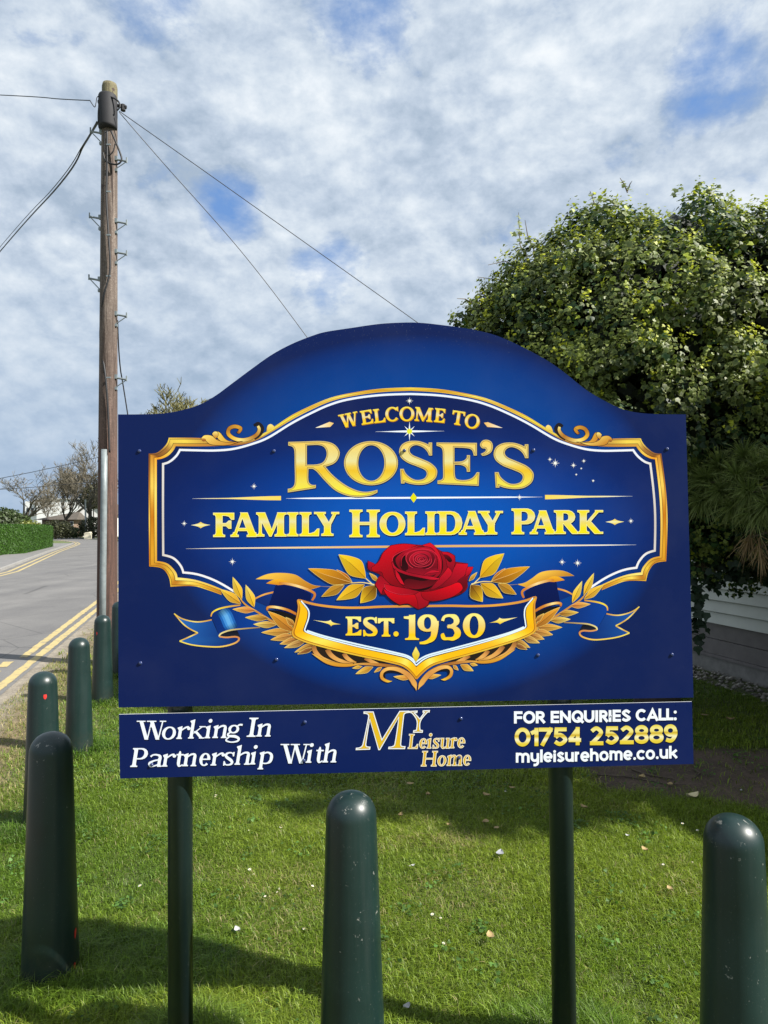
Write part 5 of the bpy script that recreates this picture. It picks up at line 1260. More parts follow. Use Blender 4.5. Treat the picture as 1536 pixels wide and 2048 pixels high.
italic([('W', z3(155), z3(528), y6(507), y6(265)), ('o', z3(462), z3(655), y6(507), y6(340)), ('r', z3(655), z3(828), y6(498), y6(338)), ('k', z3(806), z3(1020), y6(493), y6(334)), ('i', z3(1015), z3(1122), y6(489), y6(328)), ('n', z3(1116), z3(1308), y6(486), y6(322)), ('g', z3(1290), z3(1500), y6(482), y6(316)),
        ('I', z4(148), z4(302), y6(471), y6(226)), ('n', z4(270), z4(464), y6(467), y6(304))])
italic([('P', z3(66), z3(306), y6(857), y6(615)), ('a', z3(284), z3(470), y6(855), y6(690)), ('r', z3(468), z3(642), y6(852), y6(690)), ('t', z3(636), z3(750), y6(850), y6(690)), ('n', z3(732), z3(920), y6(847), y6(684)), ('e', z3(940), z3(1095), y6(844), y6(678)), ('r', z3(1094), z3(1268), y6(838), y6(674)), ('s', z3(1250), z3(1402), y6(838), y6(666)),
        ('h', z4(-8), z4(196), y6(828), y6(664)), ('i', z4(186), z4(300), y6(824), y6(662)), ('p', z4(272)+4, z4(482), y6(820), y6(660)), ('W', z4(588), z4(958), y6(812), y6(562)), ('i', z4(903), z4(1014), y6(802), y6(638)), ('t', z4(1018), z4(1134), y6(800), y6(636)), ('h', z4(1116), z4(1304), y6(798), y6(634))])

LG = Art(.0003); Zq = Zm(700, 1400, 5.908)
Mo = Zq((160, 135, 1), (278, 135, 1), (378, 460, 1), (585, 128, 1), (700, 126, 1), (694, 152, 1), (655, 160), (640, 185), (604, 520), (615, 542), (657, 545, 1), (650, 580, 1), (450, 580, 1), (455, 552, 1), (500, 545), (525, 520), (572, 215, 1), (355, 592, 1), (335, 592, 1), (235, 240, 1), (192, 520), (200, 545), (243, 551, 1), (237, 586, 1), (66, 592, 1), (70, 564, 1), (120, 555), (148, 520), (215, 200), (205, 170), (160, 163, 1))
Yo = Zq((697, 130, 1), (800, 124, 1), (795, 152, 1), (770, 155, 1), (825, 216, 1), (870, 150, 1), (856, 147, 1), (860, 122, 1), (946, 119, 1), (940, 148, 1), (910, 156), (838, 250), (832, 350, 1), (862, 356, 1), (860, 386, 1), (744, 386, 1), (748, 358, 1), (780, 352, 1), (786, 246), (735, 165), (697, 152, 1))
for out in (Mo, Yo):
    pp = smooth(out, True, 4)
    LG.poly([(p.x+1.2, p.y+1.3) for p in pp], DK); LG.poly([(p.x, p.y) for p in pp], (236, 238, 240)); LG.poly([(p.x, p.y) for p in offset_poly(pp, -2.0)], (92, 84, 40)); LG.poly([(p.x, p.y) for p in offset_poly(pp, -2.5)], (222, 180, 36))
lx = lambda x: 700+x/5.908
ly = lambda y: 1400+y/5.908
for ch, x0, x1, yb, yx in (('L', 684, 815, 574, 404), ('e', 815, 915, 572, 455), ('i', 908, 975, 570, 455), ('s', 975, 1060, 571, 452), ('u', 1060, 1185, 570, 450), ('r', 1180, 1268, 566, 448), ('e', 1265, 1365, 565, 444), ('H', 840, 1036, 781, 604), ('o', 1030, 1142, 779, 656), ('m', 1144, 1334, 774, 652), ('e', 1332, 1434, 772, 650)):
    x0, x1, yb, yx = lx(x0), lx(x1), ly(yb), ly(yx)
    fn = lambda v: V2(v.x+.10*(yb-v.y), v.y); w_ = .10*(yb-yx)
    pr = xform(serif_cap(ch, x0, x1-w_, yb, yx, 5.0, 2.2, 2.0, 2.6) if ch in 'LH' else serif_low(ch, x0, x1-w_, yb, yx, 4.6, 2.2, 1.8, 1.8), fn)
    draw(LG, pr, DK, e=.9, d=(.7, .9)); draw(LG, pr, (230, 228, 214), e=.75); draw(LG, pr, (216, 172, 44), e=-.5)
LG.build('emblem_lettering', sub_panel)

c6 = lambda x: 1010+x/8.084
c7 = lambda x: 1180+x/8.084
cy_ = lambda y: 1400+y/8.084
row1 = [('F', c6(145), c6(282), 380, 182), ('O', c6(292), c6(490), 382, 178), ('R', c6(498), c6(650), 376, 180), ('E', c6(738), c6(876), 372, 176), ('N', c6(888), c6(1064), 368, 172), ('Q', c6(1075), c6(1268), 368, 166), ('U', c6(1275), c6(1446), 364, 168), ('I', c7(85), c7(130), 357, 166), ('R', c7(148), c7(292), 356, 164), ('I', c7(300), c7(345), 352, 162), ('E', c7(364), c7(498), 350, 156), ('S', c7(508), c7(658), 350, 152), ('C', c7(738), c7(915), 342, 144), ('A', c7(918), c7(1102), 336, 142), ('L', c7(1106), c7(1228), 330, 138), ('L', c7(1230), c7(1346), 326, 136), (':', c7(1350), c7(1402), 326, 172)]
row3 = [('m', c6(175), c6(398), 1013, 852), ('y', c6(412), c6(552), 1068, 850), ('l', c6(566), c6(610), 1006, 800), ('e', c6(620), c6(770), 1006, 840), ('i', c6(780), c6(824), 1002, 815), ('s', c6(838), c6(960), 1004, 836), ('u', c6(970), c6(1112), 998, 842), ('r', c6(1126), c6(1212), 994, 836), ('e', c6(1218), c6(1366), 996, 832), ('h', c7(0), c7(138), 986, 782), ('o', c7(150), c7(302), 986, 822), ('m', c7(314), c7(526), 974, 816), ('e', c7(538), c7(686), 972, 810), ('.', c7(695), c7(745), 966, 916), ('c', c7(750), c7(898), 966, 806), ('o', c7(898), c7(1050), 962, 800), ('.', c7(1062), c7(1110), 952, 902), ('u', c7(1122), c7(1262), 948, 792), ('k', c7(1276), c7(1412), 945, 740)]
for rows, w_ in ((row1, 5.5), (row3, 5.1)):
    CT = Art(.0003)
    for ch, x0, x1, yb, yt in rows:
        pr = xform(sans(ch, x0, x1, cy_(yb), cy_(yt), w_), lambda v: v)
        draw(CT, pr, DK, e=.4, d=(.6, .9)); draw(CT, pr, (238, 243, 252))
    CT.build('contact_lettering', sub_panel)
CT = Art(.0003)
for ch, x0, x1, yb, yt in (('0', c6(155), c6(412), 752, 446), ('1', c6(412), c6(540), 745, 450), ('7', c6(545), c6(768), 742, 446), ('5', c6(785), c6(1008), 742, 442), ('4', c6(1015), c6(1242), 730, 436), ('2', c6(1372), c6(1590), 730, 425), ('5', c7(244), c7(464), 720, 424), ('2', c7(483), c7(706), 714, 412), ('8', c7(718), c7(948), 708, 404), ('8', c7(958), c7(1190), 700, 398), ('9', c7(1194), c7(1410), 692, 391)):
    yb, yt = cy_(yb), cy_(yt)
    pr = xform(sans(ch, x0, x1, yb, yt, 7.9), lambda v: v)
    draw(CT, pr, (4, 10, 40), e=.5, d=(.9, 1.1)); draw(CT, pr, mi=1, g=lambda x, y: (yb-y)/(yb-yt))
CT.build('number_lettering', sub_panel, [mt_ink, mt_gold_tel])

# ------------------------------------------------------------------ bolts and posts
mt_bolt = mat_simple('navy_bolt_cap', (.03, .045, .13), .12, spec=.8)
mt_boltw = mat_simple('pale_bolt_cap', (.62, .63, .66), .2, spec=.6)
def bolt(px, py, parent, off=.0005, mt=None, k_=1.0):
    M_ = MB(); c = S(px, py, off); a = math.pi*2/14
    prof = [(.0054, 0), (.0052, .0014), (.0042, .0029), (.0022, .0037), (.0, .0040)]
    rings = []
    prof = [(r_*k_, h_*k_) for r_, h_ in prof]
    for r_, h_ in prof[:-1]: rings.append([M_.vert(c+SU*(r_*math.cos(k*a))+SV*(r_*math.sin(k*a))+SN*h_) for k in range(14)])
    tp = M_.vert(c+SN*(.0040*k_))
    for p, q_ in zip(rings, rings[1:]):
        for k in range(14): M_.face((p[k], p[(k+1) % 14], q_[(k+1) % 14], q_[k]))
    for k in range(14): M_.face((rings[-1][k], rings[-1][(k+1) % 14], tp))
    return M_.build('bolt', mt or mt_bolt, parent, smooth=True)
for px, py in ((279, 902), (548, 902), (1334, 898), (281, 1326), (553, 1319), (1076, 1310), (1344, 1309)): bolt(px, py, main_panel)
bolt(808.5, 901.5, main_panel, .0030); bolt(1067, 900.5, main_panel)
for px, py in ((610, 1444), (608, 1521), (922, 1437)): bolt(px, py, sub_panel)
for px, py in ((304, 1529), (918, 1515)): bolt(px, py, sub_panel, .0016)
for px, py in ((304, 1454), (1222, 1432), (1219.5, 1508)): bolt(px, py, sub_panel, .0010, mt_boltw, .42)
# ------------------------------------------------------------------ dark green paint (posts, bollards)
def green_paint(name, rough, chips, base=(.0050, .0165, .0155)):
    mt, q, bs = new_mat(name)
    tcn = q.n('ShaderNodeTexCoord'); oi = q.n('ShaderNodeObjectInfo')
    va = q.n('ShaderNodeVectorMath', operation='ADD'); q.put(va.inputs[0], tcn.outputs['Object']); q.put(va.inputs[1], oi.outputs['Random'])
    n1 = q.noise(va.outputs[0], 46, 6, .68); n2 = q.noise(va.outputs[0], 5, 4, .6); n3 = q.noise(va.outputs[0], 9, 3, .5)
    mp = q.n('ShaderNodeMapping'); mp.inputs['Scale'].default_value = (30, 30, 1.2); q.put(mp.inputs[0], va.outputs[0]); n4 = q.noise(mp.outputs[0], 1, 4, .6)
    col = q.mix(q.mapr(n2, .35, .7), base, tuple(v*1.45 for v in base))
    col = q.mix(q.math('MULTIPLY', q.mapr(n4, .5, .75), .35), col, (.026, .036, .035))
    sp = q.n('ShaderNodeSeparateXYZ'); q.put(sp.inputs[0], tcn.outputs['Object'])
    topw = q.mapr(sp.outputs[2], .74, .84, 0, .055)                      # domes are the most knocked about
    chip = q.math('MULTIPLY', q.mapr(q.math('ADD', n1, topw), chips, chips+.015), q.mapr(q.math('ADD', n3, topw), .50, .58))
    n5 = q.noise(va.outputs[0], 170, 3, .6); col = q.mix(q.math('MULTIPLY', q.mapr(n5, .66, .72), .35), col, (.13, .14, .13))
    mud = q.math('MULTIPLY', q.mapr(q.math('ADD', sp.outputs[2], q.math('MULTIPLY', n2, .25)), .30, .10), q.mapr(n1, .35, .6)); col = q.mix(q.math('MULTIPLY', mud, .45), col, (.055, .050, .036))
    col = q.mix(chip, col, (.16, .165, .15))
    q.put(bs.inputs['Base Color'], col)
    q.put(bs.inputs['Roughness'], q.math('ADD', q.math('MULTIPLY', n2, .22), rough))
    bp = q.n('ShaderNodeBump'); bp.inputs['Strength'].default_value = .12; bp.inputs['Distance'].default_value = .004
    q.put(bp.inputs['Height'], n2); q.put(bs.inputs['Normal'], bp.outputs[0])
    return mt
mt_post = green_paint('post_paint', .30, .70, (.0060, .0145, .0150))
mt_boll = green_paint('bollard_paint', .27, .665)
mt_red = mat_simple('red_paint_scuff', (.52, .025, .02), .5)
POSTS = []
for px, py in ((352.5, 1800), (1134, 1800)):
    lo_, hi_ = S(px, 1800, -(TH+.044)), S(px+(-1 if px < 500 else -14), 880, -(TH+.044)); M_ = MB()
    dv = (hi_-lo_)/(hi_.z-lo_.z); ft = lo_-dv*(lo_.z+.25)
    M_.tube([ft, hi_, hi_+dv*.02], [.0362, .0362, .033], 40)
    M_.build('post', mt_post, sign, smooth=True); POSTS.append(ft+dv*.25)

# ------------------------------------------------------------------ bollards
def bollard_mesh(H, k=1.0):
    rt, rb = .0715*k, .096*k; prof = [(rb, -.12), (rb*1.0, 0)]
    zc = H-rt*.95
    for i in range(1, 7): prof.append((rb+(rt-rb)*i/6, zc*i/6))
    for i in range(1, 11):
        a = i/10*math.pi/2; prof.append((max(.002, rt*math.cos(a)**.92), zc+rt*.95*math.sin(a)))
    return prof
BOLL = []
def bollard(pos, H, label, first=[None]):
    root = empty('bollard', pos, label, 'bollard', 'dark green bollards along the edge of the lawn')
    M_ = MB(); M_.lathe(pos, bollard_mesh(H), 44); M_.build('post', mt_boll, root, smooth=True)
    BOLL.append((pos, H)); return root
def base_top(bx, by, ty):
    g_ = G(bx, by); t = P(bx, ty, g_.y); return Vector((g_.x, g_.y, 0)), t.z
def top_only(px, ty, H):
    d = ray(px, ty); t = (H-EYE)/d.z; p = EYEV+d*t; return Vector((p.x, p.y, 0)), H
p1, h1 = base_top(101, 1958, 1464); B1 = bollard(p1, h1, 'big shaded bollard at the near left corner of the lawn')
p2, h2 = base_top(85, 1655, 1343); B2 = bollard(p2, h2, 'bollard with a bold red paint mark, half hidden by the near left one')
p3, h3 = base_top(158, 1502, 1275); B3 = bollard(p3, h3, 'plain bollard third along the kerb with a pale worn foot')
p4, h4 = base_top(205, 1404, 1230); B4 = bollard(p4, h4, 'bollard directly in front of the wooden pole with a small red fleck')
p5, h5 = base_top(238, 1352, 1203); B5 = bollard(p5, h5, 'farthest bollard mostly hidden behind the left edge of the board')
p6, h6 = top_only(702, 1583, .845); B6 = bollard(p6, h6, 'bollard with chipped dome standing between the two sign posts')
p7, h7 = top_only(1466, 1630, .845); B7 = bollard(p7, h7, 'bollard at the right hand edge of the picture near the bare soil')
def scuff(root, pos, H, px, py, wpx, hpx, seed):
    d = ray(px, py); # hit the tapered cylinder
    best = None
    for i in range(4000):
        t = 1.2+i*.003; p = EYEV+d*t
        if p.z < H and p.z > 0:
            r_ = .096+(.0715-.096)*p.z/(H-.07)
            if math.hypot(p.x-pos.x, p.y-pos.y) < r_: best = p; break
    if best is None: print('scuff miss', px, py); return
    a0 = math.atan2(best.y-pos.y, best.x-pos.x); s_ = best.y/F; r_ = random.Random(seed); M_ = MB(); ids = []
    for k in range(10):
        a = 2*math.pi*k/10; q_ = r_.uniform(.6, 1.15)
        z = best.z+math.sin(a)*hpx*s_*.5*q_; aa = a0+math.cos(a)*wpx*s_*.5*q_/.085; rr = .096+(.0715-.096)*z/(H-.07)+.0012
        ids.append(M_.vert((pos.x+rr*math.cos(aa), pos.y+rr*math.sin(aa), z)))
    c = M_.vert((pos.x+(rr+.0004)*math.cos(a0), pos.y+(rr+.0004)*math.sin(a0), best.z))
    for k in range(10): M_.face((c, ids[k], ids[(k+1) % 10]))
    M_.build('paint_scuff', mt_red, root)
scuff(B1, p1, h1, 150, 1866, 9, 22, 1); scuff(B1, p1, h1, 149, 1931, 6, 12, 5); scuff(B2, p2, h2, 90, 1393, 7, 13, 2); scuff(B4, p4, h4, 194, 1267, 4, 8, 3)

# ------------------------------------------------------------------ wooden pole with its fittings
mt_wood, q, bs = new_mat('weathered_pole_wood')
tcn = q.n('ShaderNodeTexCoord'); mp = q.n('ShaderNodeMapping'); mp.inputs['Scale'].default_value = (26, 26, 1.5); q.put(mp.inputs[0], tcn.outputs['Object'])
n1 = q.noise(mp.outputs[0], 1.0, 7, .62, .9); n2 = q.noise(tcn.outputs['Object'], 1.1, 4, .55)
sp = q.n('ShaderNodeSeparateXYZ'); q.put(sp.inputs[0], tcn.outputs['Object'])
hz_ = q.math('ADD', q.mapr(sp.outputs[2], 2.2, 4.2), q.math('MULTIPLY', q.math('SUBTRACT', n2, .5), .9), clamp=True)
gr_ = q.mapr(n1, .33, .66); dark = q.mix(gr_, (.030, .014, .011), (.150, .078, .058)); greyw = q.mix(gr_, (.052, .038, .030), (.235, .192, .160))
col = q.mix(hz_, dark, greyw)
col = q.mix(q.mapr(sp.outputs[2], 6.38, 6.46), col, (.17, .155, .08))
mp2 = q.n('ShaderNodeMapping'); mp2.inputs['Scale'].default_value = (11, 11, .55); q.put(mp2.inputs[0], tcn.outputs['Object']); ck = q.noise(mp2.outputs[0], 2.0, 5, .6, 1.2)
col = q.mix(q.mapr(ck, .60, .64), col, (.022, .013, .010)); n6 = q.noise(tcn.outputs['Object'], 26, 5, .7, 2.0); col = q.mix(q.mapr(n6, .42, .62, .55, 0), col, (.05, .03, .022))
kn = q.noise(tcn.outputs['Object'], 7, 2, .5); col = q.mix(q.mapr(kn, .70, .74), col, (.05, .03, .025))
q.put(bs.inputs['Base Color'], col); bs.inputs['Roughness'].default_value = .85
bp = q.n('ShaderNodeBump'); bp.inputs['Strength'].default_value = .7; bp.inputs['Distance'].default_value = .012
q.put(bp.inputs['Height'], n1); q.put(bs.inputs['Normal'], bp.outputs[0])
mt_galv = mat_simple('galvanised_steel', (.23, .265, .275), .5, .2, nscale=14, namt=.25)
mt_black = mat_simple('black_cable', (.012, .012, .014), .55)
mt_boxp = mat_simple('black_terminal_box', (.016, .016, .020), .75, nscale=9, namt=.2)
PD = 8.4
pb = P(214, 1240, PD); pt = P(219.5, 172, PD)
pole = empty('utility_pole', (pb.x, pb.y, 0), 'tall weathered wooden utility pole beside the road with step irons', 'utility pole')
axis = (pt-Vector((pb.x, pb.y, pb.z)))
def pole_at(z): k = (z-pb.z)/(pt.z-pb.z); return Vector((pb.x+(pt.x-pb.x)*k, PD, z))
def pole_r(z): return .118-.030*max(0, z)/pt.z
M_ = MB(); zs = [-.3, .3, 1, 2, 3, 4, 5, 5.6, 6.2, pt.z-.02, pt.z+.02]
M_.tube([pole_at(z) for z in zs], [pole_r(z) for z in zs[:-1]]+[pole_r(pt.z)*.9], 36)
M_.build('shaft', mt_wood, pole, smooth=True)
def pz(py): return P(217, py, PD).z
# terminal box, curved shell on the near side
zt, zb = pz(196), pz(262); M_ = MB(); c0 = pole_at(zt)
prof = [(.06, zb-.008), (.104, zb), (.108, zb+.03), (.106, zt-.02), (.100, zt-.004), (.05, zt+.004)]
M_.lathe((c0.x-.004, PD-.05, 0), prof, 28); M_.build('terminal_box', mt_boxp, pole, smooth=True)
M_ = MB(); c1 = pole_at(pz(210)); M_.tube([c1+Vector((-.13, -.02, .03)), c1+Vector((.20, .0, -.03))], .022, 8); M_.tube([c1+Vector((.16, 0, -.0)), c1+Vector((.16, 0, -.07))], .03, 8); M_.build('cable_bracket', mt_boxp, pole)
def step(py, side):
    z = pz(py); c = pole_at(z); r_ = pole_r(z); M_ = MB()
    a = c+Vector((side*(r_-.02), -.03, .012 if side > 0 else -.0)); e_ = c+Vector((side*(r_+.125), -.03, -.015 if side > 0 else .03))
    M_.tube([a, e_], .012, 8); M_.tube([e_+Vector((0, 0, -.018)), e_+Vector((0, 0, .045))], .009, 6)
    M_.tube([e_+Vector((-side*.012, 0, -.01)), c+Vector((side*(r_-.005), -.03, -.105))], .006, 6)
    M_.box(c+Vector((side*r_, -.03, -.12)), (.03, .03, .03)); M_.box(c+Vector((side*r_, -.03, .02)), (.03, .035, .05))
    M_.build('step_iron', mt_galv, pole)
for py, s_ in ((270, -1), (323, 1), (440, -1), (447, 1), (508, 1), (563, -1), (632, 1), (758, 1)): step(py, s_)
# galvanised cable guard
g_t, g_b = P(219, 901, PD).z, .0
M_ = MB(); gp = [pole_at(z)+Vector((.005 if z > 1 else .0, -pole_r(z)-.012, 0)) for z in (g_b-.1, 1, 2, g_t)]
M_.tube(gp, .036, 14); M_.build('cable_guard', mt_galv, pole, smooth=True)
def cab(pts, r_, name='cable', parent=None):
    M_ = MB(); v = [Vector(p) for p in pts]; out = []
    for i in range(len(v)-1):
        p0_, p1_, p2_, p3_ = v[max(i-1, 0)], v[i], v[i+1], v[min(i+2, len(v)-1)]
        for k in range(8):
            t = k/8; out.append(.5*((2*p1_)+(p2_-p0_)*t+(2*p0_-5*p1_+4*p2_-p3_)*t*t+(3*p1_-p0_-3*p2_+p3_)*t**3))
    out.append(v[-1]); M_.tube(out, r_, 6)
    if parent is not None: return M_.build(name, mt_black, parent, smooth=True)
    return M_, out
fr = PD-.125
cab([P(214, 262, fr), P(214, 330, fr), P(213, 400, fr), P(217, 470, fr), P(220, 540, fr), P(208, 590, fr-.0), P(201.5, 640, fr+.10), P(201, 690, fr+.10), P(210, 745, fr), P(216, 820, fr), P(219, 905, fr)], .012, 'riser_cable', pole)
cab([P(222, 262, fr), P(238, 300, fr), P(243, 320, fr), P(232, 329, fr), P(212, 322, fr), P(206, 305, fr)], .011, 'cable_loop', pole)
cab([P(210, 262, fr), P(210, 300, fr), P(216, 311, fr), P(226, 303, fr), P(230, 288, fr)], .008, 'cable_loop', pole)
cab([P(198, 222, fr), P(199, 200, fr), P(206, 193, fr), P(222, 194, fr), P(236, 202, fr), P(240, 213, fr), P(234, 221, fr)], .010, 'cable_loop', pole)
cab([P(197, 244, fr), P(197, 225, fr), P(199, 205, fr)], .011, 'cable_loop', pole)
cab([P(200, 190, fr), P(194, 195, fr), P(192, 206, fr), P(189, 214, fr), P(180, 201, fr)], .005, 'drop_wire_tail', pole)
for py in (289, 383, 470, 552, 755):
    M_ = MB(); p = P(217, py, fr-.005); M_.box(p, (.05, .012, .016)); M_.build('cable_clip', mt_galv, pole)
def wire(name, pts, r_, label):
    M_, out = cab(pts, r_); tag(M_.build(name, mt_black, origin=tuple(out[0])), label, 'wire')
wire('overhead_wire', [P(180, 201, fr), P(120, 198, PD+.3), P(0, 190, PD+1.2), P(-420, 172, PD+4)], .006, 'thin wire running left from the pole top across the sky')
k0 = P(197, 243, fr)
wire('overhead_cable', [k0, P(168, 290, PD+.8), P(120, 368, PD+2.2), P(0, 503, PD+9), P(-190, 730, 32)], .0115, 'thick black cable bundle sagging down to the left from the pole')
wire('overhead_cable', [k0+Vector((-.02, 0, 0)), P(166, 290, PD+.8), P(110, 372, PD+2.2), P(0, 494, PD+9), P(-190, 722, 32)], .006, 'slim pale lined cable just above the thick bundle left of the pole')
wire('overhead_wire', [P(238, 222, fr), P(400, 336, PD+.1), P(600, 478, PD+.3), P(832, 643, PD+.5), P(1080, 822, PD+.8), P(1300, 985, PD+1.0)], .0045, 'upper of the two thin wires slanting right from the pole to the ivy')
wire('overhead_wire', [P(238, 224, fr), P(330, 330, PD+.1), P(480, 500, PD+.2), P(613, 673, PD+.3), P(800, 935, PD+.4), P(1068, 1314, PD+.5)], .0045, 'steeper of the two thin wires slanting right from the pole')
wire('stay_wire', [P(235, 640, PD+.02), P(240, 730, PD+.2), P(255, 826, PD+.4), P(330, 1318, PD+.6)], .008, 'short pale stay wire dropping behind the board beside the pole')
for nm, a, c, z in (('overhead_wire', (-60, 968), (200, 914), 0), ('overhead_wire', (-60, 982), (205, 962), 1)):
    wire(nm, [P(*a, 70), P((a[0]+c[0])/2, (a[1]+c[1])/2+2, 72), P(*c, 74)], .03, ['faint distant wire high above the bare trees', 'faint distant wire crossing the bare tree crowns'][z])

# ------------------------------------------------------------------ static caravan at the right
mt_side = mat_simple('cream_siding', (.52, .525, .47), .55, nscale=5, namt=.1)
mt_skirt = mat_simple('brown_skirting', (.165, .145, .14), .7, nscale=6, namt=.2)
mt_conc = mat_simple('plinth_concrete', (.22, .21, .195), .9, nscale=12, namt=.3)
ga, gb_ = G(1389, 1333), G(1536, 1377)
wd = (gb_-ga).normalized(); wn_ = Vector((wd.y, -wd.x, 0)); wn_ = wn_ if wn_.x < 0 else -wn_
c_far, c_near = ga-wd*4.5, gb_+wd*5.2
van = empty('static_caravan', ((c_far+c_near)/2).to_tuple(), 'cream clapboard static caravan with brown skirting behind the ivy', 'caravan')
def board(z0, z1, out0, out1, mt, name, lab=None):
    M_ = MB()
    a, c = c_far, c_near
    p = [a+wn_*out0+Vector((0, 0, z0)), c+wn_*out0+Vector((0, 0, z0)), c+wn_*out1+Vector((0, 0, z1)), a+wn_*out1+Vector((0, 0, z1))]
    bk = [a-wn_*.03+Vector((0, 0, z0)), c-wn_*.03+Vector((0, 0, z0)), c-wn_*.03+Vector((0, 0, z1)), a-wn_*.03+Vector((0, 0, z1))]
    ids = [M_.vert(v) for v in p]; bd = [M_.vert(v) for v in bk]
    M_.face(ids); M_.face(bd[::-1])
    for i in range(4): M_.face((ids[i], bd[i], bd[(i+1) % 4], ids[(i+1) % 4]))
    return M_
M_ = MB(); z = .535; N_ = 0
sd = MB()
while z < 2.7:
    h_ = .125
    b_ = board(z, z+h_-.012, .034, .004, mt_side, 's'); i0 = len(sd.v); sd.v += b_.v; sd.c += b_.c; sd.f += [tuple(i0+i for i in f) for f in b_.f]; sd.mi += b_.mi
    b_ = board(z+h_-.012, z+h_, -.010, -.010, mt_side, 's'); i0 = len(sd.v); sd.v += b_.v; sd.c += b_.c; sd.f += [tuple(i0+i for i in f) for f in b_.f]; sd.mi += b_.mi
    z += h_
sd.build('siding', mt_side, van)
sk = MB()
for z0, z1, o0 in ((.365, .53, .0), (.20, .358, .004), (.165, .196, .014)):
    b_ = board(z0, z1, o0, o0, mt_skirt, 'k'); i0 = len(sk.v); sk.v += b_.v; sk.c += b_.c; sk.f += [tuple(i0+i for i in f) for f in b_.f]; sk.mi += b_.mi
sk.build('skirting', mt_skirt, van)
board(-.02, .16, -.006, -.006, mt_conc, 'p').build('plinth', mt_conc, van)
M_ = MB(); e1 = [c_far-wn_*.02, c_near-wn_*.02, c_near-wn_*3.4, c_far-wn_*3.4]
lo = [M_.vert((p.x, p.y, .53)) for p in e1]; hi = [M_.vert((p.x, p.y, 2.72)) for p in e1]
for i in range(4): M_.face((lo[i], lo[(i+1) % 4], hi[(i+1) % 4], hi[i]))
M_.build('shell', mt_side, van)
M_ = MB(); mid_ = [(c_far-wn_*1.7), (c_near-wn_*1.7)]
rf = [c_far+wn_*.12-wd*.1, c_near+wn_*.12+wd*.1, c_near-wn_*3.5+wd*.1, c_far-wn_*3.5-wd*.1]
lo = [M_.vert((p.x, p.y, 2.74)) for p in rf]; r0_ = M_.vert((mid_[0].x, mid_[0].y, 3.12)); r1_ = M_.vert((mid_[1].x, mid_[1].y, 3.12))
M_.face((lo[0], lo[1], r1_, r0_)); M_.face((lo[2], lo[3], r0_, r1_)); M_.face((lo[1], lo[2], r1_)); M_.face((lo[3], lo[0], r0_)); M_.face(lo[::-1])
M_.build('roof', mt_conc, van)
# gravel along the plinth
mt_peb = mat_leaf('pebbles', .8, 0, .3)
n = 1500; t = rng.random(n)*(c_near-c_far).length; o_ = rng.random(n)**1.3*.42+.02
pos = np.array(c_far)+np.outer(t, np.array(wd))+np.outer(o_, np.array(wn_)); pos[:, 2] = rng.uniform(.0, .03, n)
oct_ = np.array([(1, 0, 0), (-1, 0, 0), (0, 1, 0), (0, -1, 0), (0, 0, 1), (0, 0, -1)], float)
of = np.array([(0, 2, 4), (2, 1, 4), (1, 3, 4), (3, 0, 4), (2, 0, 5), (1, 2, 5), (3, 1, 5), (0, 3, 5)])
sz = rng.uniform(.012, .034, (n, 1, 1))*np.array([1, .8, .6])*rng.uniform(.7, 1.2, (n, 6, 1))
V = (pos[:, None, :]+oct_[None]*sz).reshape(-1, 3); Ff = (of[None]+np.arange(n)[:, None, None]*6).reshape(-1)
cc = np.repeat(np.array([.30, .275, .24])*(.45+.9*rng.random((n, 1)))*np.array([1, 1, 1]), 6, 0)
tag(npmesh('gravel', V, Ff, np.full(n*8, 3), mt_peb, col=cc, smooth=False), 'strip of grey pebbles along the caravan plinth', 'gravel', kind='stuff')
# ------------------------------------------------------------------ ivy covered tree
LOBES = [((2.44, 6.2, 2.62), (1.72, 1.25, 1.62)), ((3.35, 6.1, 2.75), (1.45, 1.2, 1.36)), ((1.85, 6.2, 2.15), (1.16, 1.0, 1.25)), ((1.50, 6.2, 2.72), (.90, .85, 1.05)), ((4.6, 6.2, 2.4), (1.3, 1.2, 1.4)), ((2.70, 6.1, 1.95), (1.15, 1.0, 1.0))]
def lobe_f(p):
    """approximate signed size: <1 inside"""
    best = np.full(len(p), 9.)
    for c, r_ in LOBES:
        best = np.minimum(best, np.sqrt((((p-np.array(c))/np.array(r_))**2).sum(1)))
    return best
def shell_points(n, jitter, seed):
    rg = np.random.default_rng(seed); P_, N_ = [], []
    ar = np.array([r_[0]*r_[1]+r_[1]*r_[2]+r_[0]*r_[2] for _, r_ in LOBES]); ar = ar/ar.sum()
    for i, (c, r_) in enumerate(LOBES):
        k = int(n*ar[i]); d = rg.normal(0, 1, (k, 3)); d /= np.linalg.norm(d, axis=1)[:, None]
        lump = .93+.42*(fbm(d[:, 0]*3+c[0]*5+9, d[:, 2]*3+d[:, 1]*2+9, 1.7, 4, 31+i)-.45)
        q_ = np.array(c)+d*np.array(r_)*(lump+rg.normal(0, jitter, k))[:, None]
        nn = d/np.array(r_); nn /= np.linalg.norm(nn, axis=1)[:, None]
        P_.append(q_); N_.append(nn)
    return np.concatenate(P_), np.concatenate(N_)
base_iv = Vector((2.35, 6.2, 0))
ivy = empty('ivy_tree', base_iv, 'rounded tree smothered in variegated ivy rising behind the board', 'tree')
LEAF2D = np.array([(0, -.42), (.34, -.40), (.48, -.02), (.20, .16), (0, .60), (-.20, .16), (-.48, -.02), (-.34, -.40)])
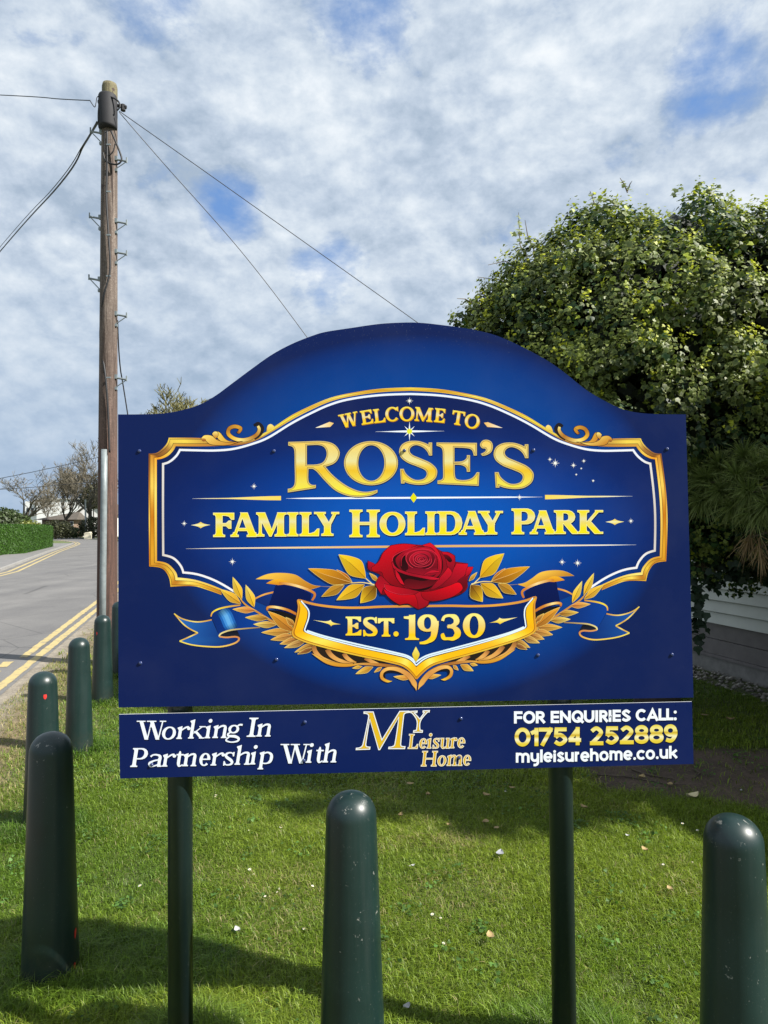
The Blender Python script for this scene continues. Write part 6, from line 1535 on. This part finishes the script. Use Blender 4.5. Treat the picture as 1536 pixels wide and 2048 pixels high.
def ivy_leaves(pos, nrm, size, c_mid, c_edge, rg, droop=.5):
    n = len(pos)
    d = nrm+rg.normal(0, .42, (n, 3)); d[:, 2] += .25; d /= np.linalg.norm(d, axis=1)[:, None]
    tip = np.stack([rg.normal(0, .55, n), rg.normal(0, .55, n), np.full(n, -droop)], -1)+nrm*.35
    tip -= d*(tip*d).sum(1)[:, None]; tip /= np.linalg.norm(tip, axis=1)[:, None]+1e-9
    sd_ = np.cross(d, tip)
    L2 = LEAF2D; k = len(L2); cup = rg.uniform(-.16, .22, n)
    ring = pos[:, None]+size[:, None, None]*(sd_[:, None]*L2[None, :, 0:1]+tip[:, None]*L2[None, :, 1:2]+d[:, None]*(cup[:, None]*(np.abs(L2[:, 0])*1.2)[None])[..., None])
    ctr = pos[:, None]+size[:, None, None]*d[:, None]*.04
    V = np.concatenate([ring, ctr], 1).reshape(-1, 3)
    i = np.arange(k); tri = np.stack([np.full(k, k), i, (i+1) % k], -1)
    Ff = (tri[None]+(np.arange(n)*(k+1))[:, None, None]).reshape(-1)
    C = np.concatenate([np.repeat(c_edge[:, None], k, 1), c_mid[:, None]], 1).reshape(-1, 3)
    return V, Ff, np.full(n*k, 3), C
def join(parts):
    Vs, Fs, Ls, Cs = [], [], [], []; o_ = 0
    for v, f, l, c in parts:
        Vs.append(v); Fs.append(f+o_); Ls.append(l); Cs.append(c); o_ += len(v)
    return np.concatenate(Vs), np.concatenate(Fs), np.concatenate(Ls), np.concatenate(Cs)
rg = np.random.default_rng(5)
cc_, cn_ = shell_points(3300, .035, 5)
kk = (lobe_f(cc_) > .84) & (cc_[:, 1] < 7.0)
cc_, cn_ = cc_[kk], cn_[kk]
und = .95+.75*fbm(cc_[:, 0]+20, cc_[:, 1], 1.6, 3, 8)
kk = cc_[:, 2] > und; cc_, cn_ = cc_[kk], cn_[kk]
nc = len(cc_); cr_ = rg.uniform(.10, .23, nc); ctone = rg.random(nc); cvar = fbm(cc_[:, 0]+3, cc_[:, 2]+cc_[:, 1]*.7, 1.3, 3, 55); chi = smst(2.2, 4.0, cc_[:, 2])  # chi: upper clumps get a yellower, sunlit tone in their leaf colour
k_ = (cr_**2*2100).astype(int)+12; ci = np.repeat(np.arange(nc), k_); n = len(ci); print('ivy clumps', nc, 'leaves', n)
d = rg.normal(0, 1, (n, 3))+cn_[ci]*1.15; d /= np.linalg.norm(d, axis=1)[:, None]
pos = cc_[ci]+d*(cr_[ci]*rg.uniform(.55, 1.08, n))[:, None]*np.array([1, 1, .85])
nr = d*.6+cn_[ci]*.4; nr /= np.linalg.norm(nr, axis=1)[:, None]
varieg = rg.random(n) < np.clip((cvar[ci]-.28)*2.8+.25*(ctone[ci]-.5), .06, .95)
tone = (.40+.95*ctone[ci])[:, None]
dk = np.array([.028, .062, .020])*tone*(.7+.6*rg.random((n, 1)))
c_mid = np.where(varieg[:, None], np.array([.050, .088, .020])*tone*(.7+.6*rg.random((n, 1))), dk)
c_edge = np.where(varieg[:, None], np.array([.225, .265, .075])*(.5+.5*tone)*rg.choice([1., .8, .5], n)[:, None], dk*1.15)
yel = rg.random(n) < .10*chi[ci]*(ctone[ci] > .4)
c_mid[yel] = np.array([.25, .31, .025]); c_edge[yel] = np.array([.34, .40, .05])
size = rg.uniform(.026, .056, n)
parts = [ivy_leaves(pos, nr, size, c_mid, c_edge, rg)]
# flower heads and young shoots: tight tufts of small yellow green leaves crowning the clumps
pp, nn, ss, cm, ce = [], [], [], [], []
for i in range(nc):
    for q_ in range(rg.integers(2, 6)):
        u = cn_[i]*.7+rg.normal(0, .55, 3)+np.array([0, -.05, .65]); u /= np.linalg.norm(u)
        p0_ = cc_[i]+u*cr_[i]*.92; L_ = rg.uniform(.03, .09) if rg.random() < .95 else rg.uniform(.10, .18)
        k = int(7+L_*70); t = rg.random(k)**.7
        pp.append(p0_+np.outer(t*L_, u*.6+np.array([0, 0, .5]))+rg.normal(0, .020, (k, 3))); nn.append(np.repeat((u*.6+cn_[i]*.4)[None], k, 0)); ss.append(rg.uniform(.014, .034, k))
        bright = rg.random() < .12+.55*chi[i]*ctone[i]  # young tufts high up are brighter too, sunlight put into their colour
        bc = np.array([.38, .41, .02]) if bright else np.array([.185, .225, .040])
        cm.append(bc*(.6+.6*rg.random((k, 1)))); ce.append(bc*np.array([1.12, 1.1, 1.4])*(.7+.5*rg.random((k, 1))))
parts.append(ivy_leaves(np.concatenate(pp), np.concatenate(nn), np.concatenate(ss), np.concatenate(cm), np.concatenate(ce), rg, -.2))
mt_ivy = mat_leaf('ivy_leaf', .5, .25, .3)
V, Ff, Lt, C = join(parts)
npmesh('crown', V, Ff, Lt, mt_ivy, ivy, C)
# dark leaf cards inside, added to block light and darken the crown's gaps
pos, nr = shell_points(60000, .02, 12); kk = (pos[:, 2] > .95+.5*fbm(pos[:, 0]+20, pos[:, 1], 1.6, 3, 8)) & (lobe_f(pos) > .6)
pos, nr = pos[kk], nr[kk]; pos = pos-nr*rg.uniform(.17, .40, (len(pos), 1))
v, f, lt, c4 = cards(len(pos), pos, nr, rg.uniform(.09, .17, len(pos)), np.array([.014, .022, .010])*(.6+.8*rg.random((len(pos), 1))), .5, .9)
npmesh('dark_backing_cards', v, f, lt, mt_leafbox, ivy, c4)
mt_bark2 = mat_simple('bark_brown', (.10, .075, .055), .9, nscale=9, namt=.45, bump=.5)
M_ = MB(); M_.tube([base_iv+Vector((0, 0, -.1)), base_iv+Vector((.05, 0, .8)), base_iv+Vector((.0, .1, 1.8)), base_iv+Vector((.2, 0, 3.2))], [.20, .16, .13, .08], 14)
for dx, dy, z0, z1 in ((-.9, -.2, 1.2, 2.4), (1.1, -.2, 1.3, 3.0), (.8, .3, 1.0, 1.9), (1.2, -.4, 1.1, 1.5)): M_.tube([base_iv+Vector((.03, 0, z0)), base_iv+Vector((dx*.5, dy*.5, (z0+z1)/2)), base_iv+Vector((dx, dy, z1))], [.08, .05, .025], 8)
M_.build('trunk', mt_bark2, ivy, smooth=True)
# long wayward twigs on the outline
mt_tw2 = mat_simple('dry_twig', (.13, .105, .075), .9)
for a, bq, c in (((1085, 570), (1040, 490), (1037, 425)), ((1085, 540), (1055, 470), (1050, 440)), ((1075, 560), (1010, 522), (976, 530)), ((1060, 580), (1000, 560), (955, 554)), ((1255, 385), (1248, 368), (1240, 356)), ((1255, 382), (1260, 368), (1264, 362)), ((1190, 412), (1185, 395), (1180, 382)), ((1398, 395), (1400, 380), (1396, 368)), ((1522, 430), (1528, 418), (1532, 410)), ((970, 620), (930, 598), (914, 597))):
    M_ = MB(); M_.tube([P(*a, 6.0), P(*bq, 5.95), P(*c, 5.9)], [.006, .0045, .002], 4); M_.build('twig', mt_tw2, ivy)
pp = []
for a, c, k in (((1042, 520), (1036, 432), 42), ((1255, 385), (1246, 362), 14), ((1190, 412), (1183, 388), 14), ((1350, 395), (1362, 372), 14), ((1400, 400), (1397, 372), 16)):
    for i in range(k):
        t = rg.random(); q_ = P(a[0]*(1-t)+c[0]*t+rg.normal(0, 7*(1-t)+2.5), a[1]*(1-t)+c[1]*t+rg.normal(0, 3), 5.95+rg.normal(0, .04)); pp.append(tuple(q_))
pp = np.array(pp); k = len(pp)
v, f, lt, c4 = ivy_leaves(pp, np.tile([-.2, -.6, .6], (k, 1)), rg.uniform(.025, .055, k), np.array([.16, .20, .07])*(.6+.8*rg.random((k, 1))), np.array([.28, .32, .14])*(.6+.6*rg.random((k, 1))), rg)
npmesh('outer_sprays', v, f, lt, mt_ivy, ivy, c4)
# hanging dark sprays under the crown, before the caravan
pp = []
for a, c, k, s_ in (((1385, 1090), (1405, 1290), 70, 16), ((1420, 1090), (1430, 1180), 60, 20), ((1480, 1090), (1470, 1160), 70, 22), ((1530, 1100), (1520, 1150), 60, 20), ((1560, 1100), (1556, 1165), 50, 20), ((1395, 1060), (1536, 1080), 160, 24)):
    for i in range(k):
        t = rg.random(); pp.append(tuple(P(a[0]*(1-t)+c[0]*t+rg.normal(0, s_*(1-.6*t)), a[1]*(1-t)+c[1]*t+rg.normal(0, 6), 5.5+rg.normal(0, .10))))
pp = np.array(pp); k = len(pp); dkc = np.array([.018, .034, .018])*(.6+.8*rg.random((k, 1)))
v, f, lt, c4 = ivy_leaves(pp, np.tile([-.2, -.8, .3], (k, 1)), rg.uniform(.05, .085, k), dkc, dkc*1.2, rg)
npmesh('hanging_sprays', v, f, lt, mt_ivy, ivy, c4)

# ------------------------------------------------------------------ pine with long needle tufts, trunk just out of the frame
pine = empty('pine_tree', (3.75, 3.7, 0), 'long needled pine whose drooping tufts enter beside the board', 'tree')
def needles(centres, axes, cnt, length, spread, c, tipc, rg, w_=.0022):
    Vs, Cs = [], []
    for ce_, ax in zip(centres, axes):
        ax = np.array(ax)/np.linalg.norm(ax); d = ax+rg.normal(0, spread, (cnt, 3)); d /= np.linalg.norm(d, axis=1)[:, None]
        L_ = length*rg.uniform(.6, 1.1, cnt)[:, None]; b0 = np.array(ce_)+ax*rg.uniform(-.10, .06, cnt)[:, None]
        sd_ = np.cross(d, rg.normal(0, 1, (cnt, 3))); sd_ /= np.linalg.norm(sd_, axis=1)[:, None]
        md = b0+d*L_*.55; tp = b0+d*L_-np.array([0, 0, 1])*L_*.16
        Vs.append(np.stack([b0-sd_*w_, b0+sd_*w_, md+sd_*w_*.9, md-sd_*w_*.9, tp], 1)); k_ = rg.uniform(.6, 1.25, (cnt, 1))
        Cs.append(np.stack([c*k_, c*k_, c*k_, c*k_, tipc*k_], 1))
    V = np.concatenate(Vs).reshape(-1, 3); C = np.concatenate(Cs).reshape(-1, 3); n = len(V)//5; i = np.arange(n)[:, None]*5
    Ff = np.concatenate([i+np.array([[0, 1, 2, 3]]), i+np.array([[3, 2, 4]])], 1).ravel(); lt = np.tile([4, 3], n)
    return V, Ff, lt, C
gr, grt, br = np.array([.15, .20, .055]), np.array([.31, .35, .12]), np.array([.30, .20, .10])
ctr, ax, cb, ab = [], [], [], []
for px, py, dd, a in ((1418, 965, 5.0, (-.9, -.5, .35)), (1395, 945, 5.1, (-.8, -.5, .6)), (1445, 985, 4.9, (-.7, -.7, .1)), (1475, 960, 4.8, (-.6, -.7, .6)), (1500, 985, 4.7, (-.7, -.7, .0)), (1520, 945, 4.8, (-.3, -.6, .8)), (1536, 1010, 4.6, (-.5, -.8, -.2)), (1510, 1020, 4.7, (-.6, -.7, -.4)), (1470, 1010, 4.85, (-.5, -.7, -.3)), (1550, 930, 4.7, (-.3, -.6, .8)), (1580, 980, 4.6, (-.3, -.8, .2)), (1410, 995, 5.0, (-.6, -.6, -.3)), (1440, 940, 5.0, (-.5, -.6, .8)), (1490, 925, 4.9, (-.4, -.6, .9))):
    ctr.append(tuple(P(px, py, dd))); ax.append(a)
for px, py, dd, a in ((1500, 1075, 4.8, (-.5, -.4, -.8)), (1520, 1095, 4.75, (-.2, -.4, -1)), (1540, 1080, 4.7, (-.2, -.5, -1)), (1480, 1040, 4.8, (-.6, -.5, -.6)), (1420, 1015, 5.0, (-.4, -.4, -1)), (1560, 1100, 4.7, (0, -.4, -1))):
    cb.append(tuple(P(px, py, dd))); ab.append(a)
V1 = needles(ctr, ax, 330, .20, .55, gr, grt, rg); V2_ = needles(cb[:2]+cb[5:], ab[:2]+ab[5:], 90, .19, .33, br, br*1.3, rg)
# the crown beyond the frame, which throws the shade on the lawn
c2, a2 = [], []
for i in range(560):
    d = rg.normal(0, 1, 3); d /= np.linalg.norm(d); q_ = np.array([4.75, 3.45, 3.35])+d*np.array([1.95, 1.0, 1.35])*rg.uniform(.45, 1)
    if q_[0] < 2.85 or (q_[0] > 4.1 and q_[2] < 3.3): continue
    c2.append(tuple(q_)); a2.append(tuple(d+np.array([0, 0, .3])))
V3 = needles(c2, a2, 80, .26, .7, gr, grt, rg, .007)
mt_needle = mat_leaf('pine_needle', .5, .2)
V, Ff, Lt, C = join([V1, V2_, V3]); npmesh('needle_crown', V, Ff, Lt, mt_needle, pine, C)
M_ = MB(); b0 = Vector((3.75, 3.7, -.1)); M_.tube([b0, b0+Vector((.05, 0, 1.4)), b0+Vector((-.05, .05, 2.8)), b0+Vector((-.1, 0, 4.3))], [.17, .14, .10, .04], 14)
M_.build('trunk', mt_bark2, pine, smooth=True)
M_ = MB(); st = Vector((3.76, 3.72, 1.75))
for c_ in ctr[:12:2]+cb[:4]: M_.tube([st, (st+Vector(c_))*.5+Vector((0, .2, .12)), Vector(c_)], [.035, .018, .006], 6)
for c_ in c2[::9]: M_.tube([Vector((3.78, 3.7, 2.6)), Vector(c_)], [.03, .008], 5)
M_.build('branches', mt_bark2, pine)

# ------------------------------------------------------------------ grass
def blades(n_try, y0, y1, dens_pow, hmin, hmax, wid, seed, xpad=.9):
    rg = np.random.default_rng(seed)
    y = y0+(y1-y0)*rg.random(n_try)**dens_pow
    half = y*CX/F+xpad; x = rg.uniform(-1, 1, n_try)*half
    keep = rg.random(n_try) < half/half.max()
    x, y = x[keep], y[keep]
    lm = lawn_mask(x, y); dmk = dirt_mask(x, y); e = edge_side(x, y)
    pr = lm*(1-.96*dmk)+(1-lm)*.34*(e > .22)
    cl = fbm(x, y, 6, 3, 3); pr = pr*np.clip(.55+1.1*(cl-.25), .3, 1)
    side_ = np.array([(x-ga.x)*wn_.x+(y-ga.y)*wn_.y])[0]; pr = pr*(side_ > .40)
    keep = rg.random(len(x)) < pr; x, y = x[keep], y[keep]; lm = lm[keep]; cl = cl[keep]
    n = len(x); tall = np.zeros(n)
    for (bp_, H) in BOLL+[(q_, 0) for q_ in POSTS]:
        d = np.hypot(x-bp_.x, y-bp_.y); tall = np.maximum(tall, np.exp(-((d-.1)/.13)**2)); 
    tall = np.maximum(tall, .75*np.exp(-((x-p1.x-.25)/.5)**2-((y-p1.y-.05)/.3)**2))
    big = fbm(x, y, .9, 3, 14)
    h_ = rg.uniform(hmin, hmax, n)*(.65+.8*cl)*(.75+.6*big)*(1+1.25*tall)
    th = rg.uniform(0, 2*math.pi, n); ln = rg.uniform(.35, 1.75, n)
    dr = np.stack([np.cos(th), np.sin(th), np.zeros(n)], -1); sd_ = np.stack([-np.sin(th+rg.normal(0, .6, n)), np.cos(th), np.zeros(n)], -1)
    w_ = wid*rg.uniform(.6, 1.3, n)[:, None]
    b0 = np.stack([x, y, np.full(n, -.006)], -1); md = b0+dr*(h_*ln*.28)[:, None]; md[:, 2] += h_*np.clip(.66-.12*ln, .3, 1)
    tp = b0+dr*(h_*ln*.85)[:, None]; tp[:, 2] += h_*np.clip(1-.42*ln, .22, 1)
    V = np.stack([b0-sd_*w_, b0+sd_*w_, md+sd_*w_*.75, md-sd_*w_*.75, tp], 1)
    g1, g2, dry_ = np.array([.100, .178, .013]), np.array([.220, .280, .026]), np.array([.36, .31, .14])
    k = rg.random((n, 1)); tone = np.clip(big*1.5-.3+.35*(k[:, 0]-.5), 0, 1)[:, None]
    c = g1*(1-tone)+g2*tone; c = c*(.5+.95*rg.random((n, 1)))
    dp = .022+.6*(1-lm)+.5*np.exp(-((x-.34)/.16)**2-((y-3.62)/.10)**2)+.16*smst(.62, .78, fbm(x, y, 2.2, 3, 40)); c = np.where((rg.random(n) < dp)[:, None], dry_*(.6+.6*rg.random((n, 1))), c)
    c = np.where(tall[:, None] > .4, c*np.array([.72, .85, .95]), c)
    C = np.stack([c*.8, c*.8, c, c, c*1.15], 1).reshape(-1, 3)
    i = np.arange(n)[:, None]*5
    Ff = np.concatenate([i+np.array([[0, 1, 2, 3]]), i+np.array([[3, 2, 4]])], 1).ravel(); lt = np.tile([4, 3], n)
    print('blades', n); return V.reshape(-1, 3), Ff, lt, C
mt_grass = mat_leaf('grass_blade', .5, .38, .35, (1.2, 1.3, .5))
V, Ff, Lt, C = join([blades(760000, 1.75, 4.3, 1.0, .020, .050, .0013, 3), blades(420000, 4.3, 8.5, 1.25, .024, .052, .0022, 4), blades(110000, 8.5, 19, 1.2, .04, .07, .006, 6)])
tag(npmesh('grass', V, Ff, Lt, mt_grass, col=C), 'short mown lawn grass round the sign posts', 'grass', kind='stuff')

# clover and small weeds in the turf
rg = np.random.default_rng(77); pp, ss, cw = [], [], []
for i in range(170):
    y = rg.uniform(2.0, 6.0); x = rg.uniform(-1, 1)*(y*.54+.4); k = rg.integers(8, 40); r_ = rg.uniform(.02, .07)
    if lawn_mask(np.array([x]), np.array([y]))[0] < .6: continue
    pp.append(np.stack([x+rg.normal(0, r_, k), y+rg.normal(0, r_, k), rg.uniform(.012, .034, k)], -1)); ss.append(rg.uniform(.010, .022, k)); cw.append(np.array([.075, .155, .03])*(.6+.8*rg.random((k, 1)))*rg.uniform(.7, 1.2))
pp = np.concatenate(pp); k = len(pp); cw = np.concatenate(cw)
v, f, lt, c4 = ivy_leaves(pp, np.tile([0, 0, 1.], (k, 1)), np.concatenate(ss), cw, cw*1.1, rg, .1)
tag(npmesh('clover', v, f, lt, mt_grass, col=c4), 'low patches of clover leaves among the lawn grass', 'clover', kind='stuff')

# ------------------------------------------------------------------ daisies, fallen leaves, litter
mt_pet = mat_simple('daisy_petal', (.60, .60, .58), .6); mt_eye = mat_simple('daisy_eye', (.62, .42, .04), .7)
def daisy_proto():
    root = empty('daisy', (0, 0, 0), 'small white daisy open in the mown grass', 'daisy', 'daisies dotted over the lawn')
    M_ = MB()
    for k in range(12):
        a = 2*math.pi*k/12+.1*math.sin(k*3); c, s_ = math.cos(a), math.sin(a); r0_, r1_ = .0022, .0085
        M_.face([M_.vert(v) for v in ((c*r0_+s_*.0008, s_*r0_-c*.0008, .048), (c*.0062+s_*.0018, s_*.0062-c*.0018, .0495), (c*r1_, s_*r1_, .0488), (c*.0062-s_*.0018, s_*.0062+c*.0018, .0495), (c*r0_-s_*.0008, s_*r0_+c*.0008, .048))])
    M_.build('petals', mt_pet, root)
    M_ = MB(); M_.lathe((0, 0, 0), [(.0008, .0), (.0008, .046)], 5); M_.build('stalk', mt_twig_g, root)
    M_ = MB(); M_.lathe((0, 0, .0475), [(.0034, 0), (.0030, .0018), (.001, .0026)], 10); M_.build('eye', mt_eye, root); return root
mt_twig_g = mat_simple('daisy_stalk', (.10, .16, .04), .7)
def copy_tree(o, parent=None):
    c = o.copy(); COL.objects.link(c); c.parent = parent
    for ch in list(o.children): copy_tree(ch, c)
    return c
dp_ = daisy_proto(); first = True; rr = random.Random(4)
for px, py in ((541, 1766), (562, 1770), (558, 1779), (533, 1788), (499, 1736), (508, 1740), (618, 1767), (868, 1824), (883, 1829), (1396, 1655), (1365, 1646), (428, 1588), (430, 1590), (555, 1650), (497, 1652), (287, 1770), (605, 1845), (820, 1731), (231, 1432), (250, 1439), (230, 1456), (636, 1577), (1387, 1716), (1327, 1725), (884, 1875), (1010, 1580)):
    o = dp_ if first else copy_tree(dp_); first = False
    g_ = G(px, py, .04); o.location = (g_.x, g_.y, rr.uniform(-.012, .004)); o.rotation_euler = (rr.uniform(-.4, .3), rr.uniform(-.3, .3), rr.uniform(0, 6)); s_ = rr.uniform(.6, .95); o.scale = (s_, s_, s_)
mt_dead = mat_simple('dead_leaf', (.40, .29, .13), .8, nscale=40, namt=.4)
def dead_leaf(name, pos, size, rz, mt, label, group, cat, curl=.3, seed=0):
    r_ = random.Random(seed); M_ = MB(); n = 7; ca, sa = math.cos(rz), math.sin(rz); rows = []
    for i in range(n):
        t = i/(n-1); wv = math.sin(math.pi*min(1, t*1.02))**.8*.32*size*r_.uniform(.85, 1.15)+.001
        row = []
        for s_ in (-1, 0, 1):
            x, y = (t-.5)*size, s_*wv; z = curl*size*((t-.5)**2*1.6+(.35 if s_ else 0)*abs(s_))+r_.uniform(0, .05)*size
            row.append(M_.vert((pos[0]+x*ca-y*sa, pos[1]+x*sa+y*ca, pos[2]+z)))
        rows.append(row)
    for a, c in zip(rows, rows[1:]):
        for k in range(2): M_.face((a[k], a[k+1], c[k+1], c[k]))
    return tag(M_.build(name, mt, origin=pos, smooth=True), label, cat, group)
for i, (px, py, s_, lab) in enumerate(((1385, 1593, .085, 'big curled pale leaf lying on the bare soil beside the right bollard'),)):
    g_ = G(px, py, .02); dead_leaf('fallen_leaf', (g_.x, g_.y, .012), s_, .3, mat_simple('pale_dead_leaf', (.56, .48, .28), .7), lab, None, 'leaf', .5, 3)
for i, (px, py, s_) in enumerate(((972, 1643, .045), (968, 1645, .03), (993, 1655, .035), (973, 1591, .05), (1024, 1576, .04), (1168, 1615, .045), (856, 1590, .04), (820, 1567, .05), (801, 1632, .04), (897, 1650, .025), (1290, 1700, .04), (981, 1874, .045), (1340, 1778, .035), (1283, 1548, .06), (1369, 1476, .05), (1409, 1430, .06), (1461, 1440, .06), (1340, 1560, .05))):
    g_ = G(px, py, .035); dead_leaf('fallen_leaf', (g_.x, g_.y, .034 if dirt_mask(np.array([g_.x]), np.array([g_.y]))[0] < .5 else .010), s_, rr.uniform(0, 6), mt_dead, 'small curled tan leaf fallen on the grass or soil', 'small tan fallen leaves', 'leaf', rr.uniform(.1, .6), i)
mt_ltr = mat_simple('white_tissue', (.36, .36, .35), .7)
for i, (px, py, s_, lab) in enumerate(((475, 1861, .035, 'white scrap of tissue on the grass right of the left sign post'), (813, 2014, .030, 'pale crumpled scrap low on the grass just right of the chipped bollard'), (1255, 1671, .022, 'white petal on the grass right of the right sign post'), (1482, 1572, .02, 'white scrap on the bare soil at the picture edge'), (826, 1731, .02, 'yellowish scrap on the lawn between the middle bollard and right post'))):
    g_ = G(px, py, .04); dead_leaf('litter_scrap', (g_.x, g_.y, .038 if i != 3 else .012), s_*1.0, rr.uniform(0, 6), mt_ltr, lab, None, 'litter', .5, 20+i)
g_ = G(1000, 1710, .03); dead_leaf('feather', (g_.x, g_.y, .034), .055, 1.2, mat_simple('grey_feather', (.24, .25, .27), .7), 'small grey feather on the worn patch of lawn', None, 'feather', .3, 9)
# roots and twigs on the bare soil
for i, (pts, lab) in enumerate((([(1180, 1550), (1260, 1556), (1330, 1570), (1372, 1572)], 'long thin root across the bare soil under the strip panel'), ([(1262, 1540), (1300, 1553), (1350, 1560)], 'short crooked twig on the soil below the telephone number'), ([(1384, 1540), (1400, 1548), (1388, 1560)], 'small forked twig on the soil right of the board'))):
    M_ = MB(); M_.tube([G(*p)+Vector((0, 0, .008)) for p in pts], [.006-.001*k for k in range(len(pts))], 6)
    tag(M_.build('twig', mt_bark2, origin=tuple(G(*pts[0]))), lab, 'twig')
